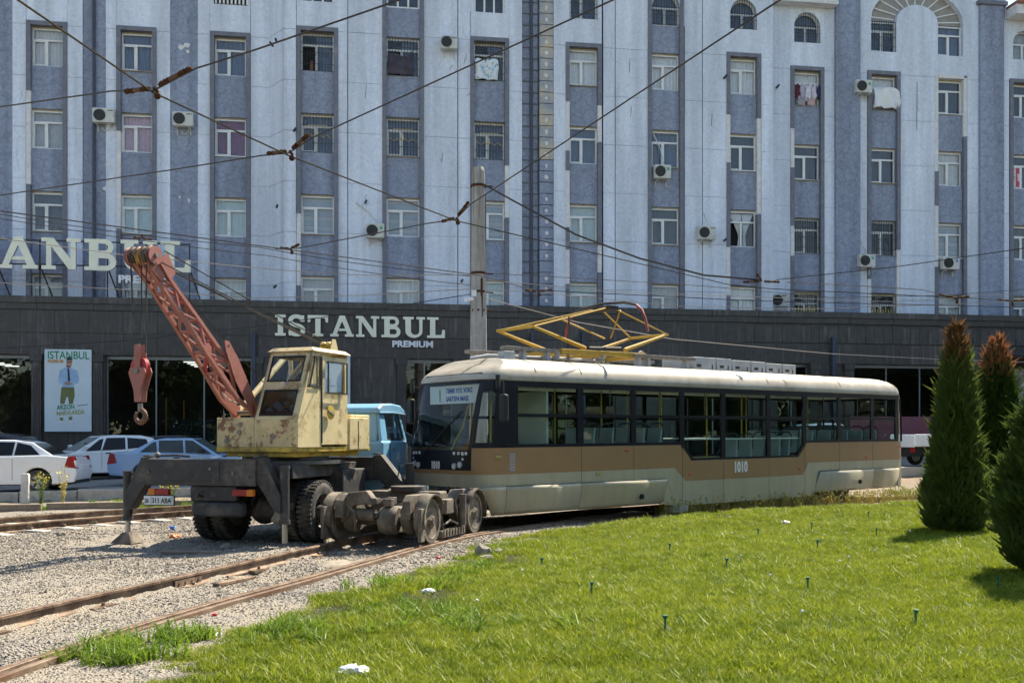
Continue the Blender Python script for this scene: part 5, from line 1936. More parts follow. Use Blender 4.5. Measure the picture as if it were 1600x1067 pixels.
# lower cab body, then roof and pillars so that the windows are open
low = shell('cab_body', [(2.62, .95), (4.02, .85), (4.05, 1.62), (3.98, 1.66), (2.62, 1.66)], -1.08, 1.08, M_blue, bevel=.07)
MB().prism([(3.02, .62), (3.95, .60), (3.95, .95), (3.02, .98)], 'x', -1.05, 1.05).build('cab_lower_step', M_blue, CT, bevel=.03)
rfm = shell('cab_roof', [(2.58, 2.17), (2.60, 2.28), (2.8, 2.36), (3.3, 2.385), (3.8, 2.36), (4.02, 2.27), (4.06, 2.19)], -1.02, 1.02, M_blue, bevel=.08, seg=5)
MB().box(-.96, .96, 2.64, 2.72, 1.6, 2.2).build('cab_rear_wall', M_blue, CT, bevel=.03)
MB().box(-.62, .62, 2.632, 2.639, 1.72, 2.1).build('rear_window', M_ink, CT)
for sg in (-1, 1):
    for y0, y1, yt0, yt1 in ((2.66, 2.98, 2.66, 2.94), (3.93, 4.06, 3.72, 3.82)):
        p = MB()
        xo, xi = sg * 1.05, sg * .985
        zt = 2.21
        xo2, xi2 = sg * .985, sg * .92
        p.add([(xo, y0, 1.64), (xo, y1, 1.64), (xi, y1, 1.64), (xi, y0, 1.64), (xo2, yt0, zt), (xo2, yt1, zt), (xi2, yt1, zt), (xi2, yt0, zt)],
              [(0, 3, 2, 1), (4, 5, 6, 7), (0, 1, 5, 4), (1, 2, 6, 5), (2, 3, 7, 6), (3, 0, 4, 7)])
        p.build('cab_pillar', M_blue, CT, bevel=.015)
    gp = MB().add([(sg * 1.0, 2.98, 1.66), (sg * 1.0, 3.93, 1.66), (sg * .95, 3.74, 2.2), (sg * .95, 2.95, 2.2)], [(0, 1, 2, 3)])
    gp.build('side_glass', M_cabg, CT)
    MB().bar((sg * 1.01, 3.52, 1.66), (sg * .96, 3.50, 2.2), .03, .03).build('quarter_light_bar', M_blue, CT)
    # door with shut lines and handle
    dr_ = MB().prism([(3.0, 1.0), (3.92, 1.0), (3.92, 1.62), (3.0, 1.62)], 'x', sg * 1.081, sg * 1.092).build('cab_door', M_blue, CT, bevel=.004)
    MB().box(min(sg * 1.095, sg * 1.12), max(sg * 1.095, sg * 1.12), 3.06, 3.2, 1.47, 1.5).build('door_handle', M_chrome, dr_)
    # shut lines, gutter and window rubber
    for p0, p1 in (((3.0, 1.0), (3.0, 1.62)), ((3.92, 1.0), (3.92, 1.62)), ((3.0, 1.0), (3.92, 1.0))):
        MB().bar((sg * 1.0935, p0[0], p0[1]), (sg * 1.0935, p1[0], p1[1]), .006, .012).build('shut_line', M_seam, dr_)
    for q0, q1 in (((1.012, 2.99, 1.68), (.962, 2.96, 2.18)), ((.962, 2.96, 2.18), (.962, 3.73, 2.18)), ((.962, 3.73, 2.18), (1.012, 3.91, 1.68)), ((1.012, 2.99, 1.68), (1.012, 3.91, 1.68))):
        MB().bar((sg * q0[0], q0[1], q0[2]), (sg * q1[0], q1[1], q1[2]), .028, .028).build('window_rubber', M_rub, CT)
    MB().tube([(sg * 1.02, 2.62, 2.19), (sg * 1.035, 3.3, 2.205), (sg * 1.02, 4.03, 2.19)], .018, 6).build('rain_gutter', M_blue, CT)
    MB().box(min(sg * .7, sg * 1.0), max(sg * .7, sg * 1.0), 2.612, 2.619, 1.02, 1.5).build('rear_panel_seam', M_blue, CT, bevel=.004)
    # front wing
    fw = []
    for t in np.linspace(-.1, math.pi + .25, 12):
        fw.append((3.85 + .68 * math.cos(t), .56 + .66 * math.sin(t)))
    w_ = MB()
    P = []
    for y, z in fw:
        P.append([(sg * .55, y, z + .02), (sg * .95, y, z), (sg * 1.08, y, z - .03), (sg * 1.1, y, z - .09)])
    w_.grid(P).build('front_wing', M_blue, CT, smooth=True, solid=.02, ang=70)
t = text_mb('40', .30, .001, .004, sx=.62)
t.xf(Matrix.Translation((1.096, 3.34, 1.22)) @ Matrix.Rotation(R(90), 4, 'Z'))
t.build('cab_number', M('faded_white_paint', (.62, .60, .60), .7), CT)
ws = MB().add([(-.95, 4.05, 1.66), (.95, 4.05, 1.66), (.9, 3.82, 2.2), (-.9, 3.82, 2.2)], [(0, 1, 2, 3)])
ws.build('windscreen', M_cabg, CT)
shell('bonnet', [(4.04, .9), (5.2, .85), (5.22, 1.30), (5.1, 1.48), (4.04, 1.6)], -.58, .58, M_blue, bevel=.12, seg=5)
MB().box(-1.1, 1.1, 5.2, 5.32, .55, .78).build('front_bumper', M_blue, CT, bevel=.03)
MB().tube([(1.05, 4.0, 2.0), (1.35, 4.1, 2.05), (1.37, 4.1, 1.75)], .012, 5).build('mirror_arm', M_rub, CT)
MB().prism([(4.06, 1.5), (4.16, 1.5), (4.16, 1.95), (4.06, 1.95)], 'x', 1.30, 1.34).build('mirror', M_rub, CT, bevel=.015)
ubox('cab_bench', -.9, .9, 2.75, 3.3, 1.1, 1.75, M_ink, CT)
for x, z0, z1 in ((.35, 1.2, 1.9), (-.75, 1.2, 1.75)):
    MB().cyl((x, 2.4, z0), (x, 2.4, z1), .05, n=8).build('support_post', M_red, CT)

# ---- superstructure (its own frame: +y is the way the boom points)
CA = math.atan2(-.927, -.375) - math.pi / 2 - R(-14)
# origin: front corner of the cabin, in truck coordinates
SM = Matrix.Translation((-4.15, 17.0, -.02)) @ Matrix.Rotation(R(-14), 4, 'Z')
W2T = SM.inverted()
SO = W2T @ Vector((-3.41, 16.0, 0))
SL = Matrix.Translation((SO.x, SO.y, 0)) @ Matrix.Rotation(CA, 4, 'Z')
# local: x = operator's right (image left, away), y = boom direction, z = height


def sb(mb, name, mat, parent=None, **k):
    return mb.xf(SL).build(name, mat, parent or CT, **k)


sb(MB().box(0.0, 1.55, -2.3, 0.0, 1.48, 1.56), 'turntable_deck', M_yelp, bevel=.01)
sb(MB().box(.12, 1.43, -2.1, -.1, 1.40, 1.48), 'turntable_frame', M_yelp, bevel=.01)
# front skirts of the platform
sb(MB().box(0.0, .80, -.05, .0, 1.56, 2.0), 'cabin_front_skirt', M_cabr, bevel=.008)
sb(MB().box(.815, 1.55, -.06, -.01, 1.56, 2.04), 'platform_skirt', M_cabr, bevel=.008)
sb(MB().box(.83, 1.53, -.4, -.07, 1.96, 2.0), 'platform_cover', M_cabc)
sb(MB().box(1.50, 1.55, -2.3, -.08, 1.56, 2.0), 'platform_side', M_cabr, bevel=.008)
sb(MB().box(.12, 1.49, -2.5, -1.85, 1.56, 2.12), 'counterweight', M_cabc, bevel=.02)
sb(MB().box(-.03, .45, -2.22, -1.56, 1.50, 2.06), 'engine_cover', M_cabc, bevel=.015)
sb(MB().box(-.035, -.031, -1.86, -1.84, 1.52, 2.0), 'cover_seam', M_seam)
# cabin as framed panels round open windows
def pane_frame(name, outer, inner, mat, plane, parent=None, thick=.03):
    """ring between two quads (lists of four 3-D points) with thickness along the normal"""
    O = [Vector(p) for p in outer]
    Iq = [Vector(p) for p in inner]
    nrm = (O[1] - O[0]).cross(O[2] - O[0]).normalized() * thick
    n_ = len(O)
    mb = MB()
    vs = O + Iq + [p + nrm for p in O] + [p + nrm for p in Iq]
    fs = []
    for i in range(n_):
        j = (i + 1) % n_
        fs += [(i, j, n_ + j, n_ + i), (2 * n_ + i, 3 * n_ + i, 3 * n_ + j, 2 * n_ + j), (i, 2 * n_ + i, 2 * n_ + j, j), (n_ + i, n_ + j, 3 * n_ + j, 3 * n_ + i)]
    mb.add(vs, fs)
    return sb(mb, name, mat, parent)


ZB, ZW, ZT = 1.56, 2.0, 3.12
YT = -.44                                     # front leans back to here at the roof
CL = 1.5                                     # cabin length
CW = .80


def fy(z):
    return YT * max(0, (z - ZW)) / (ZT - ZW)


def fpt(x, z):
    return (x, fy(z), z)


M_gask = M_rub
# front: upper and lower glazing
for nm, z0, z1, x0, x1 in (('front_upper', 2.56, 3.12, 0, CW), ('front_lower', 2.0, 2.56, 0, CW)):
    m_ = .09
    out = [fpt(x0, z0), fpt(x1, z0), fpt(x1, z1), fpt(x0, z1)]
    inn = [fpt(x0 + m_, z0 + .06), fpt(x1 - m_ * .7, z0 + .06), fpt(x1 - m_ * .7, z1 - .07), fpt(x0 + m_, z1 - .07)]
    pane_frame('cabin_front_frame', out, inn, M_cabc, None)
    gin = [fpt(x0 + m_ + .025, z0 + .085), fpt(x1 - m_ * .7 - .025, z0 + .085), fpt(x1 - m_ * .7 - .025, z1 - .095), fpt(x0 + m_ + .025, z1 - .095)]
    inn2 = [tuple(Vector(p) + Vector((0, .004, .001))) for p in inn]
    gin2 = [tuple(Vector(p) + Vector((0, .004, .001))) for p in gin]
    pane_frame('window_gasket', inn2, gin2, M_gask, None, thick=.02)
    sb(MB().add([tuple(Vector(p) + Vector((0, -.01, 0))) for p in inn], [(0, 1, 2, 3)]), 'front_glass' if z0 > 2.2 else 'lower_glass', M_cabg if z0 > 2.2 else glass_mat('dusty_dark_glass', (.25, .24, .22), 1.0))
# near side (x = 0): wall with a triangular light and a door with a window
S0 = lambda y, z: (0.0, y, z)
# solid lower side
sb(MB().prism([(0.0, ZB), (0, ZW), (fy(2.5), 2.5), (-.66, 2.5), (-.66, ZB)], 'x', -.03, 0), 'cabin_side_panel', M_cabc)
# around the triangular light
tri_o = [S0(fy(2.5), 2.5), S0(-.66, 2.5), S0(-.66, 3.12), S0(fy(3.12), 3.12)]
tri_i = [S0(fy(2.5) - .10, 2.53), S0(-.61, 2.53), S0(-.61, 3.04), S0(fy(3.04) - .05, 3.04)]
pane_frame('quarter_light_frame', tri_o, tri_i, M_cabc, None, thick=-.03)
gi_ = [S0(fy(2.5) - .125, 2.555), S0(-.63, 2.555), S0(-.63, 3.015), S0(fy(3.04) - .07, 3.015)]
pane_frame('window_gasket', [(-.034, p[1], p[2]) for p in tri_i], [(-.034, p[1], p[2]) for p in gi_], M_gask, None, thick=.02)
sb(MB().add([(-.01, p[1], p[2]) for p in tri_i], [(0, 1, 2, 3)]), 'quarter_glass', M_cabg)
# door, 4 cm proud
do = [(-.02, -.69, 1.60), (-.02, -CL, 1.60), (-.02, -CL, 3.06), (-.02, -.69, 3.06)]
di = [(-.02, -.80, 2.44), (-.02, -CL + .09, 2.44), (-.02, -CL + .09, 2.98), (-.02, -.80, 2.98)]
door = pane_frame('cabin_door', do, di, M_cabc, None, thick=-.04)
gi_ = [(-.064, -.825, 2.465), (-.064, -CL + .115, 2.465), (-.064, -CL + .115, 2.955), (-.064, -.825, 2.955)]
pane_frame('window_gasket', [(-.064, p[1], p[2]) for p in di], gi_, M_gask, None, thick=.02)
sb(MB().add([(-.04, p[1], p[2]) for p in di], [(0, 1, 2, 3)]), 'door_glass', M_cabg)
hd = MB().lathe([(.0, 0), (.115, 0), (.115, .012), (.0, .012)], (-.062, -.90, 2.13), (-1, 0, 0), 20)
hdo = sb(hd, 'handle_recess', M_yelp, smooth=True)
sb(MB().bar((-.085, -.80, 2.16), (-.085, -.98, 2.10), .02, .03), 'door_handle', M_chrome)
sb(MB().cyl((-.035, -.675, 1.62), (-.035, -.675, 3.04), .014, n=6), 'door_hinge_pipe', M_seam)
# far side, rear and roof
sb(MB().prism([(0.0, ZB), (0, ZW), (fy(2.5), 2.5), (-CL, 2.5), (-CL, ZB)], 'x', CW - .03, CW), 'cabin_far_side', M_cabc)
fo = [(CW, fy(2.5), 2.5), (CW, -CL, 2.5), (CW, -CL, 3.12), (CW, fy(3.12), 3.12)]
fi = [(CW, fy(2.5) - .1, 2.55), (CW, -CL + .1, 2.55), (CW, -CL + .1, 3.03), (CW, fy(3.03) - .08, 3.03)]
pane_frame('cabin_far_frame', fo, fi, M_cabc, None, thick=.03)
ro = [(0.0, -CL, 2.4), (CW, -CL, 2.4), (CW, -CL, 3.12), (0, -CL, 3.12)]
ri = [(.1, -CL, 2.5), (CW - .1, -CL, 2.5), (CW - .1, -CL, 3.02), (.1, -CL, 3.02)]
pane_frame('cabin_rear_frame', ro, ri, M_cabc, None, thick=.03)
sb(MB().box(.0, CW, -CL - .03, -CL, ZB, 2.4), 'cabin_rear_wall', M_cabc)
rfv = [(-.06, YT + .05, 3.12), (CW + .05, YT + .05, 3.12), (CW + .05, -CL - .08, 3.12), (-.06, -CL - .08, 3.12), (.02, YT - .04, 3.19), (CW - .03, YT - .04, 3.19), (CW - .03, -CL, 3.19), (.02, -CL, 3.19)]
sb(MB().add(rfv, [(0, 3, 2, 1), (4, 5, 6, 7), (0, 1, 5, 4), (1, 2, 6, 5), (2, 3, 7, 6), (3, 0, 4, 7)]), 'cabin_roof', M_cabr, bevel=.012)
sb(MB().prism([(-.45, 1.9), (-.85, 1.9), (-.95, 2.6), (-.88, 2.62), (-.78, 2.02), (-.45, 2.02)], 'x', .2, .6), 'operator_seat', M_rub, bevel=.02)
sb(MB().box(.15, .7, -.35, -.15, 1.6, 2.2), 'control_desk', M_sack, bevel=.02)
sb(MB().cyl((.32, -.2, 2.58), (.30, -.26, 2.92), .008, n=5), 'wiper', M_chrome)
sb(MB().lathe([(0, 0), (.045, 0), (.045, .02), (0, .02)], (.34, -.14, 2.57), (0, 1, 0), 14), 'wiper_motor', M_chrome)
for x, z in ((.45, 1.72), (1.1, 1.8), (1.35, 1.66), (1.08, 1.92)):
    sb(MB().cyl((x, -.0, z), (x, .012, z), .04, n=12), 'hatch_plug', M_rim)
# gantry mast legs behind the cabin and the rope sheaves on top
for x in (.92, 1.42):
    sb(MB().cyl((x, -.35, 2.1), (x - .1, -1.75, 3.25), .05, n=10), 'gantry_leg', M_cabc, smooth=True)
    sb(MB().cyl((x - .1, -1.75, 3.25), (x, -2.0, 2.1), .04, n=10), 'gantry_leg', M_cabc, smooth=True)
sb(MB().cyl((.42, -1.75, 3.22), (1.4, -1.75, 3.22), .035, n=8), 'gantry_cross_bar', M_cabc)
for k in range(4):
    x = .45 + k * .055
    sb(MB().lathe([(.02, -.02), (.10, -.02), (.085, 0), (.10, .02), (.02, .02)], (x, -1.75, 3.30), (1, 0, 0), 20), 'gantry_sheave', M_yelp, smooth=True)
sb(MB().prism([(-1.6, 3.15), (-1.92, 3.15), (-1.80, 3.44), (-1.70, 3.44)], 'x', .40, .42), 'sheave_cheek', M_cabc)
# boom
FB = Vector((1.16, -.30, 2.12))
TB = Vector((1.16, 2.12, 4.28))
bd_ = (TB - FB).normalized()
BLEN = (TB - FB).length
bn = Vector((1, 0, 0)).cross(bd_).normalized()   # up across the boom
if bn.z < 0:
    bn = -bn


def bpnt(t, a, b_):
    """t metres along the boom, a across, b_ up"""
    return FB + bd_ * t + Vector((1, 0, 0)) * a + bn * b_


def half(t):
    return np.interp(t, [0, .5, 1.2, BLEN], [.19, .17, .135, .10]), np.interp(t, [0, .5, 1.2, BLEN], [.06, .16, .135, .085])


def corner(t, sa, sb_):
    w, h = half(t)
    return bpnt(t, sa * w, sb_ * h)


for sa in (-1, 1):
    for s2 in (-1, 1):
        ts = [.5, 1.2, BLEN] if s2 > 0 else [.0, .5, 1.2, BLEN]
        mb = MB()
        for t0, t1 in zip(ts[:-1], ts[1:]):
            mb.bar(corner(t0, sa, s2), corner(t1, sa, s2), .058, .058, bn)
        sb(mb, 'boom_chord', M_boom)
bays = [.55, 1.05, 1.5, 1.92, 2.3, 2.65, 2.95]
for i, (t0, t1) in enumerate(zip(bays[:-1], bays[1:])):
    for sa in (-1, 1):
        s2 = 1 if i % 2 else -1
        sb(MB().bar(corner(t0, sa, s2), corner(t1, sa, -s2), .045, .03, bn), 'boom_lacing', M_boom)
    for s2 in (-1, 1):
        s1 = 1 if i % 2 else -1
        sb(MB().bar(corner(t0, s1, s2), corner(t1, -s1, s2), .04, .028, bn), 'boom_lacing', M_red if (i + s2) % 5 == 0 else M_boom)
    sb(MB().bar(corner(t1, -1, -1), corner(t1, 1, -1), .04, .04, bn), 'boom_batten', M_boom)
    sb(MB().bar(corner(t1, -1, 1), corner(t1, 1, 1), .04, .04, bn), 'boom_batten', M_boom)
for sa in (-1, 1):
    w = .19
    pl_ = [(.0, -.06), (.08, -.10), (.75, -.02), (1.25, .17), (1.38, .27), (1.30, .335), (.95, .30), (.2, .12), (.0, .05)]
    vs = [bpnt(t, sa * w, b_) for t, b_ in pl_] + [bpnt(t, sa * (w + .018), b_) for t, b_ in pl_]
    n_ = len(pl_)
    mb = MB().add(vs, [tuple(range(n_)), tuple(range(n_, 2 * n_))[::-1]] + [(i, (i + 1) % n_, n_ + (i + 1) % n_, n_ + i) for i in range(n_)])
    sb(mb, 'boom_gusset', M_boom)
    sb(MB().cyl(bpnt(1.26, sa * (w + .019), .27), bpnt(1.26, sa * (w + .022), .27), .022, n=10), 'pin_hole', M_seam)
    # foot brackets
    sb(MB().box(FB.x + sa * .24 - .03, FB.x + sa * .24 + .03, FB.y - .1, FB.y + .1, 1.56, 2.24), 'boom_foot', M_boom, bevel=.01)
sb(MB().cyl(FB - Vector((.33, 0, 0)), FB + Vector((.33, 0, 0)), .04, n=10), 'boom_pin', M_rim)
sb(MB().tube([bpnt(.05, -.1, .1), bpnt(.25, -.18, -.1), bpnt(.5, -.05, -.2), bpnt(.6, .1, -.12)], .014, 5), 'loose_cable', M_sack)
# boom head: cheek plates and sheaves
for a in (-.15, -.05, .05, .15):
    pl_ = [(BLEN - .35, -.10), (BLEN - .05, -.13), (BLEN + .14, -.05), (BLEN + .15, .09), (BLEN + .04, .16), (BLEN - .15, .14), (BLEN - .38, .10)]
    vs = [bpnt(t, a - .012, b_) for t, b_ in pl_] + [bpnt(t, a + .012, b_) for t, b_ in pl_]
    n_ = len(pl_)
    sb(MB().add(vs, [tuple(range(n_)), tuple(range(n_, 2 * n_))[::-1]] + [(i, (i + 1) % n_, n_ + (i + 1) % n_, n_ + i) for i in range(n_)]), 'head_plate', M_boom)
for a in (-.2, -.1, 0, .1, .2):
    sb(MB().lathe([(.03, -.03), (.135, -.03), (.118, -.01), (.118, .01), (.135, .03), (.03, .03)], bpnt(BLEN + .02, a, .02), (1, 0, 0), 24), 'head_sheave', M_yelp if abs(a) < .05 else (M_bogd0 if abs(a) < .15 else M_boom), smooth=True)
for a in (-.16, .14):
    P = [bpnt(BLEN + .02, a, .02) + Vector((0, .122 * math.cos(t), .122 * math.sin(t))) for t in np.linspace(0, 2 * math.pi, 20)]
    for k in (-.02, .02):
        sb(MB().tube([p + Vector((k, 0, 0)) for p in P], .013, 5), 'rope_wrap', M_rope)
sb(MB().cyl(bpnt(BLEN + .02, -.26, .02), bpnt(BLEN + .02, .26, .02), .035, n=12), 'head_shaft', M_rim)
for q in ([(BLEN - .45, .2), (BLEN - .15, .28), (BLEN - .12, .05), (BLEN - .45, .02)],):
    vs = [bpnt(t, -.19, b_) for t, b_ in q] + [bpnt(t, -.165, b_) for t, b_ in q]
    sb(MB().add(vs, [(0, 1, 2, 3), (7, 6, 5, 4), (0, 4, 5, 1), (1, 5, 6, 2), (2, 6, 7, 3), (3, 7, 4, 0)]), 'head_stiffener', M_boom)
# pendant and hoist ropes
GT = Vector((.55, -1.75, 3.33))
for a, b0, dz in ((-.28, .16, .04), (-.2, .05, .0), (-.14, .05, -.03), (.25, .16, .05)):
    p = bpnt(BLEN - (.02 if b0 > .1 else .12), a, b0)
    q = GT + Vector((.02 + a * .3, .05, dz))
    sb(MB().tube([p, p.lerp(q, .5) + Vector((0, 0, -.02)), q], .009, 5), 'pendant_rope', M_rope)
sb(MB().tube([bpnt(BLEN - .5, -.05, .15), Vector((1.1, -.9, 2.5)), Vector((1.0, -1.2, 2.0))], .009, 5), 'hoist_rope', M_rope)
# hook block hanging from the head
HX = bpnt(BLEN + .02, 0, .02)
hy = HX.y + .05
HBz = 2.50
for a in (-.11, -.02, .12):
    sb(MB().cyl((HX.x + a, hy + .06 * (a > .1), HX.z - .1), (HX.x + a * .9, hy, HBz + .62 if abs(a) < .05 else HBz + .42), .011, n=6), 'hoist_rope', M_rope)
blk = [(-.155, .14), (-.06, -.12), (-.045, -.28), (.045, -.28), (.06, -.12), (.155, .14), (.12, .21), (.055, .21), (.045, .54), (-.045, .54), (-.055, .21), (-.13, .21)]
for y in (-.075, .05):
    mb = MB().prism([(HX.x + x, HBz + z) for x, z in blk], 'y', hy + y, hy + y + .025)
    sb(mb, 'hook_block_cheek', M_boom, bevel=.006)
sb(MB().lathe([(.03, -.04), (.145, -.04), (.13, 0), (.145, .04), (.03, .04)], (HX.x, hy, HBz + .22), (0, 1, 0), 24), 'hook_sheave', M_red, smooth=True)
sb(MB().cyl((HX.x, hy - .09, HBz + .16), (HX.x, hy + .09, HBz + .16), .04, n=12), 'block_pin', M_rim)
sb(MB().cyl((HX.x, hy, HBz - .42), (HX.x, hy, HBz - .3), .035, n=10), 'hook_shank', M_rim)
hk = [Vector((HX.x + .09 * math.cos(t) * (1 if t < 4.5 else .96), hy, HBz - .48 + .09 * math.sin(t))) for t in np.linspace(1.57, 6.9, 16)]
sb(MB().loft([(p, float(np.interp(i, [0, 8, 15], [.03, .042, .018]))) for i, p in enumerate(hk)], 10), 'hook', M('rusty_hook', (.14, .075, .05), .7, metal=.3, var=.3), smooth=True)

# ------------------------------------------------------------------ bogie standing on the track ahead of the tram
BG = thing('tram_bogie', 'dusty detached tram bogie standing on the rails between crane and tram', 'bogie', (-2.10, 16.52, 0), math.atan2(.945, .33) - math.pi / 2)
M_bog = M('dusty_bogie_paint', (.105, .086, .066), .8, var=.3, scale=6, dirt=(.215, .178, .132), damt=.46, dscale=4, bump=.25)
M_bogd = M('greasy_bogie_steel', (.045, .037, .03), .7, var=.3, scale=6, dirt=(.16, .135, .105), damt=.45, dscale=5)
M_tread = M('bright_wheel_tread', (.38, .36, .33), .35, metal=.8, var=.2)
AX = (0.0, 1.9)
for y in AX:
    for sg in (-1, 1):
        x = sg * .80
        wprof = [(.045, -.05), (.20, -.035), (.275, -.05), (.285, -.066), (.35, -.066), (.352, .03), (.378, .04), (.378, .066), (.285, .066), (.20, .03), (.045, .05)]
        wh = MB().lathe([(r_, -h_) for r_, h_ in wprof], (x, y, .352), (sg, 0, 0), 40).build('wheel', M_bog, BG, smooth=True, ang=30)
        MB().lathe([(.353, .064), (.3555, .064), (.3555, -.028), (.353, -.028)], (x, y, .352), (sg, 0, 0), 40).build('tyre_tread', M_tread, wh, smooth=True)
        MB().lathe([(.282, .052), (.29, .068), (.275, .068), (.268, .05)], (x, y, .352), (sg, 0, 0), 40).build('tyre_groove', M_bogd, wh)
        hb = MB().lathe([(.0, .09), (.075, .09), (.09, .075), (.11, .07), (.125, .04), (.125, .0), (0, 0)], (x, y, .352), (sg, 0, 0), 6).build('hub', M_bog, wh)
        MB().cyl((x + sg * .085, y, .352), (x + sg * .10, y, .352), .055, n=16).build('axle_cap', M_bogd, wh, smooth=True)
        # mudguard arch
        P = []
        a0, a1 = (-.25, math.pi * .80)
        for t in np.linspace(a0, a1, 12):
            yy = y + (.43 * math.cos(t) if y > 1 else -.43 * math.cos(t))
            P.append([(x - sg * .06, yy, .36 + .43 * math.sin(t)), (x + sg * .12, yy, .36 + .43 * math.sin(t)), (x + sg * .125, y + (yy - y) * .94, .36 + .40 * math.sin(t))])
        MB().grid(P).build('mudguard', M_bog, BG, smooth=True, solid=.012, ang=70)
    MB().loft([((-.72, y, .352), .075), ((-.3, y, .352), .09), ((0, y, .352), .09), ((.72, y, .352), .075)], 14).build('axle', M_bogd, BG, smooth=True)
    # axle gearbox: drum with flanges
    s_ = 1 if y < 1 else -1
    gb = MB().loft([((-.02, y, .352), .20), ((.05, y, .352), .235), ((.24, y, .352), .235), ((.30, y, .352), .19)], 24).build('gearbox', M_bog, BG, smooth=True)
    MB().loft([((.14, y + s_ * .10, .40), .17), ((.14, y + s_ * .34, .42), .15), ((.14, y + s_ * .36, .42), .19), ((.14, y + s_ * .40, .42), .19)], 20).build('pinion_housing', M_bog, gb, smooth=True)
    for q in range(10):
        t = q * 2 * math.pi / 10
        MB().cyl((.30, y + .2 * math.cos(t), .352 + .2 * math.sin(t)), (.32, y + .2 * math.cos(t), .352 + .2 * math.sin(t)), .014, n=6).build('flange_bolt', M_bogd, gb)
    # big drum next to the near wheel and round cup brakes
    MB().loft([((.42, y, .40), .24), ((.46, y, .40), .275), ((.60, y, .40), .275), ((.64, y, .40), .24)], 28).build('drive_housing', M_bog, BG, smooth=True)
    MB().loft([((-.42, y, .40), .22), ((-.46, y, .40), .25), ((-.60, y, .40), .25), ((-.64, y, .40), .22)], 28).build('drive_housing', M_bog, BG, smooth=True)
# traction motors lying lengthwise
for x in (-.28, .28):
    mt = MB().loft([((x, .42, .46), .14), ((x, .47, .46), .2), ((x, 1.42, .46), .2), ((x, 1.48, .46), .14)], 20).build('traction_motor', M_bogd, BG, smooth=True)
    for yy in (.6, .8, 1.0, 1.2):
        MB().lathe([(.195, -.015), (.215, -.015), (.215, .015), (.195, .015)], (x, yy, .46), (0, 1, 0), 20).build('motor_rib', M_bog, mt)
# frame: angular side beams, bolster and end cross-members
for sg in (-1, 1):
    fb = [(-.42, .40), (-.42, .68), (-.30, .78), (.35, .78), (.62, .64), (1.28, .64), (1.55, .78), (2.2, .78), (2.32, .68), (2.32, .40), (2.2, .40), (2.1, .62), (1.62, .62), (1.35, .5), (.55, .5), (.28, .62), (-.2, .62), (-.32, .40)]
    MB().prism(fb, 'x', sg * .60 - .07, sg * .60 + .07).build('side_frame', M_bog, BG, bevel=.015)
    # magnetic track brake slung over the rail
    tb = MB().box(sg * .80 - .05, sg * .80 + .05, .46, 1.46, .03, .15)
    tbo = tb.build('track_brake', M_bog, BG, bevel=.012)
    for k in range(8):
        yy = .53 + k * .125
        MB().box(sg * .80 - .065, sg * .80 + .065, yy - .02, yy + .02, .05, .165).build('brake_shoe_rib', M_bog, tbo)
    for yy in (.6, 1.3):
        MB().cyl((sg * .80, yy, .15), (sg * .72, yy, .6), .028, n=8).build('brake_hanger', M_bogd, tbo)
    MB().cyl((sg * .86, 1.32, .18), (sg * .86, 1.32, .72), .06, n=12).build('damper', M_bog, BG, smooth=True)
    MB().box(sg * .76 - .10, sg * .76 + .10, .62, .92, .42, .66).build('control_box', M_bog, BG, bevel=.012)
    MB().tube([(sg * .7, .5, .2), (sg * .84, .62, .26), (sg * .8, .9, .3), (sg * .86, 1.1, .22)], .018, 6).build('brake_linkage', M_bogd, BG)
    MB().box(sg * .86 - .02, sg * .86 + .04, -.50, -.36, .06, .58).build('guard_plate', M_bog, BG, bevel=.008)
    for z in (.3, .46):
        MB().cyl((sg * .66, 1.6, z), (sg * .66, 2.1, z), .022, n=6).build('brake_rod', M_bogd, BG)
MB().box(-.66, .66, .78, 1.12, .58, .78).build('bolster', M_bog, BG, bevel=.03)
MB().cyl((0, .95, .78), (0, .95, .86), .3, n=28).build('centre_bearing', M_bogd, BG, smooth=True)
MB().box(-.62, .62, 2.22, 2.36, .44, .62).build('end_beam', M_bog, BG, bevel=.015)
MB().prism([(-.62, .52), (-.5, .80), (-.16, .84), (-.06, .72), (.02, .72), (.02, .62), (-.4, .60), (-.48, .42), (-.62, .30)], 'y', -.30, -.12).build('end_bracket', M_bog, BG, bevel=.02)
MB().cyl((-.45, -.2, .46), (-.05, -.2, .44), .095, n=16).build('brake_cylinder', M_bog, BG, smooth=True)
MB().cyl((-.05, -.2, .44), (.02, -.2, .44), .055, n=8).build('cylinder_rod', M_bogd, BG)
MB().tube([(-.5, -.32, .62), (-.36, -.34, .5), (-.34, -.33, .28), (-.36, -.3, .2)], .02, 6).build('brake_pipe', M_bog, BG)
MB().box(-1.0, -.80, -.10, -.04, .52, .60).build('end_lug', M_bog, BG)
for k in range(9):
    x0, x1 = RNG.uniform(-.5, .5, 2)
    y0 = RNG.uniform(-.1, 2.0)
    MB().tube([(x0, y0, .68), ((x0 + x1) / 2, y0 + .15, .62 + RNG.uniform(-.12, .2)), (x1, y0 + RNG.uniform(.2, .5), .66)], .012, 5).build('cable', M_rub, BG)
for k in range(10):
    x, y = RNG.uniform(-.5, .5), RNG.uniform(-.1, 2.1)
    MB().box(x - .07, x + .07, y - .06, y + .06, .58, .58 + RNG.uniform(.06, .17)).build('junction_box', M_bogd if k % 2 else M_bog, BG, bevel=.01)
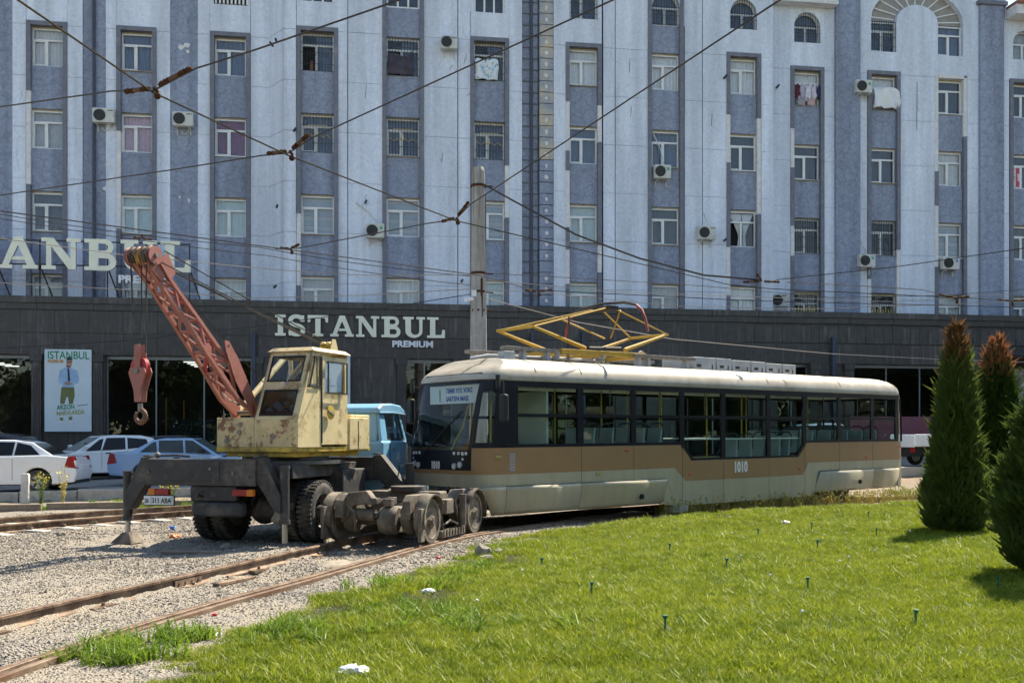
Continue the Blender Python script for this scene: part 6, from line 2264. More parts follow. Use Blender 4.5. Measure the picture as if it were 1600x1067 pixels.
# ------------------------------------------------------------------ parked cars
M_cwhite = M('white_car_paint', (.85, .85, .84), .25, var=.03, coat=.6)
M_cblue = M('pale_blue_car_paint', (.27, .42, .62), .25, var=.03, coat=.6)
M_cdark = M('dark_car_paint', (.03, .032, .04), .22, coat=.6)
M_cgl = M('tinted_car_glass', (.012, .015, .018), .08, var=.1, spec=.25)
M_cgl2 = M('clear_car_glass', (.05, .065, .07), .08, var=.3, spec=.3)
M_ctail = M('red_tail_lens', (.30, .008, .012), .2)
M_cplast = M('black_car_plastic', (.015, .015, .016), .6)
M_calloy = M('silver_alloy', (.42, .43, .44), .35, metal=.7)

CARS = {
    'sedan': dict(L=4.5, W=1.74, wb=(1.38, -1.24), r=.31,
                  low=[(-2.2, .28), (-2.27, .5), (-2.23, .78), (-2.17, .97), (-1.45, 1.03), (-.2, 1.0), (.98, .96), (1.45, .92), (1.98, .80), (2.2, .66), (2.26, .5), (2.2, .25)],
                  up=[(-1.62, 1.02), (-1.05, 1.38), (-.55, 1.455), (.15, 1.455), (1.05, .96)],
                  win=[[(-1.28, 1.04), (-1.02, 1.30), (-.66, 1.385), (-.62, 1.03)], [(-.56, 1.03), (-.60, 1.39), (-.02, 1.40), (.08, 1.02)], [(.14, 1.01), (.03, 1.40), (.22, 1.385), (.82, 1.0)]], doors=(-.59, .11, 1.0)),
    'old': dict(L=4.48, W=1.66, wb=(1.36, -1.16), r=.29,
                low=[(-2.18, .28), (-2.24, .48), (-2.22, .72), (-2.2, .90), (-2.1, .955), (-1.35, .955), (-.2, .92), (.98, .88), (1.5, .84), (2.1, .72), (2.22, .6), (2.22, .28)],
                up=[(-1.62, .95), (-.95, 1.33), (-.6, 1.385), (.18, 1.385), (1.02, .88)],
                win=[[(-1.30, .97), (-.98, 1.24), (-.86, 1.28), (-.80, .97)], [(-.74, .97), (-.78, 1.31), (-.08, 1.325), (-.02, .95)], [(.05, .95), (-.01, 1.325), (.22, 1.31), (.82, .92)]], doors=(-.77, .02, .95)),
    'hatch': dict(L=3.64, W=1.6, wb=(1.18, -1.18), r=.29,
                  low=[(-1.72, .28), (-1.81, .5), (-1.80, .95), (-1.72, 1.08), (-.2, 1.0), (.8, .95), (1.25, .93), (1.65, .80), (1.8, .6), (1.82, .4), (1.76, .25)],
                  up=[(-1.74, 1.07), (-1.52, 1.42), (-1.1, 1.51), (-.1, 1.52), (.28, 1.47), (1.2, .94)],
                  win=[[(-1.35, 1.10), (-1.28, 1.38), (-.62, 1.43), (-.58, 1.04)], [(-.5, 1.03), (-.54, 1.43), (.1, 1.42), (.30, 1.0)], [(.36, 1.0), (.2, 1.40), (.35, 1.36), (.85, .98)]], doors=(-.54, .33, 1.05)),
    'suv': dict(L=4.5, W=1.8, wb=(1.35, -1.3), r=.34,
                low=[(-2.15, .35), (-2.25, .6), (-2.22, 1.0), (-2.15, 1.12), (-.2, 1.08), (1.0, 1.05), (1.6, 1.0), (2.1, .88), (2.26, .7), (2.26, .5), (2.2, .3)],
                up=[(-2.14, 1.1), (-1.85, 1.55), (-1.4, 1.66), (.1, 1.67), (.45, 1.60), (1.25, 1.05)],
                win=[[(-1.85, 1.14), (-1.65, 1.48), (-1.05, 1.56), (-1.0, 1.12)], [(-.92, 1.12), (-.96, 1.56), (-.12, 1.58), (-.02, 1.1)], [(.05, 1.1), (-.04, 1.58), (.3, 1.54), (.95, 1.08)]], doors=(-.94, .02, 1.1)),
}


def car(kind, label, loc, heading, paint, glass=None, group=None):
    k = CARS[kind]
    glass = glass or M_cgl
    W2 = k['W'] / 2
    root = thing('parked_car', label, 'car', loc, heading, group)
    # lower body with wheel arches
    r_ = k['r'] + .065
    bot = .22
    arch = []
    for wx in k['wb']:
        t0 = math.asin((bot - k['r']) / r_)
        arch += [(wx + r_ * math.cos(t), k['r'] + r_ * math.sin(t)) for t in np.linspace(t0, math.pi - t0, 13)]
    poly = k['low'] + arch
    MB().prism(poly, 'y', -W2, W2).build('body', paint, root, bevel=.04, seg=3, smooth=True, ang=40)
    MB().box(-k['L'] / 2 + .3, k['L'] / 2 - .3, -W2 + .12, W2 - .12, .2, .62).build('floor_pan', M_cplast, root)
    # greenhouse
    zb = k['up'][0][1] - .02
    zt = max(z for x, z in k['up'])

    def yw(z):
        return W2 - .06 - (z - zb) / (zt - zb) * .20
    mb = MB()
    up = [(k['up'][0][0], zb - .1)] + k['up'] + [(k['up'][-1][0], zb - .12)]
    n = len(up)
    for sg in (-1, 1):
        mb.v += [(x, sg * yw(max(z, zb)), z) for x, z in up]
    mb.f += [tuple(range(n))[::-1], tuple(range(n, 2 * n))] + [(i, (i + 1) % n, n + (i + 1) % n, n + i) for i in range(n)]
    gh = mb.build('greenhouse', paint, root, bevel=.035, seg=3, smooth=True, ang=50)
    for sg in (-1, 1):
        for w in k['win']:
            vs = [(x, sg * (yw(z) + .004), z) for x, z in w] + [(x, sg * (yw(z) - .02), z) for x, z in w]
            q = len(w)
            MB().add(vs, [tuple(range(q)), tuple(range(q, 2 * q))[::-1]] + [(i, (i + 1) % q, q + (i + 1) % q, q + i) for i in range(q)]).build('side_window', glass, root)
    for (xa, za), (xb, zb_), nm in ((k['up'][0], k['up'][1], 'rear_window'), (k['up'][-1], k['up'][-2], 'windscreen')):
        d = Vector((xb - xa, 0, zb_ - za))
        nr = Vector((-d.z, 0, d.x)).normalized()
        if (nr.x < 0) != (nm == 'rear_window'):
            nr = -nr
        vs = []
        for t, m_ in ((.07, .09), (.93, .09)):
            p = Vector((xa, 0, za)) + d * t
            for sg in (-1, 1):
                vs.append(p + nr * .006 + Vector((0, sg * (yw(p.z) - m_), 0)))
        MB().add(vs, [(0, 1, 3, 2)]).build(nm, glass, root, solid=.006)
    # wheels
    for wx in k['wb']:
        for sg in (-1, 1):
            y = sg * (W2 - .10)
            w = MB().lathe([(k['r'] * .62, -.08), (k['r'] * .95, -.09), (k['r'], -.06), (k['r'], .06), (k['r'] * .95, .09), (k['r'] * .62, .08)], (wx, y, k['r']), (0, sg, 0), 24).build('wheel', M_tyre, root, smooth=True)
            rim = MB().lathe([(.0, .05), (.05, .06), (.06, .05), (k['r'] * .55, .045), (k['r'] * .63, .075), (k['r'] * .63, -.05), (0, -.05)], (wx, y, k['r']), (0, sg, 0), 24)
            rim.build('rim', M_calloy, w, smooth=True)
            for q in range(5):
                t = q * 2 * math.pi / 5 + .3
                MB().box(-.028, .028, -.006, .006, -.06, .06).xf(Matrix.Translation((wx + .11 * math.cos(t), y + sg * .056, k['r'] + .11 * math.sin(t))) @ Matrix.Rotation(-t + math.pi / 2, 4, 'Y')).build('rim_slot', M_cplast, w)
    # door seams, handles, lamps, mirrors, plates
    x0, x1, zt_ = k['doors']
    for sg in (-1, 1):
        yy = sg * (W2 + .001)
        for x in (x0, x1):
            MB().box(x - .006, x + .006, min(yy, yy - sg * .02), max(yy, yy - sg * .02), .35, zt_ - .06).build('door_seam', M_cplast, root)
        for x in (x0 - .32, x1 - .30):
            MB().box(x, x + .17, min(yy, yy + sg * .03), max(yy, yy + sg * .03), zt_ - .17, zt_ - .13).build('door_handle', M_cplast if kind != 'sedan' else paint, root, bevel=.008)
        mx_ = k['win'][2][0][0] + .5
        MB().box(mx_ - .06, mx_ + .06, min(sg * W2 * .93, sg * (W2 + .16)), max(sg * W2 * .93, sg * (W2 + .16)), zt_ + .0, zt_ + .13).build('mirror', paint if kind != 'old' else M_cplast, root, bevel=.035, seg=3)
        xr = k['low'][2][0]
        zl = k['low'][2][1]
        tl = [(xr - .02, zl - .12), (xr + .06, zl + .22), (xr + .20, zl + .20), (xr + .28, zl - .08)]
        MB().prism(tl, 'y', min(sg * (W2 - .3), sg * (W2 + .006)), max(sg * (W2 - .3), sg * (W2 + .006))).build('tail_lamp', M_ctail, root, bevel=.01)
        xf_ = k['low'][-3][0]
        zf_ = k['low'][-3][1]
        MB().prism([(xf_ + .03, zf_ - .1), (xf_ - .02, zf_ + .02), (xf_ - .42, zf_ + .12), (xf_ - .38, zf_ - .04)], 'y', min(sg * (W2 - .42), sg * (W2 - .0)), max(sg * (W2 - .42), sg * (W2 - .0))).build('headlamp', M_lens, root, bevel=.01)
    MB().box(k['low'][1][0] - .006, k['low'][1][0] + .02, -.26, .26, .62, .73).build('number_plate', M_plate, root)
    MB().box(k['L'] / 2 - .06, k['L'] / 2 + .012, -.55, .55, .32, .5).build('front_grille', M_cplast, root)
    MB().box(k['low'][0][0] - .02, k['low'][0][0] + .1, -W2 + .15, W2 - .15, .24, .34).build('bumper_trim', M_cplast, root)
    return root


def on_street(x, y):
    return (x, y, float(street_h(np.array(x), np.array(y))) + .004)


HW = math.atan(.155)
car('sedan', 'white sedan at the kerb on the left, cut by the frame, tail to the right', on_street(-14.45, 28.55), HW + math.pi, M_cwhite)
car('hatch', 'white small hatchback facing left behind the white sedan', on_street(-14.3, 35.4), HW + math.pi + R(32), M_cwhite)
car('old', 'pale blue sedan with red tail lamps standing behind the crane truck', on_street(-9.85, 31.0), HW - R(6), M_cblue, M_cgl2)
car('suv', 'dark car parked behind the white sedan at the left edge', on_street(-18.2, 34.0), HW + math.pi, M_cdark)
car('sedan', 'dark car half hidden behind the pale blue sedan', on_street(-12.2, 37.2), HW, M_cdark)
car('sedan', 'dark car seen between the blue truck cab and the tram', on_street(-3.6, 32.5), HW, M_cdark)
car('sedan', 'white car seen through the rear windows of the tram', on_street(10.6, 34.0), HW, M_cwhite)
# white pickup behind the tram
pk = thing('pickup_truck', 'white small pickup with drop-side bed between the tram and the conifer', 'pickup', on_street(14.5, 33.3), HW)
MB().box(-1.75, .55, -.72, .72, .62, .70).build('bed_floor', M_cwhite, pk, bevel=.01)
for sg in (-1, 1):
    MB().box(-1.75, .55, sg * .74 - .02, sg * .74 + .02, .64, .98).build('bed_side', M_cwhite, pk, bevel=.012)
    for x in (-1.1, -.4, .3):
        MB().box(x - .02, x + .02, sg * .77 - .012, sg * .77 + .012, .62, .97).build('bed_rib', M_cwhite, pk)
    MB().tube([(-1.75, sg * .74, 1.0), (.55, sg * .74, 1.0)], .02, 6).build('bed_rail', M_cwhite, pk)
    MB().box(-1.78, -1.72, sg * .58 - .1, sg * .58 + .1, .44, .58).build('tail_lamp', M_ctail, pk)
    for wx in (-.95, 1.25):
        w = MB().lathe([(.16, -.07), (.25, -.08), (.27, -.05), (.27, .05), (.25, .08), (.16, .07)], (wx, sg * .64, .27), (0, sg, 0), 22).build('wheel', M_tyre, pk, smooth=True)
        MB().lathe([(0, .05), (.04, .06), (.15, .04), (.17, .075), (.17, -.05), (0, -.05)], (wx, sg * .64, .27), (0, sg, 0), 22).build('rim', M_white, w, smooth=True)
        for q in range(5):
            t = q * 2 * math.pi / 5
            MB().box(-.02, .02, -.005, .005, -.045, .045).xf(Matrix.Translation((wx + .1 * math.cos(t), sg * .698, .27 + .1 * math.sin(t))) @ Matrix.Rotation(-t + math.pi / 2, 4, 'Y')).build('rim_slot', M_cplast, w)
MB().box(-1.8, -1.75, -.72, .72, .60, .98).build('tailgate', M_cwhite, pk, bevel=.01)
MB().box(-1.7, 1.6, -.45, .45, .3, .61).build('chassis', M_cplast, pk)
MB().prism([(.6, .35), (1.75, .35), (1.8, .8), (1.72, 1.0), (1.35, 1.72), (1.2, 1.78), (.66, 1.78), (.6, 1.7)], 'y', -.7, .7).build('cab', M_cwhite, pk, bevel=.06, seg=3, smooth=True)
for sg in (-1, 1):
    MB().prism([(.75, 1.1), (1.55, 1.08), (1.28, 1.62), (.75, 1.62)], 'y', sg * .70, sg * .706).build('side_window', M_cgl, pk)
MB().box(-.9, -.2, -.5, .5, .72, .84).build('cargo', M_cplast, pk, bevel=.02)
# burgundy fence panels on the pavement behind the pickup
fn = thing('hoarding', 'plain burgundy hoarding panels standing before the shop windows on the right', 'hoarding', BORG, BR)
M_burg = M('burgundy_sheet', (.20, .055, .075), .5, var=.08, dirt=(.24, .09, .10), damt=.4, dscale=1.2)
for k in range(7):
    a = 13.6 + k * 2.02
    MB().box(a, a + 2.0, YP - .9, YP - .86, .9, 2.55).build('panel', M_burg, fn, bevel=.006)
    MB().box(a - .03, a + .03, YP - .855, YP - .80, .7, 2.6).build('post', M_iron, fn)

# ------------------------------------------------------------------ catenary: pole, wires, hangers
M_polec = M('grey_concrete_pole', (.34, .32, .30), .85, var=.18, scale=3, dirt=(.2, .17, .14), damt=.42, dscale=2, streak=True)
pole = thing('concrete_pole', 'tall tapered concrete catenary pole behind the front of the tram', 'pole', (-.9, 27.2, 0))
sh = MB()
for z, w in ((-.2, .25), (2, .22), (8.85, .145), (8.95, .12)):
    sh.v += [(w * math.cos(t) * 1.22, w * math.sin(t) * 1.22, z) for t in np.linspace(math.pi / 8, 2 * math.pi + math.pi / 8, 9)[:-1]]
for i in range(3):
    for k in range(8):
        sh.f.append((i * 8 + k, i * 8 + (k + 1) % 8, i * 8 + 8 + (k + 1) % 8, i * 8 + 8 + k))
sh.f.append(tuple(24 + k for k in range(8)))
sh.build('shaft', M_polec, pole, bevel=.01)
M_rust = M('rusted_iron', (.060, .026, .014), .95, spec=.1, var=.35, scale=12, dirt=(.11, .052, .032), damt=.45, dscale=9)
for z in (8.45, 6.1, 5.6, 5.1):
    MB().lathe([(.19, -.03), (.215, -.03), (.215, .03), (.19, .03)], (0, 0, z), (0, 0, 1), 16).build('clamp_band', M_rust, pole)
    MB().bar((.18, -.02, z), (.40, -.06, z - .03), .03, .03).build('clamp_lug', M_rust, pole)
MB().box(.06, .12, -.205, -.19, 4.9, 5.95).build('rust_streak_plate', M_rust, pole)
MB().cyl((.21, -.05, .3), (.19, -.05, 8.2), .014, n=6).build('conduit', M_iron, pole)
cm = MB().cyl((-.15, -.28, 5.38), (-.33, -.42, 5.34), .055, n=12).build('security_camera', M_white, pole, smooth=True)
MB().box(-.18, -.05, -.26, -.16, 5.45, 5.62).build('camera_box', M_white, pole, bevel=.01)
MB().cyl((-.12, -.2, 5.4), (-.15, -.28, 5.38), .02, n=6).build('camera_bracket', M_white, pole)

M_wire = M('dark_wire', (.045, .035, .028), .6)
M_wirel = M('pale_wire', (.34, .29, .25), .6)
M_olive = M('weathered_contact_wire', (.05, .042, .028), .95, spec=.05)
WIRES = [
    ('contact_wire', 'olive contact wire running diagonally from top left above the near track', [(-5.0, 4.5, 5.62), (-4.3, 8.79, 5.5), (-3.96, 11.16, 5.5), (-3.02, 13.65, 5.5), (-.99, 17.76, 5.5), (5.4, 25.2, 5.5), (6.6, 25.9, 5.5), (14.3, 28.2, 5.5), (24, 30.5, 5.5)], .0105, M_olive, 0),
    ('span_wire', 'topmost rusty span wire crossing the upper left windows', [(-7.29, 13.4, 6.0), (-4.63, 11.7, 5.7), (-3.96, 11.16, 5.52), (-3.41, 10.9, 5.67), (-2.68, 10.6, 5.76), (-1.11, 10, 6.02), (2.2, 8.8, 6.75)], .010, M_wire, 0),
    ('span_wire', 'second rusty span wire rising right from the middle left hanger', [(-9.47, 17.4, 5.76), (-5.04, 14.8, 5.6), (-3.41, 13.8, 5.54), (-3.02, 13.65, 5.53), (-2.63, 13.4, 5.67), (1.06, 10.5, 6.24), (3.2, 8.6, 6.6)], .010, M_wire, 0),
    ('span_wire', 'third span wire rising past the pole head to the top right', [(-4.82, 20.6, 5.53), (-4.29, 20.3, 5.49), (-1.54, 18.2, 5.54), (-.99, 17.76, 5.52), (-.72, 17.4, 5.7), (2.82, 11, 6.39), (4.4, 8.6, 6.75)], .011, M_wire, 0),
    ('contact_wire', 'dark contact wire above the far track passing the pole', [(-9.6, 12, 5.4), (-8.61, 17, 5.5), (-4.54, 20.5, 5.5), (-.84, 24.2, 5.58), (.59, 26, 5.48), (6.85, 28.5, 5.54), (16, 30.5, 5.6)], .012, M_wire, 0),
    ('cable', 'dark cable from the left edge to the pole, uppermost of the left bundle', [(-15, 24.6, 7.4), (-12.66, 25, 7.21), (-6.84, 27, 6.78), (-1.05, 27.2, 6.02)], .010, M_wire, .25),
    ('cable', 'thin dark cable from the left edge to the pole, below the uppermost', [(-15, 23.2, 7.1), (-12.15, 24, 6.89), (-6.25, 26, 6.36), (-1.05, 27.2, 5.78)], .009, M_wire, .2),
    ('cable', 'pale cable sagging across the shop sign letters to the pole', [(-15, 24.2, 6.75), (-12.66, 25, 6.61), (-10.04, 26, 6.39), (-6.49, 27, 6.18), (-4.1, 27, 6.02), (-1.05, 27.2, 6.06)], .011, M_wirel, 0),
    ('cable', 'pale cable along the top edge of the black podium left of the pole', [(-15, 26, 5.72), (-13.16, 26, 5.67), (-10.06, 26.5, 5.56), (-6.84, 27, 5.41), (-4.1, 27, 5.48), (-1.05, 27.2, 5.69)], .011, M_wirel, 0),
    ('cable', 'dark cable rising across the podium front towards the pole camera', [(-19.05, 35, 4.69), (-12.91, 34, 4.95), (-7.85, 31, 5.09), (-4.41, 29, 5.28), (-1.0, 27.2, 5.56)], .012, M_iron, 0),
    ('feeder_cable', 'thick twisted brown cable sagging right from the pole head', [(-.73, 27, 8.43), (0.0, 26.8, 7.98), (1.65, 26, 6.9), (3.24, 25.6, 6.22), (4.8, 25.3, 5.75), (6.22, 25.2, 5.61)], .024, M_wire, 0),
    ('cable', 'uppermost thin cable running right from the pole above the podium', [(-.71, 27.2, 6.11), (2.13, 28, 6.08), (5.51, 29, 6.03), (9.49, 30, 5.84), (13.34, 31, 6.04), (17.01, 32, 6.44)], .009, M_wire, 0),
    ('cable', 'pale middle cable running right from the pole above the podium', [(-.71, 27.2, 5.93), (2.84, 28, 5.72), (6.42, 29, 5.74), (11.39, 30, 5.71), (16.48, 31, 6.17)], .009, M_wirel, 0),
    ('cable', 'lowest pale cable running right just above the podium edge', [(-.71, 27.2, 5.66), (.62, 27.4, 5.64), (4.43, 28, 5.33), (8.44, 29, 5.37), (16.48, 31, 5.88)], .009, M_wirel, 0),
    ('cable', 'white cable falling right across the black podium behind the pantograph', [(-.71, 27.2, 5.44), (1.77, 28, 4.89), (4.75, 30, 4.61), (10.76, 34, 4.5), (15.49, 36, 4.46), (20.2, 38, 4.49)], .013, M_wirel, 0),
    ('span_wire', 'thin dark wire rising to the right edge from the right hanger', [(6.59, 25.2, 5.62), (9.11, 24, 5.74), (13.5, 20.5, 5.98)], .010, M_wire, 0),
    ('span_wire', 'rusty wire joining the hangers above the conifers', [(6.91, 25.4, 5.59), (8.72, 26, 5.6), (10.73, 26.5, 5.56), (11.79, 27, 5.44), (13.82, 28, 5.49), (17.5, 29.8, 5.8)], .010, M_wire, 0),
]
for nm, lb, pts, r_, m, sag in WIRES:
    P = [Vector(p) for p in pts]
    out = []
    for p, q in zip(P[:-1], P[1:]):
        n = 8
        for i in range(n):
            t = i / n
            out.append(p.lerp(q, t) + Vector((0, 0, -sag * 4 * t * (1 - t) * .3)))
    out.append(P[-1])
    tag(MB().tube(out, r_, 5).build(nm, m, smooth=True), lb, 'wire')


M_mica = M('pale_insulator', (.13, .085, .062), .8, spec=.1)


def hanger(label, c, ends, clamp):
    """rusty strain insulators either side of a clamp on the contact wire"""
    root = thing('wire_hanger', label, 'wire hanger', c, group='rusty wire hangers on the overhead line')
    C = Vector(c)
    for q in ends:
        d = (Vector(q) - C)
        L_ = d.length
        d.normalize()
        a = d * (L_ * .12)
        b_ = d * (L_ * .9)
        body = MB().loft([(a, .015), (a + (b_ - a) * .08, .032), (a + (b_ - a) * .16, .024), (a + (b_ - a) * .3, .033), (a + (b_ - a) * .33, .024), (a + (b_ - a) * .62, .024), (a + (b_ - a) * .65, .034), (a + (b_ - a) * .8, .026), (b_ * .94, .034), (b_, .012)], 6)
        o = body.build('insulator', M_rust, root, smooth=True)
        MB().loft([(a + (b_ - a) * .34, .0265), (a + (b_ - a) * .61, .0265)], 8).build('insulator_sleeve', M_mica, o, smooth=True)
        for t in (.2, .8):
            p = a + (b_ - a) * t
            MB().cyl(p + Vector((0, -.05, 0)), p + Vector((0, .05, 0)), .014, n=6).build('bolt', M_rust, o)
    MB().tube([Vector((0, 0, 0)), Vector(clamp) * .5 + Vector((.02, 0, 0)), Vector(clamp)], .022, 6).build('clamp', M_rust, root)
    MB().ball(Vector(clamp), .04, 5).build('clamp_jaw', M_rust, root)
    return root


hanger('large rusty wire hanger over the upper left windows', (-3.95, 11.15, 5.55), [(-4.44, 11.5, 5.62), (-3.41, 10.9, 5.70)], (.04, 0, -.09))
hanger('rusty wire hanger left of centre beside the gold-topped window grille', (-3.0, 13.64, 5.56), [(-3.38, 13.8, 5.56), (-2.66, 13.4, 5.74)], (.03, 0, -.1))
hanger('rusty wire hanger just left of the pole', (-.98, 17.75, 5.55), [(-1.28, 18.0, 5.53), (-.72, 17.4, 5.78)], (.03, 0, -.09))
hanger('small rusty wire hanger above the black shop lettering', (-4.5, 20.5, 5.52), [(-4.75, 20.6, 5.55), (-4.25, 20.3, 5.58)], (.04, 0, -.08))
hanger('small rusty wire hanger right of the pole above the pantograph', (.67, 26.5, 5.52), [(.3, 26.5, 5.55), (1.1, 26.6, 5.58)], (.05, 0, -.1))
hanger('rusty wire hanger with hooked end above the tram roof boxes', (6.22, 25.2, 5.58), [(5.7, 25.2, 5.56), (6.75, 25.3, 5.58)], (-.1, 0, .16))
hanger('rusty wire hanger above the tallest conifer', (11.83, 27, 5.42), [(11.3, 26.9, 5.52), (12.3, 27.1, 5.48)], (.05, 0, -.12))
hanger('rusty wire hanger near the right edge', (13.82, 28, 5.47), [(13.3, 27.8, 5.5), (14.4, 28.2, 5.53)], (.04, 0, -.1))
hanger('small rusty wire hanger before the shop sign letter', (-9.26, 25.3, 6.66), [(-9.5, 25.3, 6.7), (-8.98, 25.3, 6.64)], (0, 0, .08))

# ------------------------------------------------------------------ shop lettering
M_lface = M('cream_letter_face', (.80, .79, .64), .5, var=.06, scale=3, dirt=(.62, .50, .22), damt=.33, dscale=2, dw=.08)
M_lside = M('lilac_letter_edge', (.52, .52, .66), .5)
M_lwhite = M('white_letter', (.74, .75, .80), .5)


def ribbon(pts, w):
    """closed outline of a stroke of width w along 2-D points"""
    P = [Vector((p[0], p[1])) for p in pts]
    l, r_ = [], []
    for i in range(len(P)):
        d = P[min(i + 1, len(P) - 1)] - P[max(i - 1, 0)]
        d.normalize()
        nn = Vector((-d.y, d.x)) * (w if np.isscalar(w) else w[i]) / 2
        l.append(P[i] + nn)
        r_.append(P[i] - nn)
    return [tuple(p) for p in l] + [tuple(p) for p in r_[::-1]]


def arcp(cx, cy, rx, ry, a0, a1, n=10):
    return [(cx + rx * math.cos(R(t)), cy + ry * math.sin(R(t))) for t in np.linspace(a0, a1, n)]


GLY = {
    'I': (.44, [[(0, 0), (.44, 0), (.44, .13), (.33, .13), (.33, .87), (.44, .87), (.44, 1), (0, 1), (0, .87), (.11, .87), (.11, .13), (0, .13)]]),
    'T': (.86, [[(.2, 0), (.66, 0), (.66, .12), (.54, .12), (.54, .86), (.72, .86), (.76, .66), (.86, .66), (.86, 1), (0, 1), (0, .66), (.10, .66), (.14, .86), (.32, .86), (.32, .12), (.2, .12)]]),
    'L': (.78, [[(0, 0), (.78, 0), (.78, .40), (.67, .40), (.62, .15), (.36, .15), (.36, .88), (.5, .88), (.5, 1), (0, 1), (0, .88), (.13, .88), (.13, .12), (0, .12)]]),
    'A': (1.0, [[(0, 0), (.36, 0), (.36, .12), (.27, .12), (.50, .74), (.62, .42), (.66, .30), (.72, .12), (.62, .12), (.62, 0), (1.0, 0), (1.0, .12), (.93, .12), (.62, 1), (.40, 1), (.10, .12), (0, .12)], [(.34, .27), (.68, .27), (.64, .38), (.38, .38)]]),
    'N': (1.0, [[(0, 0), (.36, 0), (.36, .12), (.25, .12), (.25, .72), (.70, 0), (.87, 0), (.87, .88), (1.0, .88), (1.0, 1), (.64, 1), (.64, .88), (.74, .88), (.74, .34), (.30, 1), (0, 1), (0, .88), (.12, .88), (.12, .12), (0, .12)]]),
    'U': (.95, [[(.1, .88), (0, .88), (0, 1), (.46, 1), (.46, .88), (.34, .88), (.34, .3)] + arcp(.52, .3, .18, .16, 180, 360, 8) + [(.70, .88), (.58, .88), (.58, 1), (.95, 1), (.95, .88), (.84, .88), (.84, .32)] + arcp(.47, .32, .37, .33, 0, -180, 12)]),
    'B': (.84, [[(0, 0), (.36, 0), (.36, .12), (.36, 1), (0, 1), (0, .88), (.12, .88), (.12, .12), (0, .12)],
                ribbon([(.3, .93), (.5, .93)] + arcp(.52, .745, .16, .185, 85, -85, 8) + [(.3, .56)], .15), ribbon([(.3, .47), (.52, .47)] + arcp(.56, .27, .18, .2, 85, -85, 8) + [(.3, .07)], .16)]),
    'S': (.74, [ribbon(arcp(.36, .74, .25, .19, -15, 180, 9) + arcp(.36, .73, .25, .22, 190, 250, 4) + arcp(.37, .27, .27, .22, 70, 0, 5) + arcp(.36, .26, .28, .19, -10, -165, 9), .19),
                [(.56, .68), (.68, .68), (.68, .98), (.58, .98)], [(.04, .02), (.14, .02), (.15, .34), (.04, .34)]]),
}


def sign(root, word, a0, a1, h0, h1, y, depth, gap=.09):
    tot = sum(GLY[c][0] for c in word) + gap * (len(word) - 1)
    sx = (a1 - a0) / tot
    x = a0
    for c in word:
        w, polys = GLY[c]
        mb = MB()
        for i, pl in enumerate(polys):
            mb.prism([(x + px * sx, h0 + pz * (h1 - h0)) for px, pz in pl], 'y', y + .003 * i, y + depth)
        o = mb.build('letter', M_lside, root)
        me = o.data
        me.materials.append(M_lface)
        for p in me.polygons:
            if p.normal.y < -.9:
                p.material_index = 1
        # lilac return visible as a rim around the face
        x += (w + gap) * sx


s1 = thing('shop_sign', 'white slab-serif ISTANBUL letters with PREMIUM below on the black podium', 'sign', BORG, BR)
sign(s1, 'ISTANBUL', -9.41, -2.92, 5.57, 6.38, YP - .13, .10)
t = text_mb('PREMIUM', .335, .02, .012, sx=1.16)
t.xf(Matrix.Translation((-4.98, YP - .09, 5.21)))
t.build('small_lettering', M_lwhite, s1)
s2 = thing('shop_sign', 'big cream ISTANBUL letters on a frame above the podium, cut by the left edge', 'sign', BORG, BR)
sign(s2, 'ISTANBUL', -22.6, -12.56, 7.93, 9.10, YP + .1, .14)
t = text_mb('PREMIUM', .39, .025, .014, sx=1.22)
t.xf(Matrix.Translation((-15.18, YP + .15, 7.5)))
t.build('small_lettering', M_lwhite, s2)
frm = MB()
for h in (8.12, 9.02):
    frm.box(-22.2, -12.6, YP + .26, YP + .30, h - .025, h + .025)
for a in (-21.5, -19.5, -18.0, -15.6, -14.2, -12.62):
    frm.box(a - .025, a + .025, YP + .301, YP + .34, 6.9, 9.05)
    frm.bar((a, YP + .34, 8.1), (a + .35, YP + .8, 6.9), .04, .04)
frm.build('support_frame', M_iron, s2)
tag(s2)

# ------------------------------------------------------------------ posters
M_pos = M('pale_poster', (.60, .68, .72), .5, var=.04)
M_pgr = M('poster_green', (.02, .24, .12), .6)
M_por = M('poster_orange', (.55, .25, .06), .6)
M_pol = M('poster_olive', (.36, .36, .10), .6)
M_pshirt = M('poster_shirt', (.30, .46, .66), .6, var=.15, scale=8)
M_ptro = M('poster_trousers', (.15, .16, .055), .6, var=.2, scale=8)
M_pskin = M('poster_skin', (.42, .24, .16), .6)
M_pdark = M('poster_dark', (.025, .025, .03), .6)


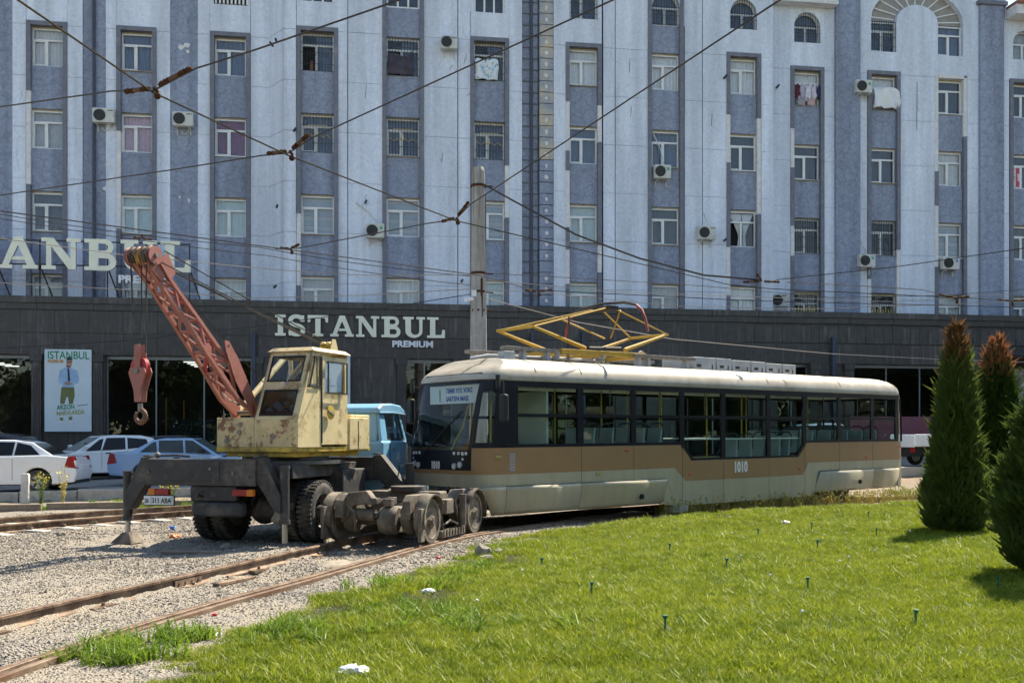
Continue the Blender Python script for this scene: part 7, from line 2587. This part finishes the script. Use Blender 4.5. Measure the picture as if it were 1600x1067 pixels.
def poster(label, a0, a1, h0, h1, full=True):
    root = thing('advertising_poster', label, 'poster', BORG, BR)
    W, Hh = a1 - a0, h1 - h0
    yb = YP - .19
    MB().box(a0, a1, yb, YP - .15, h0, h1).build('board', M_pos, root)

    def flat(name, pl, m, lay=1):
        MB().prism([(a0 + x * W, h0 + z * Hh) for x, z in pl], 'y', yb - .002 * lay, yb - .002 * lay + .0015).build(name, m, root)
    for txt, x, z, sz, m, sx in (('ISTANBUL', .07, .885, .105, M_pgr, 1.0), ('PREMIUM', .07, .835, .045, M_por, .95), ('ARZON', .26, .265, .062, M_pgr, .92), ('NARXLARDA', .26, .195, .058, M_pol, .92)):
        t_ = text_mb(txt, sz * Hh * 1.25, .0004, .006, sx=sx * .82)
        xs0 = min(v[0] for v in t_.v)
        t_.xf(Matrix.Translation((a0 + x * W - xs0, yb - .008, h0 + z * Hh)) @ (Matrix.Rotation(R(-4), 4, 'Y') if z < .5 else Matrix()))
        t_.build('poster_lettering', m, root)
    flat('green_rule', [(.70, .31), (.92, .325), (.92, .335), (.70, .32)], M_pgr)
    if full:
        flat('figure_legs', [(.36, .54), (.63, .54), (.645, .44), (.60, .335), (.52, .335), (.50, .42), (.47, .42), (.42, .335), (.33, .335), (.34, .44)], M_ptro, 1)
        flat('figure_shirt', [(.45, .785), (.53, .785), (.70, .74), (.74, .62), (.68, .575), (.64, .60), (.63, .54), (.38, .54), (.37, .60), (.33, .575), (.29, .62), (.32, .74)], M_pshirt, 2)
        flat('figure_tie', [(.485, .77), (.525, .77), (.545, .62), (.515, .60), (.50, .62)], M_pdark, 3)
        flat('figure_hands', [(.42, .60), (.56, .60), (.58, .575), (.50, .56), (.43, .575)], M_pskin, 3)
        flat('figure_head', [(.475, .775), (.545, .775), (.58, .81), (.595, .87), (.47, .87), (.46, .81)], M_pskin, 3)
        flat('figure_hair', [(.465, .868), (.60, .868), (.59, .90), (.53, .918), (.475, .90)], M_pdark, 4)
        flat('figure_glasses', [(.475, .838), (.585, .838), (.585, .85), (.475, .85)], M_pdark, 5)
        flat('figure_beard', [(.475, .785), (.555, .785), (.565, .80), (.525, .797), (.47, .803)], M_pdark, 4)
        flat('figure_ankles', [(.32, .17), (.40, .17), (.40, .135), (.33, .135)], M_ptro, 1)
        flat('figure_ankles', [(.51, .175), (.59, .185), (.59, .14), (.52, .14)], M_ptro, 1)
        flat('figure_shoe', [(.20, .10), (.40, .115), (.40, .13), (.33, .135)], M_white, 2)
        flat('figure_shoe', [(.52, .12), (.60, .10), (.60, .13), (.53, .14)], M_white, 2)
    return root


poster('tall pale shop poster of a man in shirt and tie left of the crane', -17.69, -16.05, 1.91, 4.94)
poster('pale poster behind the crane cabin with green lettering', -8.45, -6.58, 2.1, 4.85, full=False)
ap = thing('advertising_poster', 'colourful tall poster beside the right-hand conifers', 'poster', BORG, BR)
MB().box(21.1, 22.6, YP - .2, YP - .15, 2.2, 4.6).build('board', M('poster_grey', (.4, .4, .38), .6, var=.5, scale=2.5, dirt=(.08, .07, .06), damt=.5, dscale=2), ap)
MB().box(21.1, 22.6, YP - .205, YP - .2005, 2.4, 3.0).build('colour_band', M('poster_blue', (.05, .2, .5), .5, var=.2), ap)
aw = thing('awning', 'dark canopy slab projecting at the right edge of the podium', 'awning', BORG, BR)
MB().prism([(YP - 2.2, 4.95), (YP - .05, 5.1), (YP - .05, 5.28), (YP - 2.2, 5.05)], 'x', 20.6, 28).build('canopy', M_gran2, aw)
# ------------------------------------------------------------------ conifers
M_thuja = leaf_mat('conifer_green', (.075, .118, .026), .35, .5, 3.0)
M_dead = leaf_mat('dead_conifer_tips', (.235, .12, .055), .25, .4, 5.0)
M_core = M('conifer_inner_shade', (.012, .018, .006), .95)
M_bark = M('brown_bark', (.10, .07, .05), .9, var=.3, bump=.4)


def conifer(label, x, y, prof, dead_from, n=15000):
    z0 = float(terrain(x, y))
    root = thing('conifer', label, 'conifer', (x, y, z0))
    H = prof[-1][0]
    hs_, rs_ = [p[0] for p in prof], [p[1] for p in prof]
    MB().loft([((0, 0, -.05), .07), ((.01, 0, .3), .055), ((0, .01, H * .6), .03), ((0, 0, H * .97), .006)], 8).build('trunk', M_bark, root, smooth=True)
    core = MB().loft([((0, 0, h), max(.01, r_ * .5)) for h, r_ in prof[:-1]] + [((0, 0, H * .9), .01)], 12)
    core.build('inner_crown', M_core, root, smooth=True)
    rg = np.random.default_rng(int(abs(x * 100)))
    h = rg.random(n * 2) * H
    keep = rg.random(n * 2) < np.interp(h, hs_, rs_) / max(rs_) + .06
    h = h[keep][:n]
    n = len(h)
    a = rg.random(n) * 6.283
    # uneven lobes: radius varies with angle and height
    lob = 1 + .09 * np.sin(a * 5 + h * 7) + .08 * np.sin(a * 3 - h * 11 + 1) + .42 * (vnoise(a * 1.2 + 9, h * 3.3 + 4, .35, 61) - .5)
    r_ = np.interp(h, hs_, rs_) * .97 * lob * (.66 + .38 * rg.random(n) ** .6)
    px, py = r_ * np.cos(a), r_ * np.sin(a)
    L_ = rg.uniform(.06, .16, n) * (1 + 1.1 * (rg.random(n) < .09))
    up = rg.uniform(.7, 1.5, n)
    dirv = np.stack([np.cos(a) + rg.normal(0, .5, n), np.sin(a) + rg.normal(0, .5, n), up * 1.3], 1)
    dirv /= np.linalg.norm(dirv, axis=1)[:, None]
    sidev = np.cross(dirv, rg.normal(0, 1, (n, 3)))
    sidev /= np.linalg.norm(sidev, axis=1)[:, None]
    B = np.stack([px, py, h], 1)
    w = rg.uniform(.012, .026, n)[:, None]
    T = B + dirv * L_[:, None]
    Mi = B + dirv * L_[:, None] * .45
    v = np.stack([B, Mi + sidev * w, T, Mi - sidev * w], 1)
    third = np.cross(dirv, sidev)
    v2 = np.stack([B, Mi + third * w, T, Mi - third * w], 1)
    dead = h > dead_from + rg.normal(0, .18, n)
    for nm, msk, m in (('crown', ~dead, M_thuja), ('dead_top', dead, M_dead)):
        vv = np.concatenate([v[msk], v2[msk]]).reshape(-1, 3)
        k = len(vv) // 4
        me = bpy.data.meshes.new(nm)
        me.vertices.add(len(vv))
        me.vertices.foreach_set('co', vv.astype(np.float32).ravel())
        me.loops.add(k * 4)
        me.loops.foreach_set('vertex_index', np.arange(k * 4, dtype=np.int32))
        me.polygons.add(k)
        me.polygons.foreach_set('loop_start', np.arange(0, k * 4, 4, dtype=np.int32))
        me.update()
        me.materials.append(m)
        o = bpy.data.objects.new(nm, me)
        COL.objects.link(o)
        o.parent = root
    # a few bare stalks standing proud
    for _ in range(26):
        t = rg.uniform(.1, .85) * H
        aa = rg.random() * 6.283
        q = np.interp(t, hs_, rs_)
        MB().tube([(q * .5 * math.cos(aa), q * .5 * math.sin(aa), t), (q * 1.08 * math.cos(aa), q * 1.08 * math.sin(aa), t + .14)], .004, 3).build('twig', M_bark, root)
    return root


conifer('tall narrow conifer with brown dead top, nearest the tram', 7.8, 17.75, [(.02, .30), (.12, .44), (.35, .51), (.75, .49), (1.2, .40), (1.6, .34), (2.4, .28), (2.9, .20), (3.3, .12), (3.65, .02)], 3.0)
conifer('middle conifer with the brownest dead top, standing farther back', 10.35, 21.6, [(.02, .25), (.2, .42), (.7, .52), (1.4, .46), (2.2, .40), (2.9, .30), (3.4, .2), (3.8, .05)], 3.05, 12000)
conifer('large green conifer cut by the right edge of the frame', 6.62, 12.2, [(.02, .30), (.15, .5), (.4, .63), (.8, .66), (1.3, .56), (1.8, .42), (2.3, .28), (2.8, .12), (3.05, .03)], 3.2, 20000)

# ------------------------------------------------------------------ trees across the road behind the viewer (mirrored in the shop glass)
M_leafd = leaf_mat('park_tree_leaves', (.045, .075, .018), .3, .4, .7)


def park_tree(label, x, y, H, seed):
    rg = np.random.default_rng(seed)
    root = thing('park_tree', label, 'tree', (x, y, -.05), group='park trees around the stop')
    tr = MB().loft([((0, 0, -.1), .28), ((.05, 0, H * .25), .2), ((0, .1, H * .55), .13), ((.1, 0, H * .85), .05)], 8)
    for k in range(7):
        a = k * .9
        z = H * (.28 + .08 * k)
        tr.loft([((0, 0, z), .09), ((1.0 * math.cos(a), 1.0 * math.sin(a), z + .8), .05), ((1.9 * math.cos(a), 1.9 * math.sin(a), z + 1.3), .02)], 5)
    tr.build('trunk', M_bark, root)
    n = 5200
    c = rg.normal(0, 1, (26, 3)) * (1.6, 1.6, H * .23) + (0, 0, H * .5)
    ci = rg.integers(0, 26, n)
    P = c[ci] + rg.normal(0, .55, (n, 3))
    d1 = rg.normal(0, 1, (n, 3))
    d1 /= np.linalg.norm(d1, axis=1)[:, None]
    d2 = np.cross(d1, rg.normal(0, 1, (n, 3)))
    d2 /= np.linalg.norm(d2, axis=1)[:, None]
    s_ = rg.uniform(.2, .38, n)[:, None]
    vv = np.stack([P - d1 * s_, P + d2 * s_ * .6, P + d1 * s_, P - d2 * s_ * .6], 1).reshape(-1, 3)
    me = bpy.data.meshes.new('crown')
    me.from_pydata(vv.tolist(), [], np.arange(n * 4).reshape(-1, 4).tolist())
    me.materials.append(M_leafd)
    o = bpy.data.objects.new('crown', me)
    COL.objects.link(o)
    o.parent = root


for i, x in enumerate([-48, -42, -36, -31, -26, -22, -18, -14, -10, -6, -2, 2, 6, 10, 14, 18, 22, 27, 32, 38, 44]):
    park_tree('leafy park tree in the row behind the viewer', x + RNG.uniform(-1, 1), (-14 if i % 2 else -19) - RNG.uniform(0, 3), RNG.uniform(8, 12), 100 + i)

for i, (x, y) in enumerate([(40, 2), (43, 9), (39, 15), (44, 21), (41, 27), (45, 33), (50, 12), (52, 24), (51, 36), (47, 40), (38, -5), (34, -10), (56, 4), (58, 10), (57, 16), (59, 21), (57, 27), (58, 32), (56, 38), (43, 15), (44, 28)]):  # out of view; outer row added to hide bright sky in tram glass
    park_tree('unseen leafy park tree in the row right of the tram stop', x + RNG.uniform(-1, 1), y, RNG.uniform(8, 12), 200 + i)

# ------------------------------------------------------------------ small things on the ground
def gz(x, y):
    return float(terrain(x, y))


M_peg = M('green_plastic', (.015, .13, .09), .5)
for x, y in [(.38, 12.79), (2.29, 14.68), (.84, 10.66), (1.31, 8.66), (2.73, 12.85), (3.23, 11.05), (4.54, 15.01), (4.13, 17.0), (5.45, 18.4), (7.34, 20.82), (6.17, 17.11), (3.59, 8.98), (5.4, 11.24), (7.76, 19.05)]:
    r_ = thing('sprinkler_head', 'green plastic sprinkler peg standing in the lawn', 'sprinkler', (x, y, gz(x, y)), group='sprinkler pegs in the lawn')
    MB().cyl((0, 0, -.05), (RNG.uniform(-.01, .01), 0, .15), .011, n=8).build('riser', M_peg, r_, smooth=True)
    MB().lathe([(.0, .13), (.015, .13), (.022, .148), (.022, .16), (0, .163)], (0, 0, 0), (0, 0, 1), 12).build('nozzle', M_peg, r_, smooth=True)
M_clock = M('dandelion_down', (.72, .72, .68), .95)
M_stem = M('dandelion_stem', (.14, .20, .05), .7)
for x, y in [(-.35, 9.6), (1.05, 14.2), (4.2, 13.0), (4.35, 13.1), (3.0, 13.3), (2.95, 11.6), (5.1, 17.2), (5.6, 17.0), (6.6, 16.8), (1.85, 16.0), (.1, 11.9), (2.6, 9.1), (5.05, 14.1), (5.6, 14.4), (4.9, 15.9), (3.6, 16.6)]:
    r_ = thing('dandelion', 'small white dandelion clock in the lawn', 'dandelion', (x, y, gz(x, y)), group='dandelion clocks in the lawn')
    h = RNG.uniform(.09, .16)
    MB().tube([(0, 0, 0), (.01, 0, h * .6), (.015, .01, h)], .003, 4).build('stem', M_stem, r_)
    MB().ball((.015, .01, h), .016, 5).build('seed_head', M_clock, r_, smooth=True)
for lb, x, y, c, s_ in (('crumpled white plastic bag on the lawn at the bottom edge', -1.13, 7.15, (.7, .72, .74), .085), ('crumpled white plastic scrap at the lawn edge', -.9, 10.9, (.7, .7, .7), .05), ('orange wrapper lying on the gravel left of the truck', -5.84, 17.5, (.6, .16, .03), .07), ('red scrap on the gravel in the foreground', -2.93, 9.95, (.5, .02, .04), .022), ('red scrap on the gravel right of the bogie', -1.05, 14.5, (.5, .02, .04), .03), ('white scrap on the grass below the tram', 5.3, 19.6, (.7, .7, .7), .07), ('white scrap on the gravel near the weeds', -2.55, 8.75, (.7, .7, .7), .03)):
    bm = bmesh.new()
    bmesh.ops.create_icosphere(bm, subdivisions=3, radius=1)
    mb = MB()
    for v in bm.verts:
        f = .7 + .5 * float(vnoise(np.array(v.co.x * 2 + v.co.z + x * 7), np.array(v.co.y * 2 + 5.0), .35, 71)) * (1 + .3 * RNG.random())
        mb.v.append((v.co.x * s_ * f * 1.3, v.co.y * s_ * f, v.co.z * s_ * f * .6 + s_ * .35))
    mb.f = [tuple(v.index for v in f.verts) for f in bm.faces]
    bm.free()
    o = mb.build('litter', M('litter_%d' % int(abs(x * 100) + y), c, .4))
    o.location = (x, y, gz(x, y) + .005)
    tag(o, lb, 'litter')
cup = thing('paper_cup', 'blue and white paper cup lying by the far rails', 'cup', (-6.35, 19.0, gz(-6.35, 19.0) + .05), rot=(R(90), 0, R(60)))
MB().loft([((0, 0, -.08), .035), ((0, 0, .05), .048)], 14).build('cup_body', M('cup_blue', (.02, .14, .5), .5), cup, smooth=True)
MB().loft([((0, 0, .051), .048), ((0, 0, .08), .05)], 14).build('cup_rim', M_white, cup, smooth=True)
# rubble by the track
M_rubble = M('grey_rubble', (.22, .195, .165), .95, var=.3, scale=12, bump=.4)
for lb, x, y, sc_, rz in (('pointed grey concrete lump at the gravel edge', -.42, 14.3, (.13, .09, .13), .4), ('small flat concrete lump beside the pointed one', -.2, 14.75, (.10, .07, .05), 1.2), ('low grey stone beside the pointed concrete lump', -.36, 14.05, (.12, .06, .04), .2), ('dark stone by the truck wheel', -4.45, 15.75, (.11, .08, .07), .9), ('brown clod on the gravel at the far left', -7.9, 17.7, (.09, .07, .06), .3)):
    bm = bmesh.new()
    bmesh.ops.create_icosphere(bm, subdivisions=2, radius=1)
    mb = MB()
    for v in bm.verts:
        f = RNG.uniform(.75, 1.12)
        mb.v.append((v.co.x * sc_[0] * f, v.co.y * sc_[1] * f, v.co.z * sc_[2] * f + sc_[2] * .5))
    mb.f = [tuple(v.index for v in f.verts) for f in bm.faces]
    bm.free()
    o = mb.build('rubble', M_rubble)
    o.location = (x, y, gz(x, y))
    o.rotation_euler = (0, 0, rz)
    tag(o, lb, 'rubble')
o = MB().box(-.25, .25, -.07, .07, 0, .03).build('board', M_wood, bevel=.006)
o.location = (.05, 15.0, gz(.05, 15.0) + .01)
o.rotation_euler = (0, .03, .1)
tag(o, 'grey weathered board lying at the edge of the lawn', 'board')
# broken concrete slab between the rails
mb = MB()
P = []
for i in range(15):
    row = []
    for j in range(11):
        u, v = i / 14 - .5, j / 10 - .5
        d = max(0, 1 - (u * 2) ** 4 - (v * 2) ** 4)
        row.append((u * 1.25 + .05 * float(vnoise(np.array(v * 6 + 3.0), np.array(u), .5, 3)), v * .95, -.06 + .17 * d ** .5 * (.75 + .4 * float(vnoise(np.array(u * 4 + 7), np.array(v * 4 + 7), .6, 81)))))
    P.append(row)
o = mb.grid(P).build('concrete_slab', M('dusty_slab', (.27, .235, .185), .95, var=.25, scale=6, bump=.5, dirt=(.16, .135, .10), damt=.46, dscale=4), smooth=True, ang=60)
o.location = (-2.45, 14.75, gz(-2.45, 14.75) - .01)
o.rotation_euler = (0, 0, 1.15)
tag(o, 'broken pale concrete slab lying between the rails before the bogie', 'slab')
for lb, x, y, l_, rz in (('loose rusty rail offcut lying between the rails', -3.5, 12.75, .8, 1.25), ('brown plank lying on the gravel before the truck', -4.8, 15.15, .9, .05)):
    o = MB().box(-l_ / 2, l_ / 2, -.045, .045, 0, .04).build('offcut', M_rail if 'rail off' in lb else M_edge, bevel=.006)
    o.location = (x, y, gz(x, y) + .005)
    o.rotation_euler = (.02, .02, rz)
    tag(o, lb, 'offcut')
# white post and weeds in the dirt strip
o = MB().prism([(-.09, -.1), (.09, -.1), (.085, .82), (.06, .86), (-.06, .86), (-.085, .82)], 'y', -.08, .08).build('marker_post', M('chipped_white_post', (.55, .53, .50), .9, var=.15, dirt=(.3, .27, .24), damt=.42, dscale=5), bevel=.015)
o.location = (-11.85, 24.6, gz(-11.85, 24.6))
o.rotation_euler = (0, .02, .2)
tag(o, 'short chipped white concrete post in the dirt strip at the left', 'post')
M_flower = M('yellow_flower', (.75, .55, .02), .7)
for lb, x, y, H, nl, fl in (('tall weed with yellow flowers left of the white post', -11.55, 24.8, .95, 130, 26), ('tall dry weed right of the white post in front of the car wheel', -11.1, 25.0, 1.1, 60, 0), ('leafy yellow-flowered bush behind the crane outrigger', -8.5, 25.2, .8, 260, 60), ('thin tall dry weed standing before the blue sedan', -8.35, 27.3, 1.25, 34, 0)):
    root = thing('weed_plant', lb, 'plant', (x, y, gz(x, y)))
    st_, lf, fw = MB(), MB(), MB()
    for s in range(7):
        a = RNG.uniform(0, 6.28)
        sp_ = RNG.uniform(.05, .28) * (1 if fl else .6)
        h = H * RNG.uniform(.6, 1)
        tip = (sp_ * math.cos(a), sp_ * math.sin(a), h)
        st_.tube([(0, 0, 0), (tip[0] * .35, tip[1] * .35, h * .55), tip], .006, 4)
        for _ in range(nl // 7):
            t = RNG.uniform(.08, .95)
            p = Vector((tip[0] * t ** 1.3, tip[1] * t ** 1.3, h * t))
            d = Vector((RNG.normal(), RNG.normal(), RNG.uniform(-.2, .7))).normalized() * RNG.uniform(.05, .13)
            e = d.cross(Vector((0, 0, 1))).normalized() * .022
            lf.add([p, p + d * .5 + e, p + d, p + d * .5 - e], [(0, 1, 2, 3)])
        for _ in range(fl // 7):
            t = RNG.uniform(.75, 1.05)
            fw.ball((tip[0] * t + RNG.normal(0, .03), tip[1] * t + RNG.normal(0, .03), h * t), .02, 3)
    st_.build('stems', M_stem if fl else M_seed, root)
    lf.build('leaves', M_grass2 if fl else M_seed, root)
    if fl:
        fw.build('flowers', M_flower, root)
# ------------------------------------------------------------------ air conditioners and washing on the facade
M_acw = M('off_white_ac_casing', (.56, .56, .53), .5, var=.06, dirt=(.36, .33, .28), damt=.38, dscale=3)
M_acd = M('dark_fan_guard', (.035, .037, .04), .6)
M_acgreen = M('green_label', (.05, .38, .2), .5)
M_acblue = M('blue_label', (.05, .2, .5), .5)


def air_con(label, a, h, y, w=.82, ht=.55, fan=-1, lab=None, pipe=None, turn=0.0):
    root = thing('air_conditioner', label, 'air conditioner', fac(a, y, h), BR + turn)
    cs = MB().box(-w / 2, w / 2, -.36, -.06, -ht / 2, ht / 2).build('casing', M_acw, root, bevel=.02)
    fx = fan * w * .17
    MB().cyl((fx, -.385, 0), (fx, -.358, 0), ht * .40, n=28).build('fan_opening', M_acd, cs, smooth=True)
    fg = MB()
    for r_ in (.08, .13, .18, .21):
        fg.lathe([(r_ - .006, -.006), (r_ + .006, -.006), (r_ + .006, .006), (r_ - .006, .006)], (fx, -.395, 0), (0, 1, 0), 28)
    for q in range(8):
        t = q * math.pi / 4
        fg.bar((fx, -.392, 0), (fx + ht * .4 * math.cos(t), -.392, ht * .4 * math.sin(t)), .008, .006)
    fg.build('fan_guard', M_acd, cs)
    sx = -fan * w * .32
    if lab:
        MB().box(sx - .05, sx + .05, -.364, -.361, ht * .08, ht * .30).build('label_sticker', lab, cs)
    else:
        MB().box(sx - .11, sx + .09, -.363, -.361, ht * .30, ht * .36).build('label_sticker', M_acd, cs)
    for x in (-w * .32, w * .32):
        MB().prism([(-.38, -ht / 2 - .04), (0, -ht / 2 - .04), (0, -ht / 2 - .28), (-.04, -ht / 2 - .28), (-.06, -ht / 2 - .09), (-.38, -ht / 2 - .07)], 'x', x - .02, x + .02).build('bracket', M_acw, root)
    if pipe == 'loop':
        MB().tube([(w * .3, -.1, -ht / 2), (w * .2, -.12, -ht / 2 - .2), (0, -.1, -ht / 2 - .26), (-w * .15, -.05, -ht / 2 - .12)], .02, 6).build('hose', M_acw, root)
    elif pipe:
        q = [Vector((w * .3, -.08, ht * .2))]
        q = [Vector((pipe[2] if len(pipe) > 2 else w * .2, -.08, ht / 2)), Vector((pipe[0] * .35 + .1, -.07, ht / 2 + pipe[1] * .5)), Vector((pipe[0], -.04, ht / 2 + pipe[1]))]
        MB().tube(q, .022, 6).build('hose', M_acw, root)
    return root


air_con('air conditioner left of the pink-curtained window', -15.98, 14.1, .05, pipe='loop')
air_con('air conditioner on the dark stripe left of the plum-curtained window', -13.03, 14.1, .03, w=.78, pipe='loop')
air_con('air conditioner high between the two windows with hanging bedding', -2.72, 17.28, YC, w=.66, ht=.5)
air_con('air conditioner with green label left of the striped blinds above the podium', -5.62, 9.76, YC, w=.7, lab=M_acgreen, pipe=(-.75, .85))
air_con('air conditioner with green label on the spandrel right of the pole', 6.05, 12.56, YC + .1, w=.68, lab=M_acgreen, pipe=(-.35, 1.4))
air_con('air conditioner low on the wall left of the tied white curtain', 7.9, 10.1, YC, w=.74, pipe=(-.05, .6))
air_con('air conditioner beside the window with the billowing curtain', 15.35, 16.86, -.02, w=.72, lab=M_acgreen, pipe=(-.2, .25))
air_con('air conditioner with long curved hose at the foot of the dark pilaster', 15.5, 9.33, -.02, w=.72, lab=M_acgreen, pipe=(-.85, 1.3))
air_con('air conditioner with dark fan and blue label under the right-hand blinds', 19.5, 9.35, .1, w=.8, lab=M_acblue)
air_con('air conditioner just above the podium edge beside the navy downpipe', 11.75, 7.55, 0, w=.6, turn=R(-35))


def cloth(name, label, pts_fn, mat, cat='laundry', nu=14, nv=10):
    P = [[fac(*pts_fn(i / nu, j / nv)) for i in range(nu + 1)] for j in range(nv + 1)]
    o = MB().grid(P).build(name, mat, smooth=True, solid=.012, ang=80)
    return tag(o, label, cat)


M_blank = M('dark_plum_blanket', (.06, .055, .075), .9, var=.4, scale=4)
M_floral = M('white_blue_floral_cloth', (.66, .70, .74), .9, var=.08, scale=3, dirt=(.12, .32, .45), damt=.44, dscale=7, dw=.06)
M_sheer = M('white_sheer_cloth', (.74, .75, .78), .9, var=.05)
rr = np.random.default_rng(5)


def drape(a0, a1, h0, h1, y, sag, lump=.05, seed=0):
    ph = seed * 1.7

    def f(u, v):
        a = a0 + (a1 - a0) * u
        top = h1 - sag * (1 - (2 * u - 1) ** 2) - .06 * math.sin(u * 9 + ph)
        h = h0 + (top - h0) * v
        return a + .02 * math.sin(v * 7 + ph), y - .02 - lump * (.5 + .5 * math.sin(u * 13 + v * 4 + ph)) * (1 - .5 * v) - .03 * math.sin(v * 11 + u * 5), h
    return f


cloth('hanging_blanket', 'dark plum blanket bundled over the window grille left of the pole', drape(-5.12, -4.15, 16.02, 16.95, YC + .07, .18, .08, 1), M_blank)
cloth('hanging_bedding', 'white and blue floral bedding bulging from the window grille above the pole', drape(-1.66, -.72, 16.0, 16.78, YC + .07, -.05, .14, 2), M_floral)
cloth('billowing_curtain', 'white curtain billowing out of the top right window', drape(15.95, 17.15, 16.05, 16.9, .02, -.04, .22, 3), M_sheer)
for k, (a, w, h0, h1, c, nm) in enumerate(((12.36, .24, 16.35, 16.95, (.10, .02, .03), 'dark red'), (12.62, .22, 16.15, 16.95, (.45, .40, .50), 'lilac'), (12.86, .26, 16.2, 16.95, (.6, .58, .66), 'pale'), (13.14, .2, 16.3, 16.92, (.55, .52, .6), 'grey-white'), (13.36, .2, 16.35, 16.9, (.03, .035, .09), 'navy'), (12.5, .3, 16.02, 16.4, (.34, .30, .36), 'mauve'), (12.95, .3, 16.02, 16.35, (.5, .34, .36), 'pinkish'))):
    cloth('hanging_garment', '%s garment drying among the clothes in the upper right window' % nm, drape(a - w * .1, a + w, h0, h1, .1 - .012 * k, .03, .04, k), M('garment_cloth_%s' % nm.replace(' ', '_').replace('-', '_'), c, .9, var=.2, scale=6), nu=8, nv=6)
# tied curtain in the open window
for s, lb in ((0, 'left half of the tied white curtain in the open window'), (1, 'right half of the tied white curtain in the open window')):
    def tie(u, v, s=s):
        a_top = 9.08 + (9.62 - 9.08) * u if s == 0 else 9.64 + (10.14 - 9.64) * u
        c = 9.60 if s == 0 else 9.72
        g_ = .18 + .82 * abs(v - .32) ** 1.2 / (.68 ** 1.2) if v > .32 else .18 + .3 * (.32 - v)
        return c + (a_top - c) * g_, YC + .33 + .025 * math.sin(u * 22), 9.68 + 1.38 * v
    cloth('tied_curtain', lb, tie, M_sheer, 'curtain')
# ginger cat on the sill of the open grille window
M_cat = M('ginger_fur', (.30, .12, .045), .9, var=.3, scale=20)
ct = bpy.data.meshes.new('cat')
skel = [(0, 0, .10), (0, -.02, .22), (0, -.03, .30), (0, -.05, .36), (0, -.10, .365), (.035, -.05, .02), (-.035, -.05, .02), (.04, .05, .03), (-.04, .05, .03), (0, .1, .05), (.08, .16, .04), (.025, -.035, .425), (-.025, -.035, .425)]
edg_ = [(0, 1), (1, 2), (2, 3), (3, 4), (1, 5), (1, 6), (0, 7), (0, 8), (0, 9), (9, 10), (3, 11), (3, 12)]
rad = [.075, .06, .04, .048, .025, .02, .02, .03, .03, .022, .014, .008, .008]
ct.from_pydata(skel, edg_, [])
cat = bpy.data.objects.new('cat', ct)
COL.objects.link(cat)
sm = cat.modifiers.new('skin', 'SKIN')
for v, r_ in zip(ct.skin_vertices[0].data, rad):
    v.radius = (r_, r_)
ct.skin_vertices[0].data[0].use_root = True
cat.modifiers.new('sub', 'SUBSURF').levels = 1
cat.modifiers['sub'].render_levels = 1
ct.materials.append(M_cat)
cat.location = fac(-8.08, YC + .3, 16.04)
cat.rotation_euler = (0, 0, BR)
tag(cat, 'ginger cat sitting in the open grille window at upper left', 'cat')
# pink notice in the right-hand window
pn = thing('window_notice', 'pink notice with two columns of white lettering in a window at the right edge', 'notice', BORG, BR)
MB().box(22.72, 23.12, .19, .195, 12.9, 13.8).build('board', M('notice_pink', (.45, .06, .12), .6), pn)
mk = MB()
for col, h0, h1 in ((22.80, 12.95, 13.74), (22.98, 13.2, 13.5)):
    h = h0
    while h < h1:
        w = RNG.uniform(.05, .08)
        mk.box(col, col + .11, .186, .189, h, h + .018)
        mk.box(col + RNG.uniform(0, .08), col + .11, .186, .189, h + .022, h + w - .012)
        h += w
mk.build('notice_lettering', M_white, pn)
